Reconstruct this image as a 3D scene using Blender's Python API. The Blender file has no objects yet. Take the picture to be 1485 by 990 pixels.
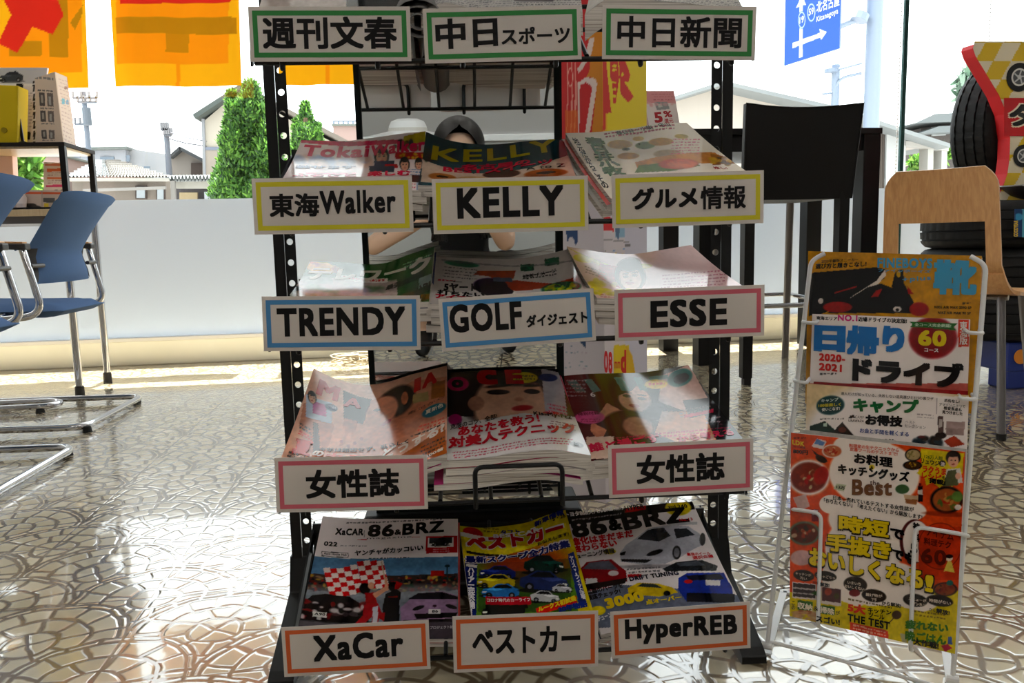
import bpy, bmesh, math, random
import numpy as np
from mathutils import Vector, Matrix
SC = bpy.context.scene
COL = SC.collection
rnd = random.Random(7)
# ------------------------------------------------------------------ camera
W, H, F = 1485, 990, 1155.0
CH = 0.65
_p = math.asin(.1258); _ro = math.asin(.0232); _ph = math.radians(7.3)
_f0 = np.array([math.sin(_ph), math.cos(_ph), 0]); _r0 = np.array([math.cos(_ph), -math.sin(_ph), 0]); _z = np.array([0, 0, 1.])
CF = math.cos(_p)*_f0 - math.sin(_p)*_z; _u0 = math.sin(_p)*_f0 + math.cos(_p)*_z
CR = math.cos(_ro)*_r0 - math.sin(_ro)*_u0; CU = math.sin(_ro)*_r0 + math.cos(_ro)*_u0
CC = np.array([0, 0, CH])
cd = bpy.data.cameras.new('camera'); cam = bpy.data.objects.new('camera', cd); COL.objects.link(cam)
cd.sensor_width = 36; cd.lens = F/W*36; cd.clip_start = .01; cd.clip_end = 500
cam.matrix_world = Matrix(((CR[0], CU[0], -CF[0], 0), (CR[1], CU[1], -CF[1], 0), (CR[2], CU[2], -CF[2], CH), (0, 0, 0, 1)))
SC.camera = cam
# ------------------------------------------------------------------ light
SKY = 3.9; SUN = 64.0; LAMP = 24.0
SC.view_settings.view_transform = 'Standard'; SC.view_settings.look = 'None'
SC.view_settings.exposure = 0.0; SC.view_settings.gamma = 1.0; SC.view_settings.use_curve_mapping = False
SC.cycles.use_denoising = True
SC.cycles.max_bounces = 10; SC.cycles.diffuse_bounces = 5; SC.cycles.transparent_max_bounces = 16
SC.cycles.caustics_reflective = False; SC.cycles.caustics_refractive = False
wd = bpy.data.worlds.new('hazy_sky'); SC.world = wd; wd.use_nodes = True
wd.node_tree.nodes['Background'].inputs[0].default_value = (.93, .97, 1, 1)
wd.node_tree.nodes['Background'].inputs[1].default_value = SKY
sl = bpy.data.lights.new('sun', 'SUN'); sun = bpy.data.objects.new('sun', sl); COL.objects.link(sun)
sl.energy = SUN; sl.angle = .009; sl.color = (1, .97, .93)
_e = math.radians(78)
sun.rotation_euler = Vector((-.12*math.cos(_e), -math.cos(_e), -math.sin(_e))).to_track_quat('-Z', 'Y').to_euler()
sun.location = (2, 14, 20)

# ------------------------------------------------------------------ geometry helpers
def ray(x, y): return CF + (x-W/2)/F*CR - (y-H/2)/F*CU
def atY(x, y, Y): d = ray(x, y); return CC + d*(Y/d[1])
def atX(x, y, X): d = ray(x, y); return CC + d*(X/d[0])
def atZ(x, y, Z=0.): d = ray(x, y); return CC + d*((Z-CH)/d[2])
_t = math.radians(4.3); RA = np.array([math.cos(_t), -math.sin(_t), 0]); RB = np.array([math.sin(_t), math.cos(_t), 0]); RO = np.array([.14, 1.08, 0])
def RP(x, y, d): R = ray(x, y); return CC + R*(((RO+RB*d-CC) @ RB)/(R @ RB))
def RL(s, d, z): return RO + RA*s + RB*d + np.array([0, 0, z])      # rack coordinates
SLo = np.array([.529, 1.11, 0]); SW = np.array([.847, -.531, 0]); SW /= np.linalg.norm(SW); SN = np.array([-SW[1], SW[0], 0])
COT = .2
def SP(x, y, q): N = SN-COT*_z; R = ray(x, y); return CC + R*((q+SN @ SLo - N @ CC)/(N @ R))
def lin(c):
    a = np.asarray(c, float)/255.
    return np.where(a <= .04045, a/12.92, ((a+.055)/1.055)**2.4)
def lc(c): return tuple(float(v) for v in lin(c))

class MB:
    def __init__(s): s.v = []; s.f = []; s.m = []; s.c = []; s.n = 0
    def add(s, vs, fs, m=0, c=(200, 200, 200)):
        vs = [tuple(float(q) for q in p) for p in vs]
        b = s.n; s.v += vs; s.n += len(vs)
        s.f += [tuple(b+i for i in f) for f in fs]; s.m += [m]*len(fs)
        if len(np.shape(c)) == 1: s.c += [lc(c)]*len(vs)
        else: s.c += [tuple(x) for x in lin(c)]
        return s
    def hexa(s, P, m=0, c=(200, 200, 200)):     # 8 points: bottom ring 0-3, top ring 4-7
        return s.add(P, [(3, 2, 1, 0), (4, 5, 6, 7), (0, 1, 5, 4), (1, 2, 6, 5), (2, 3, 7, 6), (3, 0, 4, 7)], m, c)
    def box(s, x0, x1, y0, y1, z0, z1, m=0, c=(200, 200, 200)):
        return s.hexa([(x0, y0, z0), (x1, y0, z0), (x1, y1, z0), (x0, y1, z0), (x0, y0, z1), (x1, y0, z1), (x1, y1, z1), (x0, y1, z1)], m, c)
    def obox(s, o, a, b, cc, m=0, c=(200, 200, 200)):   # origin corner and three edge vectors
        o, a, b, cc = map(np.array, (o, a, b, cc))
        return s.hexa([o, o+a, o+a+b, o+b, o+cc, o+a+cc, o+a+b+cc, o+b+cc], m, c)
    def tube(s, pts, r, n=10, closed=False, m=0, c=(200, 200, 200), cap=True):
        P = [Vector(p) for p in pts]; k = len(P)
        rs = r if hasattr(r, '__len__') else [r]*k
        T = []
        for i in range(k):
            if closed: t = P[(i+1) % k]-P[i-1]
            else: t = P[min(i+1, k-1)]-P[max(i-1, 0)]
            T.append(t.normalized())
        up = Vector((0, 0, 1)) if abs(T[0].z) < .9 else Vector((1, 0, 0))
        nrm = (up-T[0]*up.dot(T[0])).normalized(); vs = []
        for i in range(k):
            if i: nrm = (nrm-T[i]*nrm.dot(T[i])); nrm = nrm.normalized() if nrm.length > 1e-6 else Vector((1, 0, 0))
            bi = T[i].cross(nrm)
            for j in range(n):
                a = 2*math.pi*j/n; vs.append(P[i]+(nrm*math.cos(a)+bi*math.sin(a))*rs[i])
        fs = []
        for i in range(k if closed else k-1):
            i2 = (i+1) % k
            for j in range(n): fs.append((i*n+j, i*n+(j+1) % n, i2*n+(j+1) % n, i2*n+j))
        if not closed and cap: fs += [tuple(range(n))[::-1], tuple((k-1)*n+j for j in range(n))]
        return s.add(vs, fs, m, c)
    def prism(s, poly, ext, m=0, c=(200, 200, 200), mside=None):
        P = [np.array(p, float) for p in poly]; e = np.array(ext, float); k = len(P)
        s.add(P+[p+e for p in P], [tuple(range(k))[::-1], tuple(range(k, 2*k))], m, c)
        s.add(P+[p+e for p in P], [(i, (i+1) % k, k+(i+1) % k, k+i) for i in range(k)], m if mside is None else mside, c)
        return s
    def lathe(s, prof, o, ax=(0, 0, 1), n=32, m=0, c=(200, 200, 200), closed=False):
        ax = Vector(ax).normalized(); q = Vector((0, 0, 1)).rotation_difference(ax).to_matrix(); o = Vector(o); k = len(prof)
        vs = [o+q @ Vector((r*math.cos(2*math.pi*j/n), r*math.sin(2*math.pi*j/n), z)) for r, z in prof for j in range(n)]
        fs = []
        for i in range(k if closed else k-1):
            i2 = (i+1) % k
            for j in range(n): fs.append((i*n+j, i*n+(j+1) % n, i2*n+(j+1) % n, i2*n+j))
        if not closed:
            if prof[0][0] > 1e-5: fs.append(tuple(range(n))[::-1])
            if prof[-1][0] > 1e-5: fs.append(tuple((k-1)*n+j for j in range(n)))
        return s.add(vs, fs, m, c)
    def grid(s, G, m=0, c=(200, 200, 200), flip=False):      # G[i][j] points
        G = np.asarray(G); a, b = G.shape[:2]; fs = []
        for i in range(a-1):
            for j in range(b-1):
                q = (i*b+j, i*b+j+1, (i+1)*b+j+1, (i+1)*b+j); fs.append(q[::-1] if flip else q)
        return s.add(G.reshape(-1, 3), fs, m, c)
    def build(s, name, mats, parent=None, smooth=False, bevel=0, loc=None, weld=False):
        me = bpy.data.meshes.new(name)
        L = np.array(parent['_loc'] if parent is not None else (loc if loc is not None else (0, 0, 0)), float)
        me.from_pydata((np.array(s.v)-L).tolist(), [], s.f)
        for mt in (mats if isinstance(mats, (list, tuple)) else [mats]): me.materials.append(mt)
        me.polygons.foreach_set('material_index', s.m)
        at = me.color_attributes.new('Col', 'FLOAT_COLOR', 'POINT')
        at.data.foreach_set('color', np.hstack([np.array(s.c), np.ones((s.n, 1))]).astype(np.float32).ravel())
        if smooth: me.polygons.foreach_set('use_smooth', [True]*len(me.polygons))
        me.validate(); me.update()
        o = bpy.data.objects.new(name, me); COL.objects.link(o)
        if parent is not None: o.parent = parent
        else: o.location = L; o['_loc'] = tuple(float(q) for q in L)
        if bevel:
            b = o.modifiers.new('bevel', 'BEVEL'); b.width = bevel; b.segments = 2; b.limit_method = 'ANGLE'; b.angle_limit = .6
        if smooth == 'auto':
            e = o.modifiers.new('split', 'EDGE_SPLIT'); e.split_angle = .7
        return o

def tag(o, label, cat, group=None, kind=None):
    o['label'] = label; o['category'] = cat
    if group: o['group'] = group
    if kind: o['kind'] = kind
    return o
def thing(name, loc, label, cat, group=None):
    o = bpy.data.objects.new(name, None); COL.objects.link(o); o.empty_display_size = .05
    L = tuple(float(q) for q in loc); o.location = L; o['_loc'] = L
    return tag(o, label, cat, group)
def struct(o): o['kind'] = 'structure'; return o
def sub(o):      # let a part carry sub-parts given in world coordinates
    o['_loc'] = tuple(o.parent['_loc']); return o
def arc(pts, r=.03, n=5):          # round the corners of a polyline
    P = [Vector(p) for p in pts]; out = [P[0]]
    for i in range(1, len(P)-1):
        a = P[i-1]-P[i]; b = P[i+1]-P[i]; d = min(r, a.length*.49, b.length*.49); a = P[i]+a.normalized()*d; b = P[i]+b.normalized()*d
        for k in range(n+1):
            t = k/n; out.append(a*(1-t)**2+P[i]*2*t*(1-t)+b*t*t)
    out.append(P[-1]); return out

# ------------------------------------------------------------------ materials
def nt(name):
    m = bpy.data.materials.new(name); m.use_nodes = True; t = m.node_tree
    return m, t, t.nodes['Principled BSDF']
def mat(name, c, rough=.5, metal=0, spec=.5, bump=0, scale=200, coat=0, var=0):
    m, t, b = nt(name)
    b.inputs['Base Color'].default_value = lc(c)+(1,); b.inputs['Roughness'].default_value = rough
    b.inputs['Metallic'].default_value = metal; b.inputs['Specular IOR Level'].default_value = spec
    b.inputs['Coat Weight'].default_value = coat; b.inputs['Coat Roughness'].default_value = .05
    if bump or var:
        tc = t.nodes.new('ShaderNodeTexCoord'); n = t.nodes.new('ShaderNodeTexNoise'); n.inputs['Scale'].default_value = scale; n.inputs['Detail'].default_value = 4
        t.links.new(tc.outputs['Object'], n.inputs['Vector'])
        if bump:
            bp = t.nodes.new('ShaderNodeBump'); bp.inputs['Strength'].default_value = bump; bp.inputs['Distance'].default_value = .002
            t.links.new(n.outputs['Fac'], bp.inputs['Height']); t.links.new(bp.outputs['Normal'], b.inputs['Normal'])
        if var:
            r = t.nodes.new('ShaderNodeMixRGB'); r.blend_type = 'MULTIPLY'; r.inputs['Fac'].default_value = var
            r.inputs['Color1'].default_value = lc(c)+(1,); t.links.new(n.outputs['Fac'], r.inputs['Color2']); t.links.new(r.outputs[0], b.inputs['Base Color'])
    return m
def attr_mat(name, rough=.3, spec=.5, translucent=0, coat=0):
    m, t, b = nt(name)
    a = t.nodes.new('ShaderNodeAttribute'); a.attribute_name = 'Col'
    t.links.new(a.outputs['Color'], b.inputs['Base Color']); b.inputs['Roughness'].default_value = rough
    b.inputs['Specular IOR Level'].default_value = spec; b.inputs['Coat Weight'].default_value = coat; b.inputs['Coat Roughness'].default_value = .03
    if translucent:
        tr = t.nodes.new('ShaderNodeBsdfTranslucent'); t.links.new(a.outputs['Color'], tr.inputs['Color'])
        mx = t.nodes.new('ShaderNodeMixShader'); mx.inputs[0].default_value = translucent
        t.links.new(b.outputs[0], mx.inputs[1]); t.links.new(tr.outputs[0], mx.inputs[2]); t.links.new(mx.outputs[0], t.nodes['Material Output'].inputs[0])
    return m
M = {}
M['black'] = mat('black_steel', (6, 6, 7), .4, 0, .35)
M['blackmat'] = mat('black_board', (8, 8, 8), .6, 0, .3)
M['chrome'] = mat('chrome', (205, 205, 208), .12, 1)
M['steel'] = mat('grey_steel_tube', (120, 116, 116), .3, .8)
M['white'] = mat('white_wire', (225, 225, 225), .35)
M['paint'] = mat('white_paint', (178, 177, 176), .7, var=.06, scale=3)
M['ceil'] = mat('ceiling_paint', (150, 150, 150), .8, var=.05, scale=2)
M['cream'] = mat('cream_sill', (248, 248, 236), .45, var=.06, scale=9)
M['print'] = attr_mat('glossy_print', .09, .5, 0, .05)
M['matte'] = attr_mat('matte_print', .55, .3)
M['out'] = attr_mat('painted_surface', .75, .3)
M['cloth'] = attr_mat('banner_cloth', .8, .1, .10)
M['leaf'] = attr_mat('foliage', .6, .2, .35)
M['ink'] = mat('black_ink', (14, 12, 14), .6, 0, .2)
M['dark'] = mat('dark_void', (10, 10, 12), .8)
M['rubber'] = mat('black_rubber', (14, 14, 15), .65, 0, .35, bump=.25, scale=300)
M['blue'] = mat('blue_fabric', (84, 112, 154), .9, 0, .1, bump=.3, scale=700, var=.25)
M['dgrey'] = mat('dark_plastic', (48, 44, 42), .5)
M['leather'] = mat('black_leather', (9, 9, 9), .6, 0, .3, bump=.15, scale=400)
M['bluep'] = mat('blue_plastic', (28, 52, 138), .35)
M['skin'] = mat('skin', (205, 165, 140), .55, 0, .3)
M['hair'] = mat('dark_hair', (24, 17, 14), .45, bump=.4, scale=150)
M['top'] = mat('black_cotton', (18, 18, 20), .9)
M['asphalt'] = mat('pale_asphalt', (150, 150, 150), .9, var=.3, scale=5)
M['gal'] = mat('galvanised_pole', (112, 124, 140), .5, .1)
M['plasticw'] = mat('white_plastic', (225, 225, 225), .3)
def wood(name, c1, c2):
    m, t, b = nt(name); tc = t.nodes.new('ShaderNodeTexCoord'); mp = t.nodes.new('ShaderNodeMapping'); mp.inputs['Scale'].default_value = (22, 22, 1.4)
    n = t.nodes.new('ShaderNodeTexNoise'); n.inputs['Scale'].default_value = 6; n.inputs['Detail'].default_value = 6; n.inputs['Distortion'].default_value = .6
    r = t.nodes.new('ShaderNodeValToRGB'); r.color_ramp.elements[0].position = .3; r.color_ramp.elements[0].color = lc(c1)+(1,); r.color_ramp.elements[1].position = .7; r.color_ramp.elements[1].color = lc(c2)+(1,)
    t.links.new(tc.outputs['Object'], mp.inputs[0]); t.links.new(mp.outputs[0], n.inputs['Vector']); t.links.new(n.outputs['Fac'], r.inputs[0]); t.links.new(r.outputs[0], b.inputs['Base Color'])
    b.inputs['Roughness'].default_value = .35; return m
M['wood'] = wood('beech_plywood', (196, 142, 90), (216, 166, 112))
M['woodtop'] = wood('pale_table_top', (205, 180, 140), (220, 198, 160))
def paper_mat():
    m, t, b = nt('laminated_paper'); b.inputs['Base Color'].default_value = lc((226, 219, 214))+(1,); b.inputs['Roughness'].default_value = .3
    tr = t.nodes.new('ShaderNodeBsdfTranslucent'); tr.inputs['Color'].default_value = lc((226, 219, 214))+(1,)
    mx = t.nodes.new('ShaderNodeMixShader'); mx.inputs[0].default_value = .3
    t.links.new(b.outputs[0], mx.inputs[1]); t.links.new(tr.outputs[0], mx.inputs[2]); t.links.new(mx.outputs[0], t.nodes['Material Output'].inputs[0]); return m
M['paper'] = paper_mat()
def pages_mat():
    m, t, b = nt('page_edges'); tc = t.nodes.new('ShaderNodeTexCoord'); mp = t.nodes.new('ShaderNodeMapping'); mp.inputs['Scale'].default_value = (3, 3, 900)
    n = t.nodes.new('ShaderNodeTexNoise'); n.inputs['Scale'].default_value = 1; n.inputs['Detail'].default_value = 3
    r = t.nodes.new('ShaderNodeValToRGB'); r.color_ramp.elements[0].position = .32; r.color_ramp.elements[0].color = lc((150, 138, 128))+(1,); r.color_ramp.elements[1].position = .6; r.color_ramp.elements[1].color = lc((222, 216, 208))+(1,)
    t.links.new(tc.outputs['Object'], mp.inputs[0]); t.links.new(mp.outputs[0], n.inputs['Vector']); t.links.new(n.outputs['Fac'], r.inputs[0]); t.links.new(r.outputs[0], b.inputs['Base Color']); b.inputs['Roughness'].default_value = .7
    return m
M['pages'] = pages_mat()
def glass_mat():
    m = bpy.data.materials.new('window_glass'); m.use_nodes = True; t = m.node_tree; t.nodes.clear()
    o = t.nodes.new('ShaderNodeOutputMaterial'); tr = t.nodes.new('ShaderNodeBsdfTransparent'); tr.inputs[0].default_value = (.97, .99, .98, 1)
    g = t.nodes.new('ShaderNodeBsdfGlossy'); g.inputs['Roughness'].default_value = 0
    lw = t.nodes.new('ShaderNodeLayerWeight'); pw = t.nodes.new('ShaderNodeMath'); pw.operation = 'POWER'; pw.inputs[1].default_value = 5; t.links.new(lw.outputs['Facing'], pw.inputs[0])
    f = t.nodes.new('ShaderNodeMath'); f.operation = 'MULTIPLY_ADD'; f.inputs[1].default_value = .7; f.inputs[2].default_value = .02; t.links.new(pw.outputs[0], f.inputs[0]); mx = t.nodes.new('ShaderNodeMixShader')
    t.links.new(f.outputs[0], mx.inputs[0]); t.links.new(tr.outputs[0], mx.inputs[1]); t.links.new(g.outputs[0], mx.inputs[2]); t.links.new(mx.outputs[0], o.inputs[0]); return m
M['glass'] = glass_mat()
def film_mat():
    m, t, b = nt('frosted_film'); b.inputs['Base Color'].default_value = lc((235, 238, 240))+(1,); b.inputs['Roughness'].default_value = .5
    tr = t.nodes.new('ShaderNodeBsdfTranslucent'); tr.inputs['Color'].default_value = (.31, .33, .355, 1)
    mx = t.nodes.new('ShaderNodeMixShader'); mx.inputs[0].default_value = .7
    t.links.new(b.outputs[0], mx.inputs[1]); t.links.new(tr.outputs[0], mx.inputs[2]); t.links.new(mx.outputs[0], t.nodes['Material Output'].inputs[0]); return m
M['film'] = film_mat()
def mirror_mat():
    m, t, b = nt('mirror_glass'); b.inputs['Base Color'].default_value = (.82, .85, .84, 1); b.inputs['Metallic'].default_value = 1; b.inputs['Roughness'].default_value = 0; return m
M['mirror'] = mirror_mat()
def emit(name, c, s):
    m = bpy.data.materials.new(name); m.use_nodes = True; t = m.node_tree; t.nodes.clear(); o = t.nodes.new('ShaderNodeOutputMaterial'); e = t.nodes.new('ShaderNodeEmission')
    e.inputs[0].default_value = c+(1,); e.inputs[1].default_value = s; t.links.new(e.outputs[0], o.inputs[0]); return m
M['lamp'] = emit('lamp_diffuser', (1, .95, .89), LAMP)
M['led'] = emit('led_line', (1, .98, .95), 2.0)
def floor_mat():
    m, t, b = nt('stamped_floor_tile'); NN, LK = t.nodes, t.links
    def mm(op, a, c=None, d=None):
        n = NN.new('ShaderNodeMath'); n.operation = op
        for i, q in enumerate((a, c, d)):
            if q is None: continue
            if isinstance(q, (int, float)): n.inputs[i].default_value = q
            else: LK.new(q, n.inputs[i])
        return n.outputs[0]
    g = NN.new('ShaderNodeNewGeometry')
    nz = NN.new('ShaderNodeTexNoise'); nz.inputs['Scale'].default_value = 11; nz.inputs['Detail'].default_value = 2
    LK.new(g.outputs['Position'], nz.inputs['Vector'])
    s0 = NN.new('ShaderNodeSeparateXYZ'); LK.new(g.outputs['Position'], s0.inputs[0])
    s1 = NN.new('ShaderNodeSeparateXYZ'); LK.new(nz.outputs['Color'], s1.inputs[0])
    R = .15
    X0 = mm('DIVIDE', mm('ADD', s0.outputs[0], 30.5-.0), R); Y0 = mm('DIVIDE', mm('ADD', s0.outputs[1], 30.0), R)
    X = mm('ADD', X0, mm('MULTIPLY', mm('SUBTRACT', s1.outputs[0], .5), .22)); Y = mm('ADD', Y0, mm('MULTIPLY', mm('SUBTRACT', s1.outputs[1], .5), .22))
    def cen(k):
        s = mm('MODULO', k, 2.0)
        c = mm('ADD', mm('MULTIPLY', mm('FLOOR', mm('ADD', mm('MULTIPLY', mm('SUBTRACT', X, s), .5), .5)), 2.0), s)
        dx = mm('SUBTRACT', X, c); dy = mm('SUBTRACT', Y, k)
        return c, dx, dy, mm('SQRT', mm('ADD', mm('MULTIPLY', dx, dx), mm('MULTIPLY', dy, dy)))
    k1 = mm('FLOOR', Y); c1, dx1, dy1, r1 = cen(k1); k2 = mm('ADD', k1, 1.0); c2, dx2, dy2, r2 = cen(k2)
    w = mm('LESS_THAN', r1, 1.0)
    def sel(a, c): return mm('ADD', mm('MULTIPLY', a, w), mm('MULTIPLY', c, mm('SUBTRACT', 1.0, w)))
    r = sel(r1, r2); th = mm('DIVIDE', mm('ARCTAN2', sel(dy1, dy2), sel(dx1, dx2)), 2*math.pi); cid = sel(c1, c2); kid = sel(k1, k2)
    q = mm('MULTIPLY', r, 3.3); ring = mm('FLOOR', q); fr = mm('SUBTRACT', q, ring)
    d1 = mm('DIVIDE', mm('MINIMUM', fr, mm('SUBTRACT', 1.0, fr)), 3.3)
    n = mm('ADD', mm('MULTIPLY', ring, 5.0), 4.0)
    a = mm('ADD', mm('MULTIPLY', mm('ADD', th, .5), n), mm('MULTIPLY', mm('ADD', ring, cid), .37)); seg = mm('FLOOR', a); fa = mm('SUBTRACT', a, seg)
    d2 = mm('MULTIPLY', mm('DIVIDE', mm('MINIMUM', fa, mm('SUBTRACT', 1.0, fa)), n), mm('MULTIPLY', r, 2*math.pi))
    d3 = mm('ABSOLUTE', mm('SUBTRACT', 1.0, r1))
    d = mm('MINIMUM', mm('MINIMUM', d1, d2), d3)
    def joint(v, off):
        f = mm('FRACT', mm('ADD', mm('MULTIPLY', v, .5), off)); return mm('MULTIPLY', mm('MINIMUM', f, mm('SUBTRACT', 1.0, f)), 2.0)
    dj = mm('MINIMUM', joint(X0, 0.0), joint(Y0, 0.0))
    mr = NN.new('ShaderNodeMapRange'); mr.interpolation_type = 'SMOOTHSTEP'; mr.inputs[1].default_value = .018; mr.inputs[2].default_value = .05; LK.new(d, mr.inputs[0])
    mj = NN.new('ShaderNodeMapRange'); mj.interpolation_type = 'SMOOTHSTEP'; mj.inputs[1].default_value = .008; mj.inputs[2].default_value = .028; LK.new(dj, mj.inputs[0])
    hgt = mm('MULTIPLY', mr.outputs[0], mj.outputs[0])
    wn = NN.new('ShaderNodeTexWhiteNoise'); cb = NN.new('ShaderNodeCombineXYZ'); LK.new(mm('ADD', mm('MULTIPLY', ring, 17.0), seg), cb.inputs[0]); LK.new(cid, cb.inputs[1]); LK.new(kid, cb.inputs[2]); LK.new(cb.outputs[0], wn.inputs['Vector'])
    cr = NN.new('ShaderNodeValToRGB'); cr.color_ramp.elements[0].color = lc((190, 176, 146))+(1,); cr.color_ramp.elements[1].color = lc((212, 200, 172))+(1,); LK.new(wn.outputs['Value'], cr.inputs[0])
    mx = NN.new('ShaderNodeMixRGB'); mx.inputs['Color1'].default_value = lc((122, 104, 80))+(1,); LK.new(hgt, mx.inputs['Fac']); LK.new(cr.outputs[0], mx.inputs['Color2']); LK.new(mx.outputs[0], b.inputs['Base Color'])
    n2 = NN.new('ShaderNodeTexNoise'); n2.inputs['Scale'].default_value = 26; n2.inputs['Detail'].default_value = 1; LK.new(g.outputs['Position'], n2.inputs['Vector'])
    bp = NN.new('ShaderNodeBump'); bp.inputs['Strength'].default_value = .3; bp.inputs['Distance'].default_value = .0022
    LK.new(mm('ADD', hgt, mm('MULTIPLY', n2.outputs['Fac'], .5)), bp.inputs['Height']); LK.new(bp.outputs[0], b.inputs['Normal'])
    b.inputs['Roughness'].default_value = .2; b.inputs['Specular IOR Level'].default_value = .5
    b.inputs['Coat Weight'].default_value = 1; b.inputs['Coat IOR'].default_value = 1.9; b.inputs['Coat Roughness'].default_value = .05
    bc = NN.new('ShaderNodeBump'); bc.inputs['Strength'].default_value = .16; bc.inputs['Distance'].default_value = .002; LK.new(bp.inputs['Height'].links[0].from_socket, bc.inputs['Height']); LK.new(bc.outputs[0], b.inputs['Coat Normal'])
    return m
M['floor'] = floor_mat()

# ------------------------------------------------------------------ lettering and painted print
_tc = {}
def glyphs(s, vert=False):
    key = (s, vert)
    if key in _tc: return _tc[key]
    cu = bpy.data.curves.new('lettering', 'FONT'); cu.body = '\n'.join(s) if vert else s; cu.resolution_u = 3
    if s.isascii(): cu.space_character = 1.1
    if vert: cu.align_x = 'CENTER'; cu.space_line = .82
    o = bpy.data.objects.new('lettering', cu); COL.objects.link(o)
    me = bpy.data.meshes.new_from_object(o); bpy.data.objects.remove(o); bpy.data.curves.remove(cu)
    bm = bmesh.new(); bm.from_mesh(me); bpy.data.meshes.remove(me)
    V = np.array([v.co[:2] for v in bm.verts]); bm.verts.index_update()
    Fc = [tuple(v.index for v in f.verts) for f in bm.faces]; bm.free()
    if len(V) == 0: V = np.zeros((1, 2))
    _tc[key] = (V, Fc); return _tc[key]
def refine(V, Fc, size):
    # split long triangles so that they can follow a curved sheet; V in metres
    bm = bmesh.new(); vs = [bm.verts.new((p[0], p[1], 0)) for p in V]
    for f in Fc:
        try: bm.faces.new([vs[i] for i in f])
        except ValueError: pass
    lo, hi = V.min(0), V.max(0)
    for ax in (0, 1):
        k = int((hi[ax]-lo[ax])/size)
        for i in range(1, k+1):
            co = [0, 0, 0]; co[ax] = lo[ax]+(hi[ax]-lo[ax])*i/(k+1); no = [0, 0, 0]; no[ax] = 1
            bmesh.ops.bisect_plane(bm, geom=bm.verts[:]+bm.edges[:]+bm.faces[:], plane_co=co, plane_no=no)
    bm.verts.index_update(); V2 = np.array([v.co[:2] for v in bm.verts]); F2 = [tuple(v.index for v in f.verts) for f in bm.faces]; bm.free()
    return V2, F2
def homog(src, dst=((0, 0), (1, 0), (1, 1), (0, 1))):
    A = []
    for (x, y), (u, v) in zip(src, dst):
        A.append([x, y, 1, 0, 0, 0, -u*x, -u*y, -u]); A.append([0, 0, 0, x, y, 1, -v*x, -v*y, -v])
    h = np.linalg.svd(np.array(A, float))[2][-1].reshape(3, 3)
    def f(x, y): q = h @ np.array([x, y, 1.]); return q[:2]/q[2]
    return f
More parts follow.
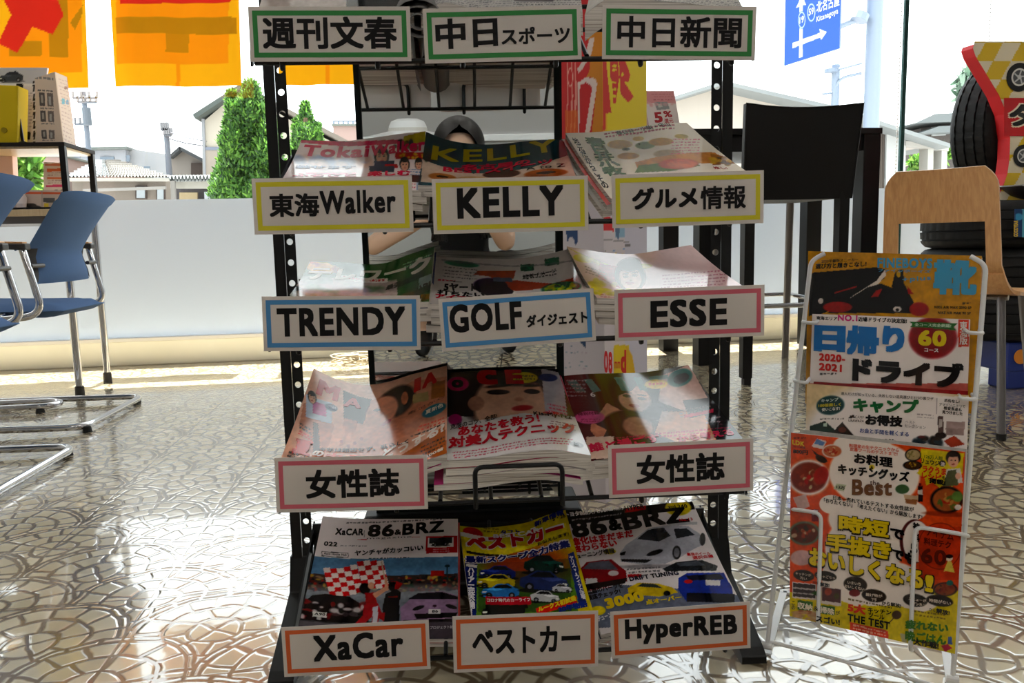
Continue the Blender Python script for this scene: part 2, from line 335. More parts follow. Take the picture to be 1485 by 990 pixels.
class Sheet:
    """a printed sheet: pos(u,v) in the world, artwork given at photo points through uv()"""
    def __init__(s, pos, quad, nx, ny, base, size, eps=.00018):
        s.pos = pos; s.uv = homog(quad); s.nx, s.ny = nx, ny; s.size = size; s.eps = eps; s.lay = 1
        s.u, s.v = np.meshgrid(np.linspace(0, 1, nx), np.linspace(0, 1, ny)); s.im = np.ones((ny, nx, 3))*np.array(base, float)
        s.tx = []; s.gam = 1
    def _mix(s, a, c): a = np.clip(a, 0, 1)[..., None]; s.im = s.im*(1-a)+np.array(c, float)*a
    def P(s, *p): return np.array([s.uv(*q) for q in p])
    def poly(s, pts, c, a=1):
        q = s.P(*pts); ins = np.zeros(s.u.shape, bool); j = len(q)-1
        for i in range(len(q)):
            (x1, y1), (x2, y2) = q[i], q[j]
            if y1 != y2: ins ^= ((y1 > s.v) != (y2 > s.v)) & (s.u < (x2-x1)*(s.v-y1)/(y2-y1)+x1)
            j = i
        s._mix(ins*float(a), c)
    def rect(s, x0, y0, x1, y1, c, a=1, sl=0): s.poly([(x0, y0), (x1, y0+sl*(x1-x0)), (x1, y1+sl*(x1-x0)), (x0, y1)], c, a)
    def ell(s, x, y, rx, ry, c, a=1, rot=0, soft=.15):
        ce = s.uv(x, y); ex = s.uv(x+rx, y)-s.uv(x-rx, y); ey = s.uv(x, y+ry)-s.uv(x, y-ry)
        if rot:
            cr, sr = math.cos(rot), math.sin(rot); ex = s.uv(x+rx*cr, y+rx*sr)-s.uv(x-rx*cr, y-rx*sr); ey = s.uv(x-ry*sr, y+ry*cr)-s.uv(x+ry*sr, y-ry*cr)
        A = np.linalg.inv(np.array([ex/2, ey/2]).T); du, dv = s.u-ce[0], s.v-ce[1]
        d = np.hypot(A[0, 0]*du+A[0, 1]*dv, A[1, 0]*du+A[1, 1]*dv); s._mix(np.clip((1+soft/2-d)/soft, 0, 1)*a, c)
    def blobs(s, x0, y0, x1, y1, cols, n, r, seed=1, a=.9):
        g = random.Random(seed)
        for _ in range(n): s.ell(g.uniform(x0, x1), g.uniform(y0, y1), r*g.uniform(.5, 1.5), r*g.uniform(.3, .9), g.choice(cols), a, soft=.6)
    def car(s, x, y, w, c, face=1, rot=-.06):
        dk = tuple(v*.35 for v in c); hi = tuple(min(255, v*1.25+20) for v in c)
        R = lambda px, py: (x+face*px*w*math.cos(rot)+py*w*math.sin(rot), y+px*face*w*math.sin(rot)*face+py*w*math.cos(rot))
        s.ell(x, y+.17*w, .55*w, .06*w, (20, 20, 24), .6)
        s.poly([R(-.5, .05), R(-.45, -.06), R(-.25, -.1), R(-.1, -.22), R(.2, -.23), R(.38, -.1), R(.5, -.04), R(.5, .12), R(.4, .17), R(-.45, .17)], c)
        s.poly([R(-.2, -.1), R(-.08, -.2), R(.18, -.2), R(.33, -.09)], (40, 46, 56)); s.poly([R(-.45, -.05), R(-.24, -.09), R(.1, -.07), R(-.1, -.01)], hi, .7)
        for q in (-.3, .3): s.ell(*R(q, .13), .085*w, .085*w, (18, 18, 20)); s.ell(*R(q, .13), .045*w, .045*w, (150, 150, 155))
        s.poly([R(-.47, .02), R(-.36, .01), R(-.38, .05), R(-.46, .06)], (235, 235, 225)); s.poly([R(-.48, .1), R(-.2, .11), R(-.22, .15), R(-.46, .15)], dk)
    def face(s, x, y, r, skin=(232, 190, 165), hair=(40, 26, 22), rot=0, ry=1.25):
        s.ell(x, y-r*.15, r*1.3, r*ry*1.2, hair, 1, rot, .15); s.ell(x, y+r*.1, r*.95, r*ry, skin, 1, rot, .12)
        s.ell(x, y-r*.85*ry, r*.95, r*.45*ry, hair, .95, rot, .25)
        for q in (-.4, .4):
            ex, ey = x+q*r*math.cos(rot), y-.05*r*ry+q*r*math.sin(rot); s.ell(ex, ey, r*.2, r*.1*ry, (45, 28, 24), 1, rot, .4); s.ell(ex, ey-.22*r*ry, r*.25, r*.05*ry, (70, 45, 38), .8, rot, .5)
        s.ell(x+.05*r, y+.3*r*ry, r*.12, r*.07*ry, (200, 150, 130), .8, rot, .6); s.ell(x+.02*r, y+.55*r*ry, r*.3, r*.11*ry, (190, 70, 75), 1, rot, .3)
    def bowl(s, x, y, r, rim=(230, 225, 215), food=((150, 70, 30), (190, 120, 50), (110, 40, 20), (90, 110, 40)), seed=3, ry=.8):
        s.ell(x, y, r, r*ry, rim); s.ell(x, y, r*.86, r*ry*.84, food[0])
        g = random.Random(seed)
        for _ in range(26):
            a = g.uniform(0, 6.28); q = g.uniform(0, .68)*r; s.ell(x+q*math.cos(a), y+q*ry*math.sin(a), r*g.uniform(.08, .22), r*g.uniform(.06, .14), g.choice(food), .9, g.uniform(0, 3), .4)
    def txt(s, t, p0, p1, h, c=(25, 22, 24), b=.0, vert=False, k=8):
        """baseline from p0 to p1 at photo points, h = letter height in photo pixels there"""
        s.tx.append((t, p0, p1, h, c, b, vert, k))
    def lines(s, x0, y0, x1, n, dy, c, sl=0, h=3, seed=1):   # rows of fine print too small to read
        g = random.Random(seed)
        for i in range(n):
            x = x0+g.uniform(0, 4)
            while x < x1:
                w = g.uniform(2, 5); yy = y0+i*dy+sl*(x-x0); s.rect(x, yy, min(x+w, x1), yy+h*g.uniform(.6, 1), c, .75, sl); x += w+g.uniform(.8, 2)
    def mesh(s, mb, m=0, text=True):
        if s.gam != 1:      # deeper photographic print, shade under the shelves put into its colour too; a little mottling
            g = np.random.RandomState(s.nx*7+s.ny); a = np.zeros((s.ny, s.nx))
            for st in (3, 6, 12):
                q = g.rand(s.ny//st+2, s.nx//st+2); yy, xx = np.mgrid[0:s.ny, 0:s.nx]/st; i, j = yy.astype(int), xx.astype(int); fy, fx = yy-i, xx-j
                a += (q[i, j]*(1-fy)*(1-fx)+q[i+1, j]*fy*(1-fx)+q[i, j+1]*(1-fy)*fx+q[i+1, j+1]*fy*fx)-.5
            lum = s.im.mean(2)/255; k = 1+.09*a*np.clip((.93-lum)*4, 0, 1); s.im = np.clip(s.im*k[..., None], 0, 255)
            s.im = 255*(s.im/255)**s.gam
        G = s.pos(s.u, s.v); mb.grid(G, m, s.im.reshape(-1, 3), flip=True)
        if not text: return
        for (t, p0, p1, h, c, b, vert, k) in s.tx:
            V, Fc = glyphs(t, vert); lo, hi = V.min(0), V.max(0); wdt, hgt = np.maximum(hi-lo, 1e-4); V = (V-lo)
            if vert:
                A, B = s.uv(p0[0]-h/2, p0[1]), s.uv(p0[0]+h/2, p0[1]); T = s.uv(*p1)-s.uv(*p0)
            elif abs(p1[1]-p0[1]) > abs(p1[0]-p0[0])*1.5:
                A, B = s.uv(*p0), s.uv(*p1); q = math.hypot(p1[0]-p0[0], p1[1]-p0[1]); T = s.uv(p0[0]+(p1[1]-p0[1])/q*h, p0[1]-(p1[0]-p0[0])/q*h)-A
            else: A, B = s.uv(*p0), s.uv(*p1)
            mid = ((p0[0]+p1[0])/2, (p0[1]+p1[1])/2); T0 = s.uv(mid[0], mid[1]-h)-s.uv(*mid); T0[0] *= .15
            if not vert and abs(p1[1]-p0[1]) <= abs(p1[0]-p0[0])*1.5: T = T0
            Vm = V/np.array([wdt, hgt])
            su, sv = np.linalg.norm((B-A)*s.size), np.linalg.norm(T*s.size)
            F2 = Fc
            if max(su, sv) > .02:
                Vm, F2 = refine(Vm*np.array([su, sv]), Fc, .011); Vm = Vm/np.array([su, sv])
            offs = [(0, 0)]
            if b: offs = [(b*x, b*y) for x, y in ((-1, -1), (0, -1), (1, -1), (1, 0), (1, 1), (0, 1), (-1, 1), (-1, 0))]
            c = tuple(255*(v/255)**s.gam for v in c); em = hgt if not vert else hgt/max(1, len(t))
            for dx, dy in offs:
                st = Vm+np.array([dx*em/wdt, dy*em/hgt])
                # keep the box: shrink so that the emboldened letters still fit
                if b: st = (st-.5)/np.array([1+2*b*em/wdt, 1+2*b*em/hgt])+.5
                q = A+st[:, :1]*(B-A)+st[:, 1:]*T
                uu, vv = q[:, 0], q[:, 1]; P0 = s.pos(uu, vv); e = 1e-3
                N = np.cross(s.pos(uu+e, vv)-P0, s.pos(uu, vv-e)-P0); N /= np.linalg.norm(N, axis=1)[:, None]+1e-12
                mb.add(P0+N*(s.eps*s.lay), F2, m, c); s.lay += .06
            s.lay += .3
def flat(c4):        # bilinear sheet through four world corners TL, TR, BR, BL
    a, b, c, d = [np.asarray(q, float) for q in c4]
    def pos(u, v):
        u = np.asarray(u)[..., None]; v = np.asarray(v)[..., None]
        return (a*(1-u)+b*u)*(1-v)+(d*(1-u)+c*u)*v
    return pos
# ------------------------------------------------------------------ the room
WY = 4.72; ZC = 4.3; WT = 4.0
struct(MB().box(-5, 5.6, -5.6, 4.9, -.1, 0).build('floor', M['floor']))
struct(MB().box(-5.1, 5.7, -5.7, WY+.06, ZC, ZC+.15).build('ceiling', M['ceil']))
struct(MB().box(-5.1, 5.7, -5.7, -5.6, 0, ZC).build('wall_back', M['paint']))
struct(MB().box(-5.1, -5, -5.6, 4.9, 0, ZC).build('wall_left', M['paint']))
struct(MB().box(5.6, 5.7, -5.6, 4.9, 0, ZC).build('wall_right', M['paint']))
struct(MB().box(-5, 5.6, WY-.02, WY+.05, WT, ZC).build('wall_front', M['paint']))
struct(MB().box(-5, 5.6, WY-.04, 4.9, 0, .135).build('trim_1', M['cream'], bevel=.004))
struct(MB().box(-5, 5.6, WY-.045, WY+.05, .135, .155).build('trim_2', M['plasticw'], bevel=.003))
XM = atY(1311, 130, WY)[0]
for i, (a, b) in enumerate(((-5, XM-.012), (XM+.012, 5.6))):
    g = struct(MB().box(a, b, WY, WY+.008, .155, WT).build('window_%d' % (i+1), M['glass'], loc=(a, WY, .155)))
    MB().box(a, b, WY-.002, WY-.0005, .155, .92).build('frosted_film', M['film'], g)
struct(MB().box(XM-.012, XM+.012, WY-.004, WY+.016, .155, WT, c=(14, 52, 52)).build('trim_3', M['out']))
struct(MB().box(-60, 70, 4.9, 140, -.22, -.12).build('ground', M['asphalt']))
for i, (x, y) in enumerate(((-2.4, -2.6), (0.0, -2.6), (2.4, -2.6), (-2.4, -.2), (2.6, -.2))):
    t = thing('ceiling_light', (x, y, ZC), ('ceiling light panel above the customer seats behind the camera, %s' % ('far left', 'middle', 'far right', 'nearer left', 'nearer right')[i]), 'ceiling light', 'ceiling lights')
    MB().box(x-.62, x+.62, y-.17, y+.17, ZC-.05, ZC-.001).build('housing', M['white'], t, bevel=.004)
    MB().box(x-.58, x+.58, y-.13, y+.13, ZC-.058, ZC-.05).build('diffuser', M['lamp'], t)

# ------------------------------------------------------------------ outside the window
def slab(mb, pts, Y, dy, c, m=0):
    c = tuple(v*.66 for v in c); return mb.prism([atY(x, y, Y) if y < 300 else atY(x, y, Y)*[1, 1, 0]-_z*.12 for x, y in pts], (0, dy, 0), m, c)
# house on the left with a gabled end
Y = 28
t = thing('house', atY(360, 330, Y)*[1, 1, 0]+[0, 0, -.12], 'cream two storey house with gabled roof behind the green conifers', 'house')
b = MB(); slab(b, [(293, 178), (349, 130), (440, 186), (500, 214), (500, 400), (296, 400)], Y, 7, (232, 222, 204)); b.build('wall', M['out'], t)
b = MB(); slab(b, [(297, 217), (345, 217), (345, 400), (297, 400)], Y-.06, .06, (196, 184, 170)); b.build('stone_cladding', M['out'], t)
b = MB(); slab(b, [(294, 213), (352, 213), (352, 217.5), (294, 217.5)], Y-.08, .08, (150, 160, 180)); b.build('band', M['out'], t)
b = MB(); slab(b, [(279, 166), (349, 121), (352, 126), (283, 172)], Y-.5, 8, (98, 108, 104)); slab(b, [(349, 121), (520, 212), (520, 219), (349, 127)], Y-.5, 8, (150, 140, 128)); b.build('roof', M['out'], t)
b = MB(); slab(b, [(292, 172), (296, 172), (296, 300), (292, 300)], Y-.1, .1, (180, 184, 190)); b.build('downpipe', M['out'], t)
# tiled bungalow
Y = 24
t = thing('house', atY(180, 330, Y)*[1, 1, 0]+[0, 0, -.12], 'low house with grey tiled hip roof left of the cream house', 'house')
def tiles(mb, a, bb, cc, d, Yf, Yb, c1, n=26, rows=9):   # rows of pan tiles between eave a-b and ridge d-c
    A, B, C_, D = atY(*a, Yf), atY(*bb, Yf), atY(*cc, Yb), atY(*d, Yb)
    G = np.zeros((rows*2, n*4+1, 3))
    for i in range(rows*2):
        v = ((i+1)//2)/rows; lift = .05 if i % 2 == 0 else 0.0
        for j in range(n*4+1):
            u = j/(n*4); G[i, j] = (A*(1-u)+B*u)*(1-v)+(D*(1-u)+C_*u)*v+np.array([0, 0, lift+.035*math.cos(u*n*2*math.pi)])
    mb.grid(G, 0, c1, flip=True)
b = MB(); tiles(b, (96, 258), (160, 258), (150, 233), (142, 233), Y-.6, Y+3, (132, 137, 140), 12); tiles(b, (140, 258), (246, 258), (168, 233), (150, 233), Y-.62, Y+3.2, (120, 117, 112), 22)
b.build('roof', M['out'], t)
b = MB(); slab(b, [(104, 259), (240, 259), (240, 340), (104, 340)], Y, 6, (150, 138, 126)); b.build('wall', M['out'], t)
b = MB(); slab(b, [(96, 258), (246, 258), (246, 262), (96, 262)], Y-.6, .3, (210, 206, 196)); b.build('gutter', M['out'], t)
for (x0, x1, y0, y1) in ((196, 212, 269, 288), (226, 239, 272, 290)):
    b = MB(); slab(b, [(x0, y0), (x1, y0), (x1, y1), (x0, y1)], Y-.1, .1, (86, 72, 66)); w = b.build('window', M['out'], t)
    b = MB(); slab(b, [(x0+2, y0+2), (x1-2, y0+2), (x1-2, y1-1), (x0+2, y1-1)], Y-.13, .03, (190, 200, 206)); b.build('pane', M['print'], sub(w))
b = MB(); slab(b, [(120, 274), (240, 270), (240, 274), (120, 278)], Y-2, .1, (170, 166, 160)); b.build('fence_rail', M['out'], t)
# long grey building behind
Y = 46
t = thing('building', atY(190, 330, Y)*[1, 1, 0]+[0, 0, -.12], 'long pale grey flat roofed building far behind the tiled house', 'building')
b = MB(); slab(b, [(84, 216), (182, 214), (182, 320), (84, 320)], Y, 8, (178, 182, 190)); b.build('wall', M['out'], t)
b = MB(); slab(b, [(182, 215), (290, 230), (290, 320), (182, 320)], Y+.5, 8, (188, 190, 194)); b.build('wing', M['out'], t)
b = MB(); slab(b, [(84, 214), (184, 212), (184, 216), (84, 219)], Y-.3, 8.5, (122, 130, 126)); b.build('parapet', M['out'], t)
for (x0, x1, y0, y1) in ((104, 116, 224, 228), (145, 165, 227, 234), (183, 188, 225, 234), (206, 217, 241, 248), (248, 262, 238, 250)):
    b = MB(); slab(b, [(x0, y0), (x1, y0), (x1, y1), (x0, y1)], Y-.08, .1, (110, 128, 146)); b.build('window', M['print'], t)
Y = 36
t = thing('house', atY(266, 330, Y)*[1, 1, 0]+[0, 0, -.12], 'grey house with dark gabled roof beside the utility pole', 'house')
b = MB(); slab(b, [(246, 226), (262, 214), (296, 234), (296, 320), (250, 320)], Y, 7, (168, 160, 152)); b.build('wall', M['out'], t)
b = MB(); slab(b, [(243, 227), (260, 212), (262, 216), (246, 229)], Y-.5, 8, (84, 88, 92)); slab(b, [(260, 212), (300, 233), (300, 238), (260, 217)], Y-.5, 8, (84, 88, 92)); b.build('roof', M['out'], t)
b = MB(); slab(b, [(277, 236), (296, 236), (296, 256), (277, 256)], Y-.1, .1, (80, 66, 60)); b.build('window', M['out'], t)
# carport
Y = 20
t = thing('carport', atY(285, 330, Y)*[1, 1, 0]+[0, 0, -.12], 'carport with corrugated roof beyond the frosted window, beside the conifer', 'carport')
A, B = atY(244, 257, Y), atY(326, 256, Y); G = np.zeros((3, 97, 3))
for i in range(3):
    for j in range(97): u = j/96; G[i, j] = A*(1-u)+B*u+np.array([0, i*1.4, .06*i+.05*math.cos(u*16*2*math.pi)])
b = MB(); b.grid(G, 0, (120, 124, 124), True); b.grid(G-[0, 0, .05], 0, (120, 124, 124)); b.build('roof', M['out'], t)
b = MB(); slab(b, [(247, 260), (324, 259), (324, 273), (247, 273)], Y+.3, .1, (206, 202, 190)); b.build('fascia', M['out'], t)
b = MB(); slab(b, [(254, 273), (322, 272), (322, 340), (254, 340)], Y+2.6, .1, (74, 70, 72)); b.build('back_wall', M['out'], t)
b = MB(); slab(b, [(260, 279), (286, 279), (286, 292), (260, 292)], Y+2.4, .1, (186, 166, 126)); b.build('panel', M['out'], t)
b = MB(); slab(b, [(296, 278), (312, 278), (312, 300), (296, 300)], Y+2.3, .1, (214, 220, 228)); b.build('board', M['out'], t)
for x in (250, 322):
    b = MB(); slab(b, [(x-3, 262), (x+3, 262), (x+3, 345), (x-3, 345)], Y, .12, (150, 146, 140)); b.build('post', M['out'], t)
# pink buildings
for (x0, x1, y0, Y, lab, rail) in ((483, 640, 181, 45, 'pink flat roofed building with a roof railing seen left of the mirror', 1), (40, 92, 226, 26, 'pale pink house far left behind the garden shrub', 0)):
    t = thing('building', atY((x0+x1)/2, 330, Y)*[1, 1, 0]+[0, 0, -.12], lab, 'building')
    b = MB(); slab(b, [(x0, y0), (x1, y0), (x1, 350), (x0, 350)], Y, 8, (214, 182, 172)); b.build('wall', M['out'], t)
    b = MB(); slab(b, [(x0-2, y0-1.5), (x1+2, y0-1.5), (x1+2, y0+1), (x0-2, y0+1)], Y-.2, 8.4, (150, 158, 150)); b.build('coping', M['out'], t)
    if rail:
        b = MB(); z0 = atY(x0+1, y0, Y); z1 = atY(x0+1, y0-5, Y)
        for k in range(6): p = atY(x0+1+k*7, y0-1, Y); b.tube([p, p+[0, 0, (z1-z0)[2]]], .05, 6)
        b.tube([atY(x0+1, y0-6, Y), atY(x0+37, y0-6, Y)], .06, 6); b.build('railing', M['gal'], t)
# the cream hall on the right
Y = 22
t = thing('building', atY(1120, 330, Y)*[1, 1, 0]+[0, 0, -.12], 'cream gabled hall with dark slatted door across the road', 'building')
b = MB(); slab(b, [(930, 158), (1052, 121), (1232, 170), (1372, 214), (1300, 214), (1300, 340), (930, 340)], Y, 12, (238, 226, 212)); b.build('wall', M['out'], t)
b = MB(); slab(b, [(925, 156), (1050, 117), (1050, 122.5), (925, 161)], Y-.8, 13, (176, 182, 182)); slab(b, [(1050, 117), (1205, 152), (1378, 208), (1378, 214), (1205, 158.5), (1050, 122.5)], Y-.8, 13, (176, 182, 182)); b.build('roof', M['out'], t)
b = MB()
for k in range(22): x = 1228+k*2.6; slab(b, [(x, 170+k*.5), (x+2, 170+k*.5), (x+2, 285), (x, 285)], Y-.12, .12, (104, 92, 82))
slab(b, [(1226, 168), (1286, 180), (1286, 285), (1226, 285)], Y-.05, .06, (70, 62, 56)); b.build('slatted_door', M['out'], t)
b = MB(); slab(b, [(1286, 186), (1314, 193), (1314, 300), (1286, 300)], Y-.2, .2, (226, 228, 226)); b.build('wing_wall', M['out'], t)
for x in (1346, 1366):
    b = MB(); slab(b, [(x, 210), (x+8, 212), (x+8, 300), (x, 300)], Y-.2, .4, (230, 228, 220)); b.build('porch_column', M['out'], t)
b = MB(); slab(b, [(1314, 204), (1376, 212), (1376, 219), (1314, 211)], Y-.25, .3, (214, 210, 202)); b.build('porch_beam', M['out'], t)
# dark roofed house far right
Y = 38
t = thing('house', atY(1380, 330, Y)*[1, 1, 0]+[0, 0, -.12], 'dark house with two tier tiled roof at the far right', 'house')
b = MB(); slab(b, [(1336, 186), (1420, 172), (1420, 330), (1336, 330)], Y, 8, (92, 84, 80)); b.build('wall', M['out'], t)
b = MB()
for (p, q) in (((1328, 178), (1356, 165)), ((1333, 193), (1362, 183))):
    slab(b, [p, q, (1440, q[1]-4), (1440, p[1]-3)], Y-.8, 9, (140, 148, 150))
b.build('roof', M['out'], t)
b = MB(); slab(b, [(1352, 184), (1372, 183), (1372, 196), (1352, 197)], Y-.1, .1, (190, 196, 196)); b.build('window', M['out'], t)
# road sign on its pole
YA, YB = 20.0, 18.7
t = thing('road_sign', atY(1258, 330, 19)*[1, 1, 0]+[0, 0, -.12], 'blue direction sign on a pale roadside pole above the black chair', 'road sign')
cs = [(1140, -60), (1217, -95), (1217, 70), (1137, 95)]
C4 = [atY(*cs[0], YA), atY(*cs[1], YB), atY(*cs[2], YB), atY(*cs[3], YA)]
C4[0][:2] = C4[3][:2]; C4[1][:2] = C4[2][:2]
b = MB(); nn = np.cross(C4[1]-C4[0], C4[3]-C4[0]); nn = nn/np.linalg.norm(nn)*-.06
b.prism([c-nn for c in C4], nn*.9, 0, (90, 110, 150)); b.build('panel', M['out'], t)
S = Sheet(flat(C4), cs, 120, 200, (24, 66, 150), np.array([1.3, 2.9]), .004)
Wt = (170, 176, 182)
S.poly([(1158.5, 84), (1163.5, 82.5), (1163.5, 5), (1168, 5), (1162, -9), (1154, 9), (1159, 7)], Wt)
S.poly([(1149, 61), (1189, 46), (1187, 40), (1198, 45), (1190, 57), (1189, 53), (1149, 69)], Wt)
S.ell(1162, 27, 5.5, 13, (24, 66, 150)); S.ell(1162, 27, 5, 12, Wt); S.ell(1162, 27, 4.3, 10.5, (24, 66, 150)); S.ell(1175.5, 16, 5.5, 13, Wt); S.ell(1175.5, 16, 4.7, 11.5, (24, 66, 150))
S.txt('19', (1159, 33), (1165, 30), 10, Wt, .03); S.txt('59', (1172, 21), (1179, 18), 10, Wt, .03)
S.txt('北名古屋', (1183, 17), (1216, 6), 17, Wt, .02); S.txt('Kitanagoya', (1183.5, 33), (1214.5, 20), 11, Wt, .02)
b = MB(); S.mesh(b); b.build('sign_face', M['matte'], t)
b = MB(); b.lathe([(.19, 0), (.19, 7.5)], atY(1258.5, 330, 19)*[1, 1, 0]+[0, 0, -.12], n=20); b.build('pole', M['gal'], t, smooth='auto')
b = MB(); b.tube([atY(1205, 42, 19.1), atY(1256, 22, 19)], .09, 10); b.build('arm', M['gal'], t)
b = MB(); b.tube([atY(1245, 30, 18.85), atY(1249, 20, 18.85)], .2, 10); b.build('clamp', M['gal'], t)
t = thing('signal_post', atY(1206, 330, 19.6)*[1, 1, 0]+[0, 0, -.12], 'slim grey signal post bracketed to the road sign pole', 'post')
b = MB(); b.lathe([(.1, 0), (.1, (atY(1206, 94, 19.6))[2]+.12)], atY(1206, 330, 19.6)*[1, 1, 0]+[0, 0, -.12], n=12); b.build('post', M['gal'], t)
b = MB(); b.tube([atY(1206, 103, 19.6), atY(1250, 91, 19.2)], .035, 8); b.tube(arc([atY(1208, 146, 19.6), atY(1214, 114, 19.5), atY(1250, 106, 19.2)], 1.2, 8), .035, 8); b.build('bracket', M['gal'], t)
b = MB(); b.tube([atY(1193, 136, 19.6), atY(1217, 133, 19.6)], .03, 6); b.tube([atY(1205, 100, 19.5), atY(1205, 105, 19.5)], .16, 8); b.build('fitting', M['gal'], t)
# utility poles
def utility(x, y0, Y, lab, arms):
    p = atY(x, y0, Y); t = thing('utility_pole', (p[0], p[1], -.12), lab, 'utility pole')
    b = MB(); b.lathe([(.13, 0), (.09, p[2]+.12)], (p[0], p[1], -.12), n=12, c=(96, 103, 114)); b.build('pole', M['out'], t)
    for (dx0, dx1, y) in arms:
        b = MB(); b.tube([atY(x+dx0, y, Y-.15), atY(x+dx1, y, Y-.15)], .05, 6, c=(90, 95, 104))
        for k in range(4): q = atY(x+dx0+(dx1-dx0)*k/3, y, Y-.15); b.tube([q, q+[0, 0, .25]], .05, 6, c=(120, 120, 124))
        b.build('crossarm', M['out'], t)
    return t
utility(240.5, 184, 30, 'slim pale utility pole in front of the grey house', [(-6, 3, 188), (-2, 8, 196)])
t = utility(121, 133, 34, 'utility pole with crossarms and transformer above the display rack', [(-15, 20, 142), (-8, 19, 148), (-12, 10, 180)])
b = MB(); q = atY(126, 168, 33.6); b.lathe([(.16, -.35), (.16, .3)], q, n=12, c=(86, 92, 100)); b.build('transformer', M['out'], t)
wz = thing('overhead_wire', atY(240, 190, 30), 'thin overhead wires strung from the pale utility pole', 'wire')
b = MB()
for (a, c) in (((241, 190), (300, 205)), ((241, 200), (300, 212))): b.tube([atY(*a, 30), atY((a[0]+c[0])/2, (a[1]+c[1])/2+2, 29), atY(*c, 28)], .02, 5, c=(80, 80, 88))
b.build('wire', M['out'], wz)
# trees
def spray(mb, c, r, n, cols, g, s=.12, up=.3):
    c = np.array(c)
    for _ in range(n):
        d = np.array([g.gauss(0, 1), g.gauss(0, 1), g.gauss(0, 1)]); d /= np.linalg.norm(d); p = c+d*np.array(r)*g.uniform(.55, 1.02)
        a = np.array([g.gauss(0, 1), g.gauss(0, 1), g.gauss(0, 1)+up]); a /= np.linalg.norm(a); w = np.cross(a, d); w = w/(np.linalg.norm(w)+1e-6)
        L = s*g.uniform(.7, 1.5); col = g.choice(cols)
        mb.add([p-w*L*.28, p+w*L*.28, p+a*L+w*L*.1, p+a*L*1.15-w*L*.06], [(0, 1, 2, 3)], 0, col)
JG = [(40, 74, 26), (54, 92, 32), (72, 112, 40), (88, 128, 46), (30, 58, 24)]
def juniper(Y, tops, lab, seed):
    g = random.Random(seed); base = atY(tops[0][0], 330, Y); t = thing('conifer', (base[0], base[1], -.12), lab, 'tree')
    b = MB()
    for (x, y0, y1, wpx) in tops:
        n = max(4, int((y1-y0)/9)); k = atY(100+wpx, 300, Y)-atY(100, 300, Y); R = abs(k[0])
        for i in range(n):
            f = i/(n-1); p = atY(x+g.uniform(-.2, .2)*wpx*f, y0+(y1-y0)*f, Y+g.uniform(-.4, .4)); r = R*(.16+.42*f**.8)
            spray(b, p, (r, r, r*1.05), int(500+2300*f), JG, g, .055, 1.6)
    b.build('foliage', M['leaf'], t)
    b = MB(); b.tube([(base[0], base[1], -.12), atY(tops[0][0], tops[0][1]+15, Y)], [.18, .05], 8, c=(90, 70, 54)); b.build('trunk', M['out'], t)
juniper(13, [(364, 130, 290, 84), (336, 138, 240, 34), (388, 170, 288, 64), (336, 200, 290, 54)], 'dense green conifer just left of the rack upright', 4)
juniper(17, [(443, 156, 300, 52), (460, 184, 300, 36), (430, 178, 300, 30)], 'lighter conifer seen between the rack upright and the mirror', 5)
def shrub(x, y, Y, rx, ry, lab, cols, seed, n=700, s=.12):
    g = random.Random(seed); base = atY(x, 330, Y); t = thing('shrub', (base[0], base[1], -.12), lab, 'shrub'); b = MB()
    k = abs((atY(x+rx, y, Y)-atY(x, y, Y))[0]); kz = abs((atY(x, y+ry, Y)-atY(x, y, Y))[2])
    for _ in range(5): spray(b, atY(x+g.uniform(-.4, .4)*rx, y+g.uniform(-.4, .4)*ry, Y), (k*.6, k*.6, kz*.6), n//5, cols, g, s, .2)
    b.build('foliage', M['leaf'], t)
    b = MB(); b.tube([(base[0], base[1], -.12), atY(x, y, Y)], [.06, .03], 6, c=(96, 78, 60)); b.build('stem', M['out'], t)
LG = [(66, 108, 34), (90, 130, 44), (106, 142, 60), (54, 92, 30)]
shrub(36, 244, 9, 30, 32, 'bright green garden shrub beyond the display rack', LG, 11)
shrub(60, 300, 10, 26, 26, 'low green shrub behind the flyers', LG, 12)
shrub(1335, 236, 27, 18, 12, 'green shrub seen through the porch of the cream hall', LG, 13, 600, .2)
shrub(1366, 226, 30, 12, 16, 'green shrub by the porch column at right', LG, 14, 600, .2)
shrub(1409, 128, 24, 20, 36, 'thin grey green tree top above the leaning tyre', [(78, 98, 86), (92, 112, 98), (66, 88, 74)], 15, 420, .3)
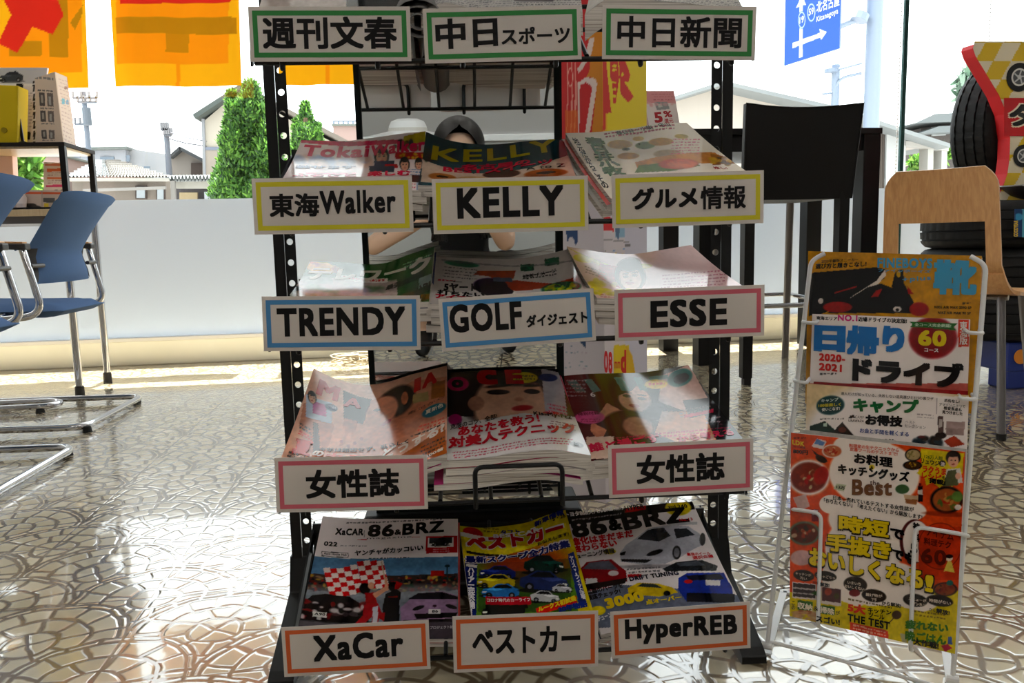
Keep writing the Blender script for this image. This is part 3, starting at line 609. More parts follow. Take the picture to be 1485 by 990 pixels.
# cloth banners hanging inside the glass
def banner(x0, x1, yb, xe0, xe1, lab, paint, dz):
    Yb = 4.5+dz; top = 2.35
    a, c = atY(x0, yb, Yb), atY(x1, yb, Yb); cs = [(xe0, -60), (xe1, -60), (x1, yb), (x0, yb)]
    ta, tc_ = atY(xe0, -60, Yb), atY(xe1, -60, Yb)
    def pos(u, v):
        u = np.asarray(u); v = np.asarray(v); base = flat([ta, tc_, c, a])(u, v); w = .012*np.sin(u*9+dz*40)*(.3+v)+.006*np.sin(u*23+2)
        base = base.copy(); base[..., 1] += w; return base
    t = thing('banner', ((a[0]+c[0])/2, Yb, a[2]), lab, 'banner', 'orange window banners')
    S = Sheet(pos, cs, 110, 110, (244, 172, 18), np.array([.8, .8])); paint(S); b = MB(); S.mesh(b); b.build('cloth', M['cloth'], t)
    b = MB(); tl, tr = pos(0, 0), pos(1, 0); b.obox(tl+[0, .004, 0], tr-tl, [0, .002, 0], [0, 0, top-tl[2]+.03], c=(252, 178, 20)); b.build('upper_cloth', M['cloth'], t)
    b = MB(); b.tube([tl*[1, 1, 0]+[-.02, 0, 2.38], tr*[1, 1, 0]+[.02, 0, 2.38]], .008, 8); g = b.build('hanging_rod', M['white'], t)
    b = MB(); b.tube([tl*[1, 1, 0]+[.1, 0, 2.385], tl*[1, 1, 0]+[.1, 0, ZC]], .002, 5); b.build('cord', M['white'], sub(g)); b = MB(); b.tube([tr*[1, 1, 0]+[-.1, 0, 2.385], tr*[1, 1, 0]+[-.1, 0, ZC]], .002, 5); b.build('cord', M['white'], sub(g))
AM, OR, OL, RD = (244, 172, 18), (242, 142, 12), (182, 122, 12), (206, 40, 26)
def pb1(S):
    S.rect(-80, -70, 118, 104, OR); S.poly([(68, -70), (97, -70), (97, 80), (70, 80)], OL); S.poly([(100, 30), (120, 5), (118, 20), (108, 40)], OL); S.rect(14, 58, 60, 80, OL)
    S.poly([(-30, 10), (10, -60), (60, -60), (90, 18), (74, 47), (47, 37), (25, 75), (-10, 58), (0, 35)], RD); S.poly([(-20, 2), (0, -14), (16, 20), (0, 56), (-30, 50)], AM)
def pb2(S):
    S.rect(168, -60, 332, 92, OR); S.rect(167, 25, 344, 49, OL, 1, .005); S.rect(240, 46, 272, 75, OL, .8); S.rect(174, -60, 335, 6, RD, 1, -.01); S.rect(254, 88, 259, 124, OR)
def pb3(S):
    S.rect(408, -60, 520, 88, OR); S.rect(411, 40, 520, 62, OL); S.poly([(412, 10), (470, 12), (455, -40), (412, -40)], RD); S.poly([(420, -40), (440, 8), (444, 8), (430, -40)], AM); S.rect(472, 90, 478, 124, OR)
banner(-80, 128, 127, -80, 121, 'orange window banner with a red cross shape, furthest left', pb1, 0)
banner(166, 351, 125, 156, 345, 'orange window banner with olive bars in the middle, left of the rack', pb2, .06)
banner(404, 560, 123, 402, 560, 'orange window banner behind the rack upright and mirror edge', pb3, .0)
# ball chain of the blind
for (x, y0, y1, lab) in ((1297, 0, 292, 'white ball chain of the blind hanging above the wooden chair'), (1434, -10, 58, 'white ball chain hanging above the checkered board')):
    b = MB(); p, q = atY(x, y1, 4.6), atY(x+5, y0, 4.6); q[0] = p[0]; n = int((q[2]-p[2])/.022)
    b.tube([p, q], .0012, 5)
    for k in range(n): b.lathe([(0, -.006), (.005, -.003), (.005, .003), (0, .006)], p+(q-p)*k/n, n=6)
    o = b.build('ball_chain', M['plasticw'], loc=tuple(p)); tag(o, lab, 'ball chain', 'blind chains')
# ------------------------------------------------------------------ blue cantilever chairs
def blue_chair(ox, oy, lab):
    t = thing('armchair', (ox, oy, 0), lab, 'chair', 'blue cantilever chairs')
    X = lambda x, y, z: (ox+x, oy+y, z)     # x: back of chair is +x, y: across, origin under the back
    # seat
    G = []; Gb = []
    for i in range(13):
        u = i/12; row = []; rb = []
        for j in range(13):
            v = j/12; a = u*2-1; c = v*2-1; ed = max(abs(a), abs(c))
            x = -.045-.47*(.5-.5*a); y = .235*c*(1-.12*abs(a)**3); sag = .012*(1-a*a)
            th_ = math.sqrt(max(0, 1-ed**3)); z = .448-.012*(a+1)*.5+.03*th_-sag*.5*(1-c*c)
            row.append(X(x, y, z)); rb.append(X(x, y, .445-.012*(a+1)*.5-.032*th_))
        G.append(row); Gb.append(rb)
    b = MB(); b.grid(G, flip=True); b.grid(Gb)
    e = [(0, j) for j in range(13)]+[(i, 12) for i in range(1, 13)]+[(12, j) for j in range(11, -1, -1)]+[(i, 0) for i in range(11, 0, -1)]
    ring = [G[i][j] for i, j in e]+[Gb[i][j] for i, j in e]; k = len(e)
    b.add(ring, [(i, (i+1) % k, k+(i+1) % k, k+i) for i in range(k)]); b.build('seat', M['blue'], t, smooth=True)
    # backrest: waisted, leaning, hollow towards the sitter
    def bp(u, v, off):
        c = v*2-1; hw = .245+.018*(2*u-1)**2-.03*math.sin(u*math.pi)*.6
        z = .535+.33*u; x = -.10+.145*abs(u-.32)**1.15/.68**1.15*(1 if u > .32 else .45)-.045*c*c*(1-.3*u)
        if u > .93: z -= .012*abs(c)**4
        return X(x+off, hw*c, z)
    n1, n2 = 15, 15
    Ff = [[bp(i/n1, j/n2, -.022*(1-(2*j/n2-1)**6)*(1-(2*i/n1-1)**8)) for j in range(n2+1)] for i in range(n1+1)]
    Fb = [[bp(i/n1, j/n2, .022*(1-(2*j/n2-1)**6)*(1-(2*i/n1-1)**8)) for j in range(n2+1)] for i in range(n1+1)]
    b = MB(); b.grid(Ff, flip=False); b.grid(Fb, flip=True); b.build('backrest', M['blue'], t, smooth=True)
    for s in (-1, 1):      # dark hinge covers at the lower corners
        G = []
        for i in range(5):
            u = .02+.36*i/4; row = []
            for j in range(4):
                v = .5+s*(.5-.0-  .055*j/3); p = bp(u, v, .026*(1-(2*v-1)**6)*(1-(2*u-1)**8)+.004); row.append(p)
            G.append(row)
        b = MB(); b.grid(G, flip=s > 0); b.grid([[np.array(p)-[.006, 0, 0] for p in r] for r in G], flip=s < 0); b.build('hinge_cover', M['dgrey'], t, smooth=True)
    # tube frame
    fr = []
    hw = .29
    for s in (-1, 1):
        fr.append(arc([X(-.04, s*hw, .66), X(-.09, s*hw, .60), X(-.085, s*hw, .43), X(-.2, s*hw, .425), X(-.60, s*hw, .425), X(-.66, s*hw, .30), X(-.60, s*hw, .028), X(.02, s*hw, .022)][1:], .06))
    a = [X(-.14, -hw, .665)]+[tuple(p) for p in arc([X(-.12, -hw, .66), X(-.07, -hw, .43), X(-.2, -hw, .415), X(-.60, -hw, .42), X(-.63, -hw, .03), X(.03, -hw, .022), X(.05, hw, .022), X(-.63, hw, .03), X(-.60, hw, .42), X(-.2, hw, .415), X(-.07, hw, .43), X(-.12, hw, .66)], .07, 7)]+[X(-.14, hw, .665)]
    b = MB(); b.tube(a, .0125, 12); b.build('frame', M['chrome'], t, smooth='auto')
    b = MB(); b.tube([X(-.22, -hw, .425), X(-.22, hw, .425)], .011, 8); b.tube([X(-.46, -hw, .425), X(-.46, hw, .425)], .011, 8); b.build('cross_tube', M['chrome'], t, smooth='auto')
    for s in (-1, 1):
        b = MB(); b.tube([X(-.095, s*.20, .60), X(-.098, s*hw, .60)], .008, 8); b.build('back_bracket', M['dgrey'], t, smooth='auto')
        P = [X(-.10, s*hw, .668), X(-.2, s*hw, .672), X(-.32, s*hw, .675), X(-.38, s*hw, .665)]
        b = MB()
        for i in range(3):
            p, q = np.array(P[i]), np.array(P[i+1]); b.hexa([p+[0, -.022, -.012], p+[0, .022, -.012], q+[0, .022, -.012], q+[0, -.022, -.012], p+[0, -.022, .01], p+[0, .022, .01], q+[0, .022, .01], q+[0, -.022, .01]])
        ar = b.build('armrest', M['dgrey'], t, bevel=.005)
        b = MB()
        for i in range(2):
            p, q = np.array(P[i])+[-.01, 0, 0], np.array(P[i+1]); b.hexa([p+[0, -.018, .009], p+[0, .018, .009], q+[0, .018, .009], q+[0, -.018, .009], p+[0, -.018, .016], p+[0, .018, .016], q+[0, .018, .016], q+[0, -.018, .016]])
        b.build('wood_cap', M['wood'], sub(ar), bevel=.002)
        for x in (.03, -.5):
            b = MB(); b.lathe([(.017, 0), (.014, .014), (.012, .02)], X(x, s*(hw-.02), 0), n=12); b.build('glide', M['rubber'], t)
    return t
blue_chair(-1.20, 3.26, 'blue fabric armchair on chrome cantilever frame, the farther of the two')
blue_chair(-1.135, 2.385, 'blue fabric armchair on chrome cantilever frame, nearer one cut by the left edge')
# third floor loop: low chrome stand foot under the table
# table with the display rack
TZ = .83; X1 = -1.485
t = thing('table', (-2.3, 3.95, 0), 'pale top table on chrome legs behind the blue armchairs', 'table')
b = MB(); b.box(-3.25, X1, 3.70, 4.17, TZ-.028, TZ); b.build('table_top', M['woodtop'], t, bevel=.003)
b = MB(); b.box(-3.2, X1-.03, 3.73, 4.14, TZ-.06, TZ-.028); b.build('apron', M['steel'], t)
for (x, y) in ((-1.497, 4.125), (-1.48, 3.74), (-3.2, 4.125), (-3.2, 3.74)):
    b = MB(); b.lathe([(.014, .03), (.016, .12), (.0165, .122), (.0165, TZ-.028)], (x, y, 0), n=16); g = b.build('leg', M['chrome'], t, smooth='auto')
    b = MB(); b.lathe([(.02, 0), (.019, .045), (.014, .05)], (x, y, 0), n=16); b.build('rubber_foot', M['dgrey'], sub(g))
e_ = atZ(66, 591, .022)
b = MB(); b.tube(arc([(-3.1, e_[1]+.02, .024), (e_[0], e_[1]+.02, .024), (e_[0]+.03, e_[1]+.09, .024), (e_[0]-.02, e_[1]+.14, .024), (-3.1, e_[1]+.15, .024)], .05, 6), .0125, 10); g = b.build('floor_rail', M['chrome'], t, smooth='auto')
b = MB(); b.lathe([(.018, 0), (.015, .012), (.012, .018)], (e_[0]-.03, e_[1]+.02, 0), n=12); b.build('glide', M['rubber'], sub(g))
# dark frame rack on the table
t = thing('display_rack', (-1.8, 3.95, TZ), 'dark metal tabletop rack holding leaflets behind the blue chairs', 'rack')
xr, yf, yb, zt = -1.462, 3.78, 4.10, 1.125
b = MB()
for (x, y) in ((xr, yf), (xr-.01, yb), (-2.35, yf), (-2.35, yb)): pass
for (x, y) in ((xr-.012, yf), (xr-.012, yb), (-2.35, yf), (-2.35, yb)):
    b = MB(); b.box(x-.012, x+.012, y-.012, y+.012, TZ+.003, zt-.02); b.build('post', M['black'], t)
b = MB(); b.box(-2.37, xr+.002, yf-.014, yb+.014, zt-.022, zt-.006, c=(36, 30, 28)); b.build('rim', M['out'], t)
b = MB(); b.box(-2.35, xr-.01, yf, yb, zt-.032, zt-.022); b.build('shelf_board', M['woodtop'], t)
b = MB(); b.box(-2.37, xr+.002, yf-.012, yf+.012, TZ, TZ+.012); b.box(-2.37, xr+.002, yb-.012, yb+.012, TZ, TZ+.012); b.build('base_rail', M['black'], t)
ZS = zt-.006
# things on the rack
def leaflet(name, lab, cat, pts4, thick, paint, base, nx=90, ny=120, size=(.2, .3), mt='matte', group=None):
    c = [np.array(p) for p in pts4[0]]
    t = thing(name, (c[2]+c[3])/2, lab, cat, group)
    n = np.cross(c[1]-c[0], c[3]-c[0]); n = n/np.linalg.norm(n)*thick     # points away from the viewer
    if n @ (c[0]-CC) < 0: n = -n
    b = MB(); b.hexa([c[3]+n*.6, c[2]+n*.6, c[2]+n*1.6, c[3]+n*1.6, c[0]+n*.6, c[1]+n*.6, c[1]+n*1.6, c[0]+n*1.6], c=base); b.build('body', M['matte'], t)
    S = Sheet(flat(c), pts4[1], nx, ny, base, np.array(size)); paint(S); b = MB(); S.mesh(b); b.build('printed_face', M[mt], t)
    return t
def onz(x, Y, z): return np.array([x, Y, z])
def quad(px, Y, z0=None):
    q = [atY(x, y, Y) for x, y in px]
    if z0 is not None: q[2][2] = z0; q[3][2] = z0
    return (q, px)
def pp(S):
    S.rect(-30, 98, 70, 122, (206, 208, 214)); S.car(16, 112, 36, (60, 66, 74)); S.rect(-30, 122, 70, 126, (240, 238, 236)); S.rect(23, 122, 33, 131, (20, 20, 20)); S.rect(47, 118, 50, 205, (30, 30, 32)); S.rect(22, 184, 43, 194, (36, 34, 36)); S.lines(26, 134, 46, 11, 4.4, (150, 146, 150), 0, 1.6)
    for k in range(7): S.rect(46.5, 121+k*12, 50.5, 123+k*12, (235, 235, 235))
leaflet('poster_stand', 'white car poster standing at the back of the tabletop rack', 'poster', quad([(-40, 98), (68, 98), (52, 203), (-40, 205)], 3.98, ZS), .012, pp, (232, 226, 222), 80, 90, (.3, .35))
def pf1(S):
    S.lines(55, 108, 80, 1, 4, (110, 110, 112)); S.lines(58, 121, 78, 1, 3, (60, 60, 64), 0, 2)
    for y in (124, 146, 175): S.rect(60, y, 67, y+16, (90, 82, 80)); S.rect(70, y, 78, y+16, (116, 104, 100)); S.lines(60, y+18, 78, 1, 3, (90, 90, 94), 0, 2); S.rect(62, y+3, 65, y+12, (170, 160, 150)); S.rect(72, y+4, 75, y+14, (180, 176, 170))
A = atY(52, 203, 3.86); B = atY(91, 200, 3.82); Cc = atY(109, 201, 3.93); hh = atY(82, 102, 3.82)[2]
for q in (A, B, Cc): q[2] = ZS
A2, B2, C2 = A+[.012, .02, 0], B+[-.02, .03, 0], Cc+[-.02, .02, 0]; A2[2] = atY(58, 112, 3.86)[2]; B2[2] = hh; C2[2] = atY(103, 110, 3.93)[2]
t = leaflet('leaflet_stand', 'beige folded leaflet standing on the right end of the tabletop rack', 'leaflet', ([A2, B2, B, A], [(56, 110), (82, 102), (91, 200), (52, 203)]), .004, pf1, (226, 204, 184))
S = Sheet(flat([B2, C2, Cc, B]), [(82, 102), (103, 110), (109, 201), (91, 200)], 30, 90, (226, 206, 190), np.array([.1, .3])); S.rect(92, 141, 97, 149, (110, 180, 200)); S.rect(99, 143, 103, 149, (120, 170, 200)); S.rect(97, 124, 103, 128, (150, 110, 90)); S.lines(88, 112, 104, 18, 5, (190, 160, 150), .3, 1.5)
b = MB(); S.mesh(b); b.add([B2+[0, .004, 0], C2+[0, .004, 0], Cc+[0, .004, 0], B+[0, .004, 0]], [(0, 1, 2, 3)], 0, (200, 120, 130)); b.build('side_face', M['matte'], t)
q = quad([(-30, 122), (26, 124), (24, 203), (-30, 204)], 3.83, ZS); a4 = q[0]
t = thing('box_file', (a4[2]+a4[3])/2, 'yellow box file at the left end of the tabletop rack', 'box')
b = MB(); d = np.array([0, .1, 0]); b.hexa([a4[3], a4[2], a4[2]+d, a4[3]+d, a4[0], a4[1], a4[1]+d, a4[0]+d], c=(216, 186, 14)); b.build('case', M['out'], t, bevel=.004)
b = MB(); e = np.array([0, -.002, 0]); m0 = (a4[0]*.6+a4[1]*.4+a4[2]*.0); m0 = a4[3]*.3+a4[2]*.7; b.lathe([(.0, 0), (.012, 0), (.012, .004), (0, .004)], m0+[0, -.001, .06], (0, -1, 0), n=16, c=(160, 138, 20)); b.build('finger_hole', M['out'], t)
p = atY(33, 203, 3.86); p[2] = ZS
t = thing('card_holder', p, 'small black stem holder with round foot beside the yellow box file', 'stand')
b = MB(); b.lathe([(.026, 0), (.026, .006), (.008, .016), (.0, .017)], p, n=20); b.build('foot', M['black'], t, smooth='auto')
b = MB(); b.obox(p+[-.006, -.003, .012], [.012, 0, 0], [0, .006, 0], [-.012, 0, .20]); b.build('stem', M['black'], t)
# flyers inside the rack
def pfl(S):
    S.rect(65, 237, 96, 240, (206, 120, 90)); S.rect(68, 243, 94, 247, (228, 110, 60)); S.rect(68, 254, 94, 257, (228, 120, 70)); S.rect(66, 264, 95, 267, (210, 60, 110)); S.lines(68, 248, 94, 2, 3, (180, 150, 140), 0, 1.5); S.lines(68, 258, 94, 2, 3, (180, 150, 140), 0, 1.5); S.car(80, 272, 8, (60, 60, 64)); S.car(89, 272, 8, (60, 60, 64))
leaflet('flyer', 'white flyer with orange and pink bands standing inside the tabletop rack', 'flyer', quad([(63, 235), (97, 236), (98, 277), (63, 277)], 4.0, TZ+.08), .003, pfl, (226, 212, 204), 40, 50, (.12, .15))
def pfl2(S):
    S.rect(38, 278, 96, 281, (226, 100, 60)); S.ell(45, 296, 9, 3, (50, 46, 46)); S.ell(52, 299, 9, 3, (66, 60, 58)); S.rect(64, 286, 80, 292, (90, 92, 96)); S.rect(65, 293, 72, 298, (220, 196, 60)); S.rect(61, 276, 62, 302, (170, 160, 150)); S.lines(64, 299, 82, 1, 3, (150, 140, 130))
leaflet('flyer', 'grey flyer with a shoe picture lying against the front of the tabletop rack', 'flyer', quad([(30, 275), (97, 276), (97, 303), (30, 304)], 3.90, TZ+.001), .004, pfl2, (206, 192, 184), 60, 40, (.22, .1))
a4 = quad([(-40, 208), (17, 211), (20, 288), (-40, 290)], 4.06, TZ+.001)[0]
t = thing('carton', (a4[2]+a4[3])/2, 'pale pink carton under the tabletop rack at the left edge', 'box')
b = MB(); d = np.array([0, .05, 0]); b.hexa([a4[3], a4[2], a4[2]+d, a4[3]+d, a4[0], a4[1], a4[1]+d, a4[0]+d], c=(240, 206, 196)); b.build('carton_body', M['out'], t, bevel=.002)
b = MB(); q = a4[2]*.5+a4[3]*.5; b.obox(q+[-.1, -.001, .02], [.1, 0, 0], [0, -.001, 0], [0, 0, .05], c=(226, 160, 150)); b.build('printed_band', M['matte'], t)
p = atY(14, 268, 3.86); p[2] = TZ+.001
t = thing('paper_bag', p, 'crumpled pale grey bag on the table at the left edge', 'bag')
b = MB(); g = random.Random(3); pr = [(0, 0), (.055, .0), (.065, .03), (.058, .06), (.045, .085), (.03, .10), (.036, .112), (0, .105)]
b.lathe(pr, p, n=14, c=(206, 200, 206)); b.v = [tuple(np.array(v)+np.array([g.uniform(-.006, .006), g.uniform(-.006, .006), g.uniform(-.003, .003)*(v[2] > TZ+.01)])) for v in b.v]; b.build('bag_body', M['out'], t)
b = MB(); b.lathe([(.034, .098), (.038, .103), (.034, .108)], p, n=12, closed=True, c=(150, 70, 80)); b.build('tie', M['out'], t)

# ------------------------------------------------------------------ right: high table, stools, wooden chair, tyres
p = atZ(1018, 520); LYn = 3.86; LYr = 4.42; zt = atY(1255, 187, LYn)[2]; xl = atY(1022, 345, LYn)[0]; xrr = atY(1255, 300, LYn)[0]
t = thing('high_table', ((xl+xrr)/2, 4.1, 0), 'black high counter table by the window behind the rack', 'table')
b = MB(); b.box(atY(938, 190, LYn)[0]-.25, xrr+.05, LYn-.05, LYr+.05, zt-.03, zt); b.build('table_top', M['blackmat'], t, bevel=.003)
b = MB(); b.box(xl-.02, xrr+.03, LYn-.03, LYr+.03, zt-.11, zt-.03); b.build('apron', M['blackmat'], t)
for x in (xl, xrr):
    for y in (LYn, LYr):
        b = MB(); b.box(x-.045, x+.045, y-.045, y+.045, 0, zt-.03); b.build('leg', M['blackmat'], t, bevel=.003)
# things on it
def p5(S):
    S.rect(930, 129, 990, 147, (222, 150, 150)); S.lines(948, 133, 980, 3, 4, (180, 90, 96), 0, 1.5); S.poly([(952, 145), (971, 145), (974, 155), (955, 157)], (150, 152, 150)); S.poly([(956, 148), (962, 148), (964, 152), (958, 153)], (200, 200, 190))
    S.blobs(940, 144, 985, 150, [(226, 166, 166)], 14, 3, 5, .6)
    S.txt('5', (951, 175), (963, 174), 15, (176, 28, 36), .06); S.txt('%', (964.5, 167), (977, 167), 9, (176, 28, 36), .04); S.txt('還元', (965, 176), (978, 175), 7, (190, 60, 66), .02)
    S.rect(951, 177, 979, 178.6, (80, 50, 50)); S.lines(952, 181, 976, 2, 3, (110, 80, 80), 0, 2)
c = quad([(937, 129), (982, 129), (988, 190), (944, 190)], 4.0, zt+.001)
c[0][0][1] += .05; c[0][1][1] += .05
t = leaflet('card_stand', 'pink and white folded card reading 5% on the high table', 'card', c, .003, p5, (232, 218, 212), 60, 80, (.16, .21))
b = MB(); q = c[0]; b.add([q[0], q[1], q[2]+[0, .13, 0], q[3]+[0, .13, 0]], [(0, 1, 2, 3)], 0, (222, 190, 186)); b.add([q[0]+[0, .002, 0], q[1]+[0, .002, 0], q[2]+[0, .132, 0], q[3]+[0, .132, 0]], [(3, 2, 1, 0)], 0, (222, 190, 186)); b.build('back_leaf', M['matte'], t)
p = atY(940, 188, 4.2); p[2] = zt+.001
t = thing('napkin_box', p, 'black upright box on the high table behind the pink card', 'box')
b = MB(); b.box(p[0]-.03, p[0]+.1, 4.2, 4.3, zt+.001, atY(938, 154, 4.2)[2]); b.build('box_body', M['blackmat'], t, bevel=.004)
b = MB(); zz = atY(938, 154, 4.2)[2]; b.box(p[0]-.01, p[0]+.08, 4.23, 4.27, zz, zz+.002); b.build('lid_slot', M['dgrey'], t)
p = atY(990, 180, 3.95); p[2] = zt+.001
o = MB(); o.tube([p+[-.03, 0, .004], p+[-.01, 0, .02], p+[.01, 0, .022], p+[.022, 0, .008], p+[.012, 0, .004], p+[-.004, 0, .012], p+[-.02, 0, .03]], .003, 6, c=(90, 90, 86)); o = o.build('pen_chain', M['out'], loc=tuple(p)); tag(o, 'small curl of dark cord on the high table right of the pink card', 'cord')
# black high chair
YR = 3.28; a = atY(1074, 156, YR); bb = atY(1231, 154, YR); xa, xb = 1.448, 1.875; zt2 = bb[2]; zb = atY(1220, 288, YR)[2]
t = thing('high_chair', ((xa+xb)/2, 3.5, 0), 'black leather high chair with wide back at the high table', 'chair')
G = []; Gb = []
for i in range(11):
    u = i/10; z = zb+(zt2-zb)*u; row = []; rb = []
    for j in range(17):
        v = j/16; cx = 2*v-1; x = xa-.035+(xb-xa+.06)*v+(.012*u*cx); y = YR-.015-.05*u+.05*(1-cx*cx)*.8; zz = z-.012*(1-cx*cx)*u; row.append((x, y-.014, zz)); rb.append((x, y+.018, zz))
    G.append(row); Gb.append(rb)
b = MB(); b.grid(G, flip=False); b.grid(Gb, flip=True)
e = [(0, j) for j in range(17)]+[(i, 16) for i in range(1, 11)]+[(10, j) for j in range(15, -1, -1)]+[(i, 0) for i in range(9, 0, -1)]; k = len(e)
b.add([G[i][j] for i, j in e]+[Gb[i][j] for i, j in e], [(i, (i+1) % k, k+(i+1) % k, k+i) for i in range(k)]); b.build('backrest', M['leather'], t, smooth='auto')
b = MB(); b.tube([G[i][0] for i in range(11)]+[G[10][j] for j in range(1, 17)]+[G[i][16] for i in range(9, -1, -1)], .004, 6); b.build('piping', M['leather'], t)
ZSx = zb+.062
b = MB(); b.box(xa-.02, xb+.02, YR+.02, YR+.46, ZSx-.06, ZSx); b.build('seat', M['leather'], t, bevel=.015)
for x in (xa, xb):
    b = MB(); b.hexa([(x-.022, YR-.018, 0.03), (x+.022, YR-.018, 0.03), (x+.022, YR+.022, 0.03), (x-.022, YR+.022, 0.03), (x-.022, YR-.022, zb+.03), (x+.022, YR-.022, zb+.03), (x+.022, YR+.03, zb+.03), (x-.022, YR+.03, zb+.03)]); g = b.build('leg', M['leather'], t)
    b = MB(); b.box(x-.012, x+.02, YR-.012, YR+.018, 0, .03); b.build('foot', M['rubber'], sub(g))
pf = atZ(1136, 517); xfl = xa+.05
for x in (pf[0], xfl):
    b = MB(); tp = atY(1146, 294, YR+.40); b.tube([(x, pf[1]-.02, 0), (tp[0] if x > 1.7 else x, YR+.40, ZSx-.05)], .018, 12); b.build('leg', M['steel'], t, smooth='auto')
zr = atY(1140, 426, pf[1]-.05)[2]
b = MB(); b.tube([(xfl, pf[1]-.05, zr), (pf[0]-.01, pf[1]-.05, zr)], .011, 10); b.tube([(pf[0]-.01, pf[1]-.05, zr), (xb, YR, zr)], .011, 10); b.tube([(xfl, pf[1]-.05, zr), (xa, YR, zr)], .011, 10); b.tube([(xa, YR+.02, zr), (xb, YR+.02, zr)], .011, 10); b.build('foot_rail', M['chrome'], t, smooth='auto')
# bent plywood chair
D = np.array([.77, .64, 0]); D /= np.linalg.norm(D); Wv = np.array([D[1], -D[0], 0]); ctr = atY(1368, 330, 2.35)*[1, 1, 0]
t = thing('plywood_chair', ctr+D*.2, 'bent beech plywood chair with a cut-out back and grey legs', 'chair')
zt3 = atY(1368, 245, 2.33)[2]; zs = atY(1450, 412, 2.5)[2]-.005; zlo = atY(1350, 325, 2.33)[2]
def shell(s, w):      # path from back top (s=0) over the bend to the seat front (s=1); w across -1..1
    if s < .42: f = s/.42; x = -.045+.05*f; z = zt3-(zt3-zs-.07)*f; hw = .158+.014*f
    elif s < .58: f = (s-.42)/.16; an = f*math.pi/2; x = .005+.07*(1-math.cos(an)); z = zs+.07-.07*math.sin(an); hw = .172+.03*f
    else: f = (s-.58)/.42; x = .075+.36*f; z = zs-.012*math.sin(f*math.pi)-.03*max(0, f-.8)**2*25; hw = .205-.01*f
    rc = .05
    if s < .08: q = 1-s/.08; hw -= .035*q*q
    if s > .92: q = (s-.92)/.08; hw -= .05*q*q
    return ctr+D*x+Wv*hw*w+_z*z-D*.018*(w*w)*(1 if s < .42 else 0)
ns, nw = 50, 24; sl_ = [i/ns for i in range(ns+1)]
zz = [shell(s, 0)[2] for s in sl_]; b = MB(); vs = []; fs = []
for lay in (0, 1):
    for s in sl_:
        for j in range(nw+1):
            w = 2*j/nw-1; e = .004; n = np.cross(shell(min(1, s+e), w)-shell(max(0, s-e), w), Wv); n = n/np.linalg.norm(n); vs.append(shell(s, w)+n*(.011 if lay else 0))
idx = lambda l, i, j: l*(ns+1)*(nw+1)+i*(nw+1)+j
hole = lambda i, j: (shell((i+.5)/ns, 0)[2] < zlo) and ((i+.5)/ns < .40) and abs(2*(j+.5)/nw-1) < .72
for i in range(ns):
    for j in range(nw):
        if hole(i, j): continue
        fs.append((idx(0, i, j), idx(0, i, j+1), idx(0, i+1, j+1), idx(0, i+1, j))); fs.append((idx(1, i, j), idx(1, i+1, j), idx(1, i+1, j+1), idx(1, i, j+1)))
        for (di, dj, p, q) in ((-1, 0, (i, j), (i, j+1)), (1, 0, (i+1, j+1), (i+1, j)), (0, -1, (i+1, j), (i, j)), (0, 1, (i, j+1), (i+1, j+1))):
            ii, jj = i+di, j+dj
            if ii < 0 or jj < 0 or ii >= ns or jj >= nw or hole(ii, jj): fs.append((idx(0, *q), idx(0, *p), idx(1, *p), idx(1, *q)))
b.add(vs, fs); b.build('shell', M['wood'], t, smooth='auto')
for (f, s) in ((.10, -1), (.10, 1), (.40, -1), (.40, 1)):
    p = ctr+D*f+Wv*.15*s+_z*(zs-.02); q = ctr+D*(f+(.06 if f > .2 else -.1))+Wv*.19*s
    b = MB(); b.tube([p, q+_z*.012], .0125, 12); g = b.build('leg', M['steel'], t, smooth='auto')
    b = MB(); b.lathe([(.015, 0), (.015, .02)], q, n=12); b.build('foot_cap', M['rubber'], sub(g))
b = MB()
for f in (.10, .40): b.tube([ctr+D*f-Wv*.17+_z*(zs-.02), ctr+D*f+Wv*.17+_z*(zs-.02)], .011, 8)
b.build('under_frame', M['steel'], t, smooth='auto')
# tyres
def tyre(name, o, ax, R, w, lab, group=None, blocks=True):
    t = thing(name, np.array(o)-np.array([0, 0, R if abs(ax[2]) < .5 else w/2]), lab, 'tyre', group)
    h = w/2; pr = [(R*.62, -h*.72), (R*.66, -h*.95), (R*.8, -h*1.05), (R*.92, -h*.95), (R*.965, -h*.8)]
    gs = [-.62, -.22, .22, .62]; xs = [-.8]
    for g in gs: pr += [(R-.002-.008*abs(g)**2, h*(g-.045)), (R-.011, h*(g-.035)), (R-.011, h*(g+.035)), (R-.002-.008*abs(g)**2, h*(g+.045))]
    pr += [(R*.965, h*.8), (R*.92, h*.95), (R*.8, h*1.05), (R*.66, h*.95), (R*.62, h*.72), (R*.6, 0)]
    b = MB(); NT = 160; b.lathe(pr, o, ax, NT, closed=True); O = Vector(o); A_ = Vector(ax)
    for i, (r_, z_) in enumerate(pr):          # cross grooves between the ribs
        if r_ < R-.0105 or abs(z_) > h*.9: continue
        for j in range(i % 2, NT, 4):
            v = Vector(b.v[i*NT+j])-O; ra = v-A_*v.dot(A_); b.v[i*NT+j] = tuple(O+v-ra.normalized()*.005)
    b.build('carcass', M['rubber'], t, smooth='auto')
    b = MB(); b.lathe([(R*.635, -h*.9), (R*.65, -h*.99), (R*.64, -h*.7)], o, ax, 60, closed=True); b.lathe([(R*.635, h*.9), (R*.65, h*.99), (R*.64, h*.7)], o, ax, 60, closed=True); b.build('bead_ring', M['dgrey'], t); return t
sx, sy, sr = 2.54, 3.16, .315
bz = .195
t = thing('tyre_pallet', (sx, sy, 0), 'blue plastic stand with an orange badge under the tyre stack', 'stand')
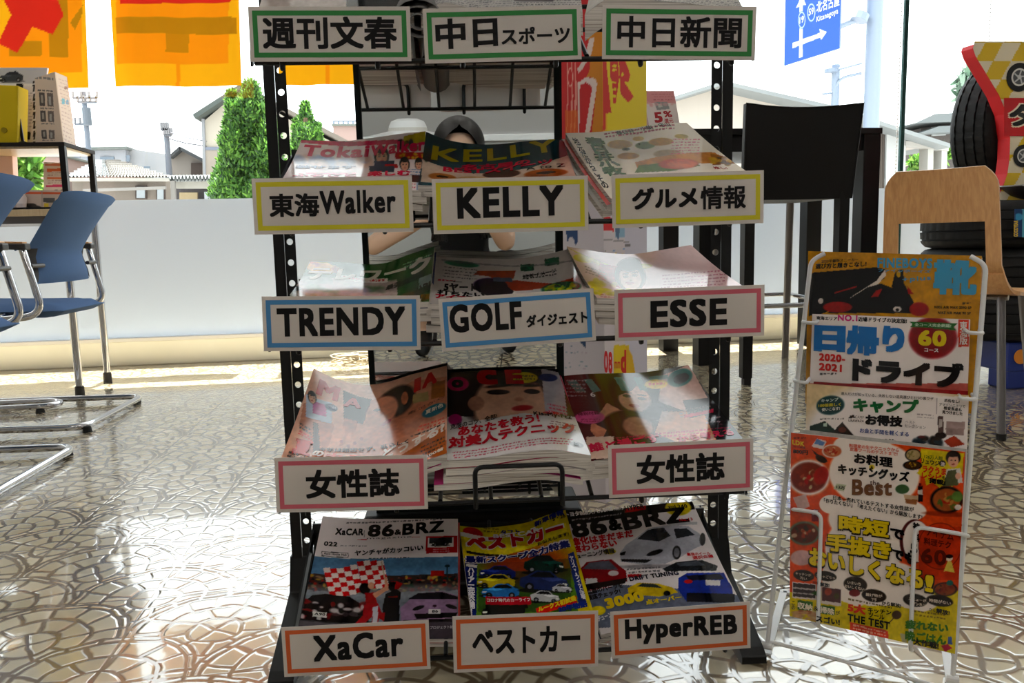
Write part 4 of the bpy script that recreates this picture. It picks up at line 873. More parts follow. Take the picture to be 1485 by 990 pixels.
b = MB(); b.box(sx-.30+.16, sx+.34, sy-.10-.15, sy+.22, .07, bz, c=(28, 52, 138)); b.build('deck', M['bluep'], t, bevel=.012)
for (x, y) in ((sx-.14+.06, sy-.19), (sx+.28, sy-.19), (sx-.08, sy+.16), (sx+.28, sy+.16)):
    b = MB(); b.box(x-.055, x+.055, y-.055, y+.055, 0, .075); b.build('foot', M['bluep'], t, bevel=.006)
b = MB(); q = atY(1480, 517, sy-.2525); b.lathe([(0, 0), (.03, 0), (.03, .003), (0, .003)], q, (0, -1, 0), n=24, c=(238, 150, 60)); b.build('badge', M['matte'], t)
G1 = 'stacked tyres'
for k in range(3): tyre('tyre', (sx, sy, bz+.002+.093+k*.188), (0, 0, 1), sr, .184, ('bottom tyre of the stack on the blue stand', 'middle tyre of the stack behind the plywood chair', 'top tyre of the stack, under the checkered board')[k], G1)
ztop = bz+3*.188
q = atY(1478, 325, sy-sr*1.0)
def pg(S):
    S.rect(1400, 300, 1520, 350, (24, 60, 110)); S.ell(1477, 314, 6, 5, (60, 150, 200)); S.rect(1482, 303, 1500, 350, (90, 170, 196))
    S.txt('GOODYEAR', (1476, 343), (1476.2, 319), 6, (236, 196, 40), .05)
leaflet('tyre_tag', 'blue tag with yellow vertical lettering on the tyre stack', 'tag', ([atY(x, y, sy-sr-.012) for x, y in ((1473, 303), (1500, 303), (1500, 345), (1472, 343))], [(1473, 303), (1500, 303), (1500, 345), (1472, 343)]), .004, pg, (24, 60, 110), 30, 40, (.07, .11))
# standing tyre and its display board
tyc = atY(1432, 215, 3.28); tyc[2] = ztop+.012+.30
ax = Vector((.42, -.89, 0)).normalized()
tyre('tyre', tyc+np.array([.08, .0, 0]), tuple(ax), .30, .19, 'tyre standing upright against the checkered display board', G1)
Yb_ = 3.02
left = [(1402, 62), (1400, 70), (1404, 82), (1420, 108), (1438, 138), (1449, 165), (1454, 200), (1453, 230), (1450, 252), (1444, 270), (1438, 282)]
inner = [atY(x+11, y+(2 if i < 1 else 0), Yb_) for i, (x, y) in enumerate(left)]
xm = atY(1560, 150, Yb_)[0]
outl = inner+[np.array([2*xm-p[0], p[1], p[2]]) for p in inner[::-1]]
base_z = min(p[2] for p in outl)
t = thing('tyre_display_board', (xm, Yb_, base_z), 'yellow checkered tyre board with red edge and black lettering', 'display board')
b = MB(); b.prism([p+[0, .0015, 0] for p in outl], (-.006, .06, 0), 0, (214, 28, 36)); b.build('red_edge', M['matte'], t)
# checkered front, clipped to the outline
S = Sheet(None, [(1390, 50), (1730, 50), (1730, 300), (1390, 300)], 2, 2, (0, 0, 0), np.array([1, 1]))
b = MB(); NX, NY = 170, 130; px = np.linspace(1405, 1715, NX); py = np.linspace(60, 290, NY)
def lx(y): return np.interp(y, [q[1] for q in left], [q[0]+11 for q in left])
TY = [((1478, 112), 20), ((1484, 226), 16), ((1620, 112), 20), ((1620, 226), 16)]
def bcol(x, y):
    if 142 < y < 197 and x > 1456: return (206, 26, 34)
    k = (int(math.floor((x+(y-60)*.55)/26))+int(math.floor((y-62)/27.)))%2
    return (226, 190, 40) if k else (238, 226, 196)
for j in range(NY-1):
    y = (py[j]+py[j+1])/2; l = lx(y); rr = 1560+(1560-l)
    xs = np.clip(px, l, rr)
    for i in range(NX-1):
        if xs[i+1]-xs[i] < 1e-6: continue
        b.add([atY(xs[i], py[j], Yb_), atY(xs[i+1], py[j], Yb_), atY(xs[i+1], py[j+1], Yb_), atY(xs[i], py[j+1], Yb_)], [(3, 2, 1, 0)], 0, bcol((xs[i]+xs[i+1])/2, y))
b.build('checkered_face', M['print'], t)
cs = [(1456, 142), (1664, 142), (1664, 197), (1456, 197)]; S = Sheet(flat([atY(x, y, Yb_-.004) for x, y in cs]), cs, 2, 2, (206, 26, 34), np.array([.5, .15]))
S.txt('タイヤ', (1461, 185), (1600, 185), 36, (240, 226, 200), .09); S.txt('タイヤ', (1463, 183), (1598, 183), 32, (24, 22, 24), .045); b = MB(); S.mesh(b); b.build('lettering_panel', M['print'], t)
for (c, r) in TY:
    b = MB(); o = atY(c[0], c[1], Yb_-.002); k = r/F*3.1*1.05
    for q, cc, dz in ((1, (22, 22, 24), .001), (.62, (226, 224, 220), .0015), (.5, (90, 92, 96), .002), (.16, (210, 210, 210), .0025)): b.lathe([(0, 0), (k*q, 0), (k*q, dz), (0, dz)], o, (0, -1, 0), n=28, c=cc)
    for s in range(5): a = s*1.257; b.obox(o+np.array([math.cos(a)*k*.12, -.0035, math.sin(a)*k*.12]), [math.cos(a)*k*.36, 0, math.sin(a)*k*.36], [-math.sin(a)*k*.1, 0, math.cos(a)*k*.1], [0, .001, 0], c=(200, 200, 204))
    b.build('tyre_picture', M['print'], t)
p = atY(1505, 285, 2.98); 
t = thing('rim_tray', (p[0], p[1]+.05, ztop), 'silver dish edge showing below the checkered board', 'dish')
b = MB(); o = np.array([p[0], 3.08, ztop+.002]); b.lathe([(.0, 0), (.05, 0), (.11, .025), (.15, .055), (.155, .06), (.145, .058), (.1, .032), (0, .01)], o, n=40); b.build('dish', M['steel'], t, smooth='auto')
b = MB(); b.lathe([(.148, .058), (.157, .0585), (.157, .064), (.148, .064)], o, n=40, closed=True); b.build('rim', M['chrome'], t)
# ------------------------------------------------------------------ mirror and tower display behind the rack
def proj(P): v = np.asarray(P)-CC; z = v @ CF; return (W/2+F*(v @ CR)/z, H/2-F*(v @ CU)/z)
LE = math.radians(-3.0)
MU = _z*math.cos(LE)+RB*math.sin(LE); MP0 = RO+RB*.32+_z*.5; mn = np.cross(MU, RA)
def MP(x, y): R = ray(x, y); return CC+R*(((MP0-CC) @ mn)/(R @ mn))
def refl(x, y, dist=None, Y=None):      # where a mirrored point really stands
    R = ray(x, y); R = R/np.linalg.norm(R); Q = MP(x, y); R2 = R-2*(R @ mn)*mn
    return Q+R2*((dist-np.linalg.norm(Q-CC)) if dist else (Y-Q[1])/R2[1])
q_ = [MP(541, 742), MP(811, 742), MP(816, -40), MP(517, -40)]
MWid = float(((q_[1]-q_[0]+q_[2]-q_[3])/2) @ RA)+.006; m0 = q_[0]*1.0; m0 = m0+RA*(((q_[0]+q_[3])/2-m0) @ RA)-RA*.003
MHt = 1.24
t = thing('standing_mirror', RL(-.07, .34, 0), 'tall mirror with a thin black frame standing behind the magazine rack', 'mirror')
b = MB(); b.obox(m0, RA*MWid, mn*.012, MU*MHt); b.build('backing', M['blackmat'], t)
b = MB(); q = m0+RA*.008+MU*.008-mn*.0006; b.add([q, q+RA*(MWid-.016), q+RA*(MWid-.016)+MU*(MHt-.016), q+MU*(MHt-.016)], [(0, 1, 2, 3)]); b.build('mirror_glass', M['mirror'], t)
for (o_, a_, h_, nm) in ((m0, RA*.009, MU*MHt, 'side_frame'), (m0+RA*(MWid-.012), RA*.012, MU*MHt, 'side_frame'), (m0, RA*MWid, MU*.012, 'cross_frame'), (m0+MU*(MHt-.012), RA*MWid, MU*.012, 'cross_frame')):
    b = MB(); b.obox(o_-mn*.008, a_, mn*.02, h_, c=(10, 26, 26)); b.build(nm, M['out'], t)
b = MB(); b.obox(RL(-.262, .315, 0), RA*.40, RB*.14, _z*float(m0[2]-.002)); b.build('base', M['blackmat'], t, bevel=.006)
# tower display
E_, L_, R_, K_ = (atY(875, 300, 1.86)*[1, 1, 0], atY(790, 300, 2.0)*[1, 1, 0], atY(938, 300, 1.99)*[1, 1, 0], atY(860, 300, 2.2)*[1, 1, 0])
ZT = 1.72
t = thing('tower_display', E_, 'red, orange and yellow paper tower display standing right of the mirror', 'display')
b = MB(); i_ = lambda P: P+(K_-P)*.02
b.prism([i_(L_), i_(E_), i_(R_), K_], _z*ZT, 0, (226, 222, 230)); b.build('tower_body', M['matte'], t)
def panel(A, B, fn, base, nm, rx=.0):
    c = [A+_z*ZT, B+_z*ZT+(_z*0), B, A]; S = Sheet(flat(c), [proj(q) for q in c], 70, 520, base, np.array([.2, 1.72])); fn(S); b = MB(); S.mesh(b); b.build(nm, M['matte'], t)
def tl(S):
    S.rect(700, -200, 900, 250, (204, 30, 32)); S.poly([(852, 40), (876, 40), (876, 250), (852, 250), (866, 120), (856, 112)], (214, 132, 20)); S.poly([(868, 60), (876, 58), (876, 110), (850, 112), (858, 95)], (214, 132, 20))
    Wt = (236, 214, 206)
    for P in ([(855, 55), (862, 55), (858, 78), (846, 98), (839, 106), (837, 100), (848, 84)],): S.poly(P, Wt)
    S.poly([(838, 120), (850, 112), (863, 114), (866, 122), (855, 195), (848, 195), (859, 126), (850, 119), (841, 124), (840, 195), (838, 195)], Wt)
    for k, x in enumerate((822, 828, 833)): S.poly([(x, 90), (x+1.2, 90), (x+2+k, 140), (x+.5, 195), (x-.7, 195), (x+.6, 140)], (240, 190, 170), .8)
    S.ell(827, 112, 4, 14, (240, 190, 170)); S.ell(827, 112, 3, 12, (204, 30, 32)); S.rect(820, 160, 838, 200, (226, 110, 24), .7)
    S.rect(700, 255, 900, 900, (214, 206, 216)); S.poly([(820, 330), (838, 332), (838, 350), (834, 356), (832, 345), (826, 344), (823, 352)], (40, 70, 120)); S.blobs(820, 500, 850, 560, [(120, 150, 170), (90, 120, 150), (190, 170, 190)], 24, 1.6, 4); S.poly([(836, 490), (850, 490), (850, 506)], (50, 80, 120))
def tr(S):
    S.rect(870, -200, 960, 250, (236, 212, 24)); S.rect(870, -200, 880, 250, (232, 160, 20), .5); R_ = (214, 42, 30)
    S.poly([(874, 88), (879, 88), (886, 160), (888, 164), (878, 164), (879, 188), (874, 190)], R_); S.poly([(884, 86), (896, 86), (898, 112), (893, 150), (889, 150), (888, 120), (885, 112)], R_)
    for yy in (94, 100, 118, 128, 138): S.rect(888, yy, 894, yy+3, (236, 212, 24))
    S.poly([(897, 86), (906, 86), (914, 108), (911, 120), (905, 118), (919, 140), (911, 149), (900, 136), (898, 100)], R_); S.poly([(902, 104), (906, 108), (901, 112)], (236, 212, 24))
    S.rect(870, 255, 960, 900, (226, 218, 228)); S.rect(906, 255, 960, 900, (216, 214, 234)); S.rect(875, 314, 890, 334, (226, 50, 58), 1, .1); S.rect(875, 289, 879, 300, (226, 60, 66)); S.rect(875, 346, 912, 348, (150, 146, 156), 1, .1); S.rect(892, 330, 906, 344, (150, 190, 220)); S.poly([(892, 330), (899, 330), (897, 350), (893, 342)], (90, 120, 160)); S.rect(906, 353, 914, 357, (120, 116, 126))
    S.rect(876, 448, 890, 466, (226, 60, 66)); S.rect(890, 500, 912, 545, (240, 210, 40)); S.poly([(908, 500), (917, 515), (922, 545), (908, 545)], (236, 190, 40))
    S.txt('08', (876, 540), (888, 542), 32, (222, 40, 50), .05); S.txt('mm', (891, 534), (899, 534), 10, (222, 60, 40), .03); S.txt('d', (900, 540), (908, 541), 34, (222, 50, 40), .06); S.blobs(876, 360, 905, 375, [(120, 190, 120), (240, 200, 60), (90, 150, 210)], 14, 1.3, 8)
panel(L_, E_, tl, (204, 30, 32), 'left_panel'); panel(E_, R_, tr, (236, 212, 24), 'right_panel')
# cable coil on the floor
g = random.Random(5); p0 = atZ(512, 528); pts = []
for k in range(90):
    a = k*.55; r = .05+.025*math.sin(k*.31); pts.append(p0+np.array([math.cos(a)*r*1.5+.02*math.sin(k*.17), math.sin(a)*r, .006+.05*abs(math.sin(k*.23))]))
b = MB(); b.tube(pts, .0045, 6, c=(150, 140, 120)); o = b.build('cable_coil', M['out'], smooth='auto', loc=tuple(p0)); tag(o, 'loose coil of grey cable on the floor by the window, left of the mirror', 'cable')

# ------------------------------------------------------------------ the magazine rack
t = thing('magazine_rack', RL(0, .2, 0), 'black five tier magazine rack of slotted steel uprights and wire trays', 'magazine rack')
for s in (-1, 1):
    sx_ = .353*s if s < 0 else .360; b = MB()
    inner = [(-s*.0005), (-s*.0175)]; x0, x1 = sorted(inner); zc_ = .0333; r = .0052; zt_ = 1.5
    k = 0; z0 = .04
    b.obox(RL(sx_+x0, .22, 0), RA*(x1-x0), RB*.003, _z*z0)
    while z0 < zt_:      # one cell per hole
        cx, cz = (x0+x1)/2, z0+zc_/2; vs = []; n = 16
        for dd in (0, .003):
            for j in range(n): a = 2*math.pi*j/n+math.pi/4; vs.append(RL(sx_+cx+r*math.cos(a), .22+dd, cz+r*math.sin(a)))
            for j in range(n):
                a = 2*math.pi*j/n+math.pi/4; ca, sa = math.cos(a), math.sin(a); q = max(abs(ca), abs(sa)); vs.append(RL(sx_+cx+ca/q*(x1-x0)/2, .22+dd, cz+sa/q*zc_/2))
        fs = []
        for j in range(n):
            j2 = (j+1) % n; fs += [(j, n+j, n+j2, j2), (2*n+j, 2*n+j2, 3*n+j2, 3*n+j), (j, j2, 2*n+j2, 2*n+j)]
        b.add(vs, fs); z0 += zc_
    y0, y1 = sorted((0, s*.0165)); b.obox(RL(sx_+y0, .217, 0), RA*(y1-y0), RB*.004, _z*z0); xo = s*.0145
    y0, y1 = sorted((xo, xo+s*.002)); b.obox(RL(sx_+y0, .221, 0), RA*(y1-y0), RB*.03, _z*z0)
    b.build('upright', M['black'], t)
    b = MB(); fx = sx_-.02; pr = [(.035, 0), (.40, 0), (.40, .02), (.28, .03), (.26, .13), (.218, .13), (.2, .075), (.05, .02), (.035, .012)]
    b.prism([RL(fx, d, z) for d, z in pr], RA*.038); b.build('foot', M['black'], t, bevel=.002)
TR = {1: (.903, 1.012, .22), 2: (.686, .778, .22), 3: (.520, .574, .22), 4: (.290, .362, .30), 5: (.062, .160, .22)}
def trz(k, d): a, c, e = TR[k]; return a+(c-a)*(d-.03)/(e-.03)
for k in TR:
    b = MB(); DR = TR[k][2]+.02
    for i in range(10): s = -.325+.65*i/9; b.tube([RL(s, .012, trz(k, .012)), RL(s, DR, trz(k, DR))], .0032, 8)
    for d in (.012, .13, DR): b.tube([RL(-.33, d, trz(k, d)-.004), RL(.33, d, trz(k, d)-.004)], .0036, 8)
    g = b.build('tray', M['black'], t, smooth='auto')
    for s in (-.334, .334):
        b = MB(); zf, zr_ = trz(k, .01), trz(k, DR); b.prism([RL(s-.0015, .01, zf-.008), RL(s-.0015, DR, zr_-.008), RL(s-.0015, DR, zr_+.012), RL(s-.0015, .01, zf+.012)], RA*.003); b.build('side_plate', M['black'], sub(g))
        b = MB(); b.obox(RL(s if s < 0 else s-.016, .224, trz(k, .226)-.03), RA*(.018 if s > 0 else .02)*1.0, RB*.004, _z*.05); b.build('bracket', M['black'], sub(g))
    for ci, s in enumerate((-.232, .004, .242)):
        z = trz(k, .006); b = MB(); b.tube(arc([RL(s-.062, .012, z-.002), RL(s-.062, .007, z-.012), RL(s-.062, .007, z+.05), RL(s+.062, .007, z+.05), RL(s+.062, .007, z-.012), RL(s+.062, .012, z-.002)], .012, 5), .0035, 8); b.build('wire_stop', M['black'], sub(g), smooth='auto')
# ------------------------------------------------------------------ name cards
GRN, YEL, BLU, PNK, ORG = (46, 128, 62), (206, 196, 40), (70, 134, 190), (200, 96, 112), (204, 92, 44)
CARDS = [
 ([(360, 10), (594, 9), (597, 89), (363, 89)], GRN, [('週刊文春', (381, 71), (576, 71), 47, .03)], 'green bordered card with four large kanji, left of the top row'),
 ([(613, 13), (840, 7), (845, 86), (616, 92)], GRN, [('中日', (632, 72), (722, 67), 44, .035), ('スポーツ', (727, 65), (827, 62), 25, .03)], 'green bordered card with two kanji and four katakana, middle of the top row'),
 ([(873, 6), (1096, 10), (1096, 87), (874, 86)], GRN, [('中日新聞', (896, 69), (1076, 70), 46, .026)], 'green bordered card with four kanji, right of the top row'),
 ([(365, 259), (598, 255), (599, 336), (369, 340)], YEL, [('東海', (391, 315), (463, 314), 34, .035), ('Walker', (464, 311), (574, 308), 34, .04)], 'yellow bordered card mixing kanji and Latin letters, left of the second row'),
 ([(626, 260), (852, 254), (854, 334), (629, 339)], YEL, [('KELLY', (663, 317), (817, 312), 44, .05)], 'yellow bordered card with five Latin capitals, middle of the second row'),
 ([(886, 254), (1107, 246), (1108, 324), (889, 330)], YEL, [('グルメ', (916, 304), (1010, 301), 31, .045), ('情報', (1014, 304), (1081, 302), 34, .026)], 'yellow bordered card of katakana and two kanji, right of the second row'),
 ([(380, 430), (609, 428), (610, 507), (382, 509)], BLU, [('TRENDY', (402, 488), (588, 485), 41, .05)], 'blue bordered card with six Latin capitals, left of the third row'),
 ([(635, 434), (860, 417), (865, 494), (642, 509)], BLU, [('GOLF', (653, 483), (756, 477), 41, .05), ('ダイジェスト', (762, 475), (852, 468), 18, .04)], 'blue bordered tilted card with four capitals and small katakana, third row'),
 ([(889, 420), (1107, 413), (1110, 486), (894, 495)], PNK, [('ESSE', (945, 476), (1056, 471), 40, .05)], 'pink bordered card with four Latin capitals, right of the third row'),
 ([(399, 664), (620, 659), (620, 738), (400, 743)], PNK, [('女性誌', (443, 723), (579, 720), 42, .035)], 'pink bordered card with three kanji, left of the fourth row'),
 ([(881, 645), (1091, 636), (1094, 710), (884, 723)], PNK, [('女性誌', (925, 702), (1053, 696), 42, .035)], 'pink bordered card with three kanji, right of the fourth row'),
 ([(409, 911), (621, 897), (625, 971), (411, 980)], ORG, [('XaCar', (452, 959), (583, 951), 38, .045)], 'orange bordered card with mixed case Latin letters, left of the bottom row'),
 ([(656, 894), (865, 885), (870, 966), (658, 975)], ORG, [('ベストカー', (685, 949), (842, 943), 38, .04)], 'orange bordered card with five katakana, middle of the bottom row'),
 ([(885, 886), (1086, 873), (1090, 938), (887, 956)], ORG, [('HyperREB', (908, 935), (1071, 926), 37, .045)], 'orange bordered card ending in three capitals, right of the bottom row')]
for q, bc, words, lab in CARDS:
    c = [RP(x, y, 0) for x, y in q]
    # straighten to a true rectangle lying against the wire stop
    ce = sum(c)/4; ua = (c[1]-c[0]+c[2]-c[3])/2; ua /= np.linalg.norm(ua); va = np.cross(RB, ua); va = va if va[2] > 0 else -va
    hw = (np.linalg.norm(c[1]-c[0])+np.linalg.norm(c[2]-c[3]))/4; hh = (np.linalg.norm(c[3]-c[0])+np.linalg.norm(c[2]-c[1]))/4
    c = [ce-ua*hw+va*hh, ce+ua*hw+va*hh, ce+ua*hw-va*hh, ce-ua*hw-va*hh]; nf = -RB
    t = thing('name_card', ce-va*hh, lab, 'name card')
    b = MB(); b.obox(c[3], ua*2*hw, RB*.0007, va*2*hh); b.build('card', M['paper'], t)
    b = MB(); i0, wd = .005, .0062; X = lambda a, d: ce+ua*a+va*d+nf*.00025
    A0, A1, B0, B1 = hw-i0, hw-i0-wd, hh-i0, hh-i0-wd
    vs = [X(-A0, B0), X(A0, B0), X(A0, -B0), X(-A0, -B0), X(-A1, B1), X(A1, B1), X(A1, -B1), X(-A1, -B1)]
    b.add(vs, [(0, 4, 5, 1), (1, 5, 6, 2), (2, 6, 7, 3), (3, 7, 4, 0)], 0, bc); b.build('border', M['matte'], t)
    S = Sheet(flat(c), q, 2, 2, (0, 0, 0), np.array([.21, .074]), .0003); b = MB()
    for w_, p0, p1, h, bo in words: S.txt(w_, p0, p1, h, (26, 23, 25), bo*(1.05 if w_.isascii() else 1.0))
    tmp = MB(); S.mesh(tmp); nb = 4; b.v = tmp.v[nb:]; b.c = tmp.c[nb:]; b.n = tmp.n-nb; b.f = [tuple(i-nb for i in f) for f in tmp.f[1:]]; b.m = tmp.m[1:]
    b.build('lettering', M['ink'], t)

# ------------------------------------------------------------------ magazines
def smooth_interp(xs, zs, u):
    xs = np.array(xs); zs = np.array(zs)
    m = np.gradient(zs, xs); u = np.clip(u, 0, 1); i = np.clip(np.searchsorted(xs, u, 'right')-1, 0, len(xs)-2)
    h = xs[i+1]-xs[i]; q = (u-xs[i])/h
    return (2*q**3-3*q**2+1)*zs[i]+(q**3-2*q**2+q)*h*m[i]+(-2*q**3+3*q**2)*zs[i+1]+(q**3-q**2)*h*m[i+1]
def tray_sheet(rear, front, dr=.22, df=.03):
    def curve(px, d):
        P = np.array([RP(x, y, d) for x, y in px]); s = (P-P[0]) @ RA; uu = s/s[-1]
        return lambda u: np.stack([smooth_interp(uu, P[:, k], u) for k in range(3)], -1)
    R, Fc = curve(rear, dr), curve(front, df)
    def pos(u, v):
        u = np.asarray(u, float); v = np.asarray(v, float)
        p = R(u)*(1-v[..., None])+Fc(u)*v[..., None]
        p[..., 2] += -.004*np.sin(np.pi*np.clip(v, 0, 1)); return p
    return pos
def block(pos, thk, drop=0, dx=0, n=18, m=10, top=None):
    uu = np.linspace(0, 1, n); vv = np.linspace(0, 1, m); U, V = np.meshgrid(uu, vv); T = pos(U, V)-np.array([0, 0, drop])+RA*dx; Bt = T-np.array([0, 0, thk])
    T = T-np.array([0, 0, .0004]); b = MB(); b.grid(Bt)
    e = [(0, j) for j in range(n)]+[(i, n-1) for i in range(1, m)]+[(m-1, j) for j in range(n-2, -1, -1)]+[(i, 0) for i in range(m-2, 0, -1)]; k = len(e)
    b.add([T[i, j] for i, j in e]+[Bt[i, j] for i, j in e], [(i, (i+1) % k, k+(i+1) % k, k+i) for i in range(k)])
    if top is not None: b2 = MB(); b2.grid(T+np.array([0, 0, .0003]), 0, top, True); return b, b2
    return b, None
def magazine(rear, front, paint, base, lab, group, under=(), thk=.008, dr=.22, df=.03, uvq=None, mt='print', res=1.1):
    pos = tray_sheet(rear, front, dr, df); q = uvq or [rear[0], rear[-1], front[-1], front[0]]
    wpx = q[1][0]-q[0][0]; hpx = q[3][1]-q[0][1]
    S = Sheet(pos, q, int(wpx/res), int(abs(hpx)/res*1.2)+8, base, np.array([.22, .215]))
    S.gam = 1.65; paint(S); c0 = pos(np.array(.5), np.array(.5))
    t = thing('magazine', c0-np.array([0, 0, thk]), lab, 'magazine', group)
    b = MB(); S.mesh(b); b.build('cover', M[mt], t)
    b, _ = block(pos, thk); b.build('page_block', M['pages'], t)
    dz = thk+.0008
    for (tk, dx, colr, l2) in under:
        t2 = thing('magazine', c0-np.array([0, 0, dz+tk])+RA*dx, l2, 'magazine', group)
        b, b2 = block(pos, tk, dz, dx, top=colr); b2.build('cover', M['print'], t2); b.build('page_block', M['pages'], t2); dz += tk+.0008
GP = ['', 'papers on the top tray', 'magazines on the second tray', 'magazines on the third tray', 'magazines on the fourth tray', 'magazines on the bottom tray']
WHT, INK = (240, 234, 230), (26, 22, 26)
# top tray
def a1(S): S.rect(500, -60, 640, 30, (60, 60, 66)); S.ell(560, -20, 20, 12, (20, 20, 24))
magazine([(392, -62), (480, -60), (596, -64)], [(374, 18), (480, 20), (600, 18)], a1, (206, 196, 190), 'magazine behind the left card of the top row, only its edge showing', GP[1], thk=.02)
def news(S):
    S.lines(600, -60, 860, 26, 3.2, (120, 120, 124), 0, 1.6, 4); S.rect(640, -40, 700, -10, (90, 90, 94)); S.rect(740, -30, 800, 0, (110, 100, 104))
magazine([(628, -60), (660, -66), (720, -60), (780, -62), (836, -64)], [(610, 16), (640, 4), (680, 11), (740, 16), (845, 18)], news, (206, 203, 200), 'folded newspaper behind the middle card of the top row', GP[1], thk=.03, mt='matte')
def news2(S): S.lines(880, -60, 1080, 26, 3.2, (130, 128, 130), 0, 1.6, 5); S.rect(900, -50, 1000, -36, (60, 60, 62))
magazine([(866, -62), (900, -68), (1000, -64), (1046, -60)], [(848, 22), (870, 4), (960, 2), (1080, 16)], news2, (214, 211, 206), 'folded newspaper behind the right card of the top row', GP[1], thk=.034, mt='matte')
def roll(s, d, z, lab):
    b = MB(); pts = []
    for k in range(40): a = k*.42; r = .006+.0008*k; pts.append((math.cos(a)*r, math.sin(a)*r*.8))
    o = RL(s, d, z); vs = []
    for yy in (0, .2): vs += [o+RA*x+_z*y+RB*yy+_z*yy*.45 for x, y in pts]
    n = len(pts); b.add(vs, [(i, i+1, n+i+1, n+i) for i in range(n-1)], 0, (120, 118, 116)); o2 = b.build('folded_paper', M['matte'], smooth='auto', loc=tuple(o-_z*.03)); sm = o2.modifiers.new('thick', 'SOLIDIFY'); sm.thickness = .0012; tag(o2, lab, 'newspaper', GP[1])
roll(-.114, .02, trz(1, .02)+.045, 'rolled paper end in the gap between the left and middle top cards')
# second tray
def a2l(S):
    S.rect(430, 190, 520, 285, (246, 230, 226), .8); S.rect(436, 200, 640, 206, (222, 70, 120)); S.txt('Tokai', (434, 222), (520, 222), 15, (226, 44, 110), .05); S.txt('Walker', (522, 221), (616, 214), 15, (226, 44, 110), .05)
    S.poly([(578, 196), (617, 190), (617, 203), (574, 206)], (206, 190, 30)); S.blobs(560, 202, 600, 212, [(90, 70, 50), (150, 120, 70)], 20, 5, 2); S.face(540, 222, 9); S.rect(528, 228, 560, 245, (60, 76, 120)); S.rect(562, 216, 616, 226, (206, 40, 36)); S.blobs(566, 218, 612, 224, [(240, 200, 60)], 14, 2.5, 3); S.rect(545, 233, 566, 239, (200, 40, 36))
    S.face(578, 234, 7); S.face(604, 233, 6); S.rect(520, 236, 560, 246, (40, 50, 90)); S.blobs(425, 224, 520, 234, [(150, 170, 210), (236, 200, 180), (240, 214, 200)], 24, 9, 5, .6)
    S.txt('魅せます', (425, 240), (500, 240), 5, (90, 120, 180), .03); S.rect(436, 246, 500, 250, (232, 90, 130)); S.txt('ふるさと', (420, 254), (500, 254), 6, (226, 44, 110), .05); S.txt('楽しむ', (516, 254), (588, 252), 9, (226, 30, 100), .05); S.lines(418, 258, 608, 4, 5, (224, 60, 110), -.02, 3, 2); S.rect(590, 250, 614, 262, (120, 50, 40)); S.rect(600, 262, 614, 276, (190, 200, 220)); S.lines(584, 240, 614, 3, 4, (110, 150, 190), 0, 2, 3)
magazine([(437, 203), (470, 204), (505, 204), (545, 199), (580, 194), (617, 190)], [(404, 268), (450, 268), (500, 269), (560, 272), (616, 277)], a2l, (244, 232, 230), 'pink and white magazine with crowded print, left pile of the second row', GP[2],
 [(.009, .002, (200, 190, 180), 'magazine under the pink and white one, left pile of the second row'), (.009, -.004, (180, 170, 160), 'lowest magazine under the pink and white one, second row')])
def a2m(S):
    S.rect(610, 185, 850, 232, (60, 112, 122)); S.poly([(612, 226), (700, 240), (780, 236), (836, 218), (840, 262), (612, 262)], (226, 206, 190))
    S.txt('KELLY', (628, 224), (812, 216), 17, (214, 196, 32), .03); S.txt('名古屋の', (680, 234), (780, 230), 8, (220, 40, 90), .04); S.txt('BEST', (650, 240), (716, 240), 8, (220, 40, 90), .05); S.txt('スイーツ', (718, 240), (808, 233), 8, (220, 40, 90), .04); S.txt('A to Z', (775, 240), (822, 238), 5, (50, 30, 30), .02)
    S.blobs(612, 210, 640, 226, [(60, 50, 60), (150, 60, 70), (70, 96, 60)], 16, 5, 2, .7)
    for (x, y, r, c) in ((742, 242, 26, (110, 50, 26)), (800, 246, 26, (196, 120, 50)), (700, 252, 26, (220, 190, 150)), (650, 250, 24, (196, 140, 80)), (770, 256, 30, (206, 160, 110))): S.ell(x, y, r, 7, c); S.ell(x, y-1, r*.45, 2, tuple(v*.6 for v in c))
    S.poly([(668, 250), (700, 256), (660, 256)], (214, 190, 40))
magazine([(618, 191), (640, 200), (680, 208), (720, 209), (760, 205), (790, 203), (817, 203)], [(606, 268), (660, 270), (720, 270), (780, 266), (838, 262)], a2m, (70, 118, 126), 'teal covered sweets magazine with yellow title, middle of the second row', GP[2], [(.007, .004, (190, 186, 180), 'magazine under the teal sweets magazine')])
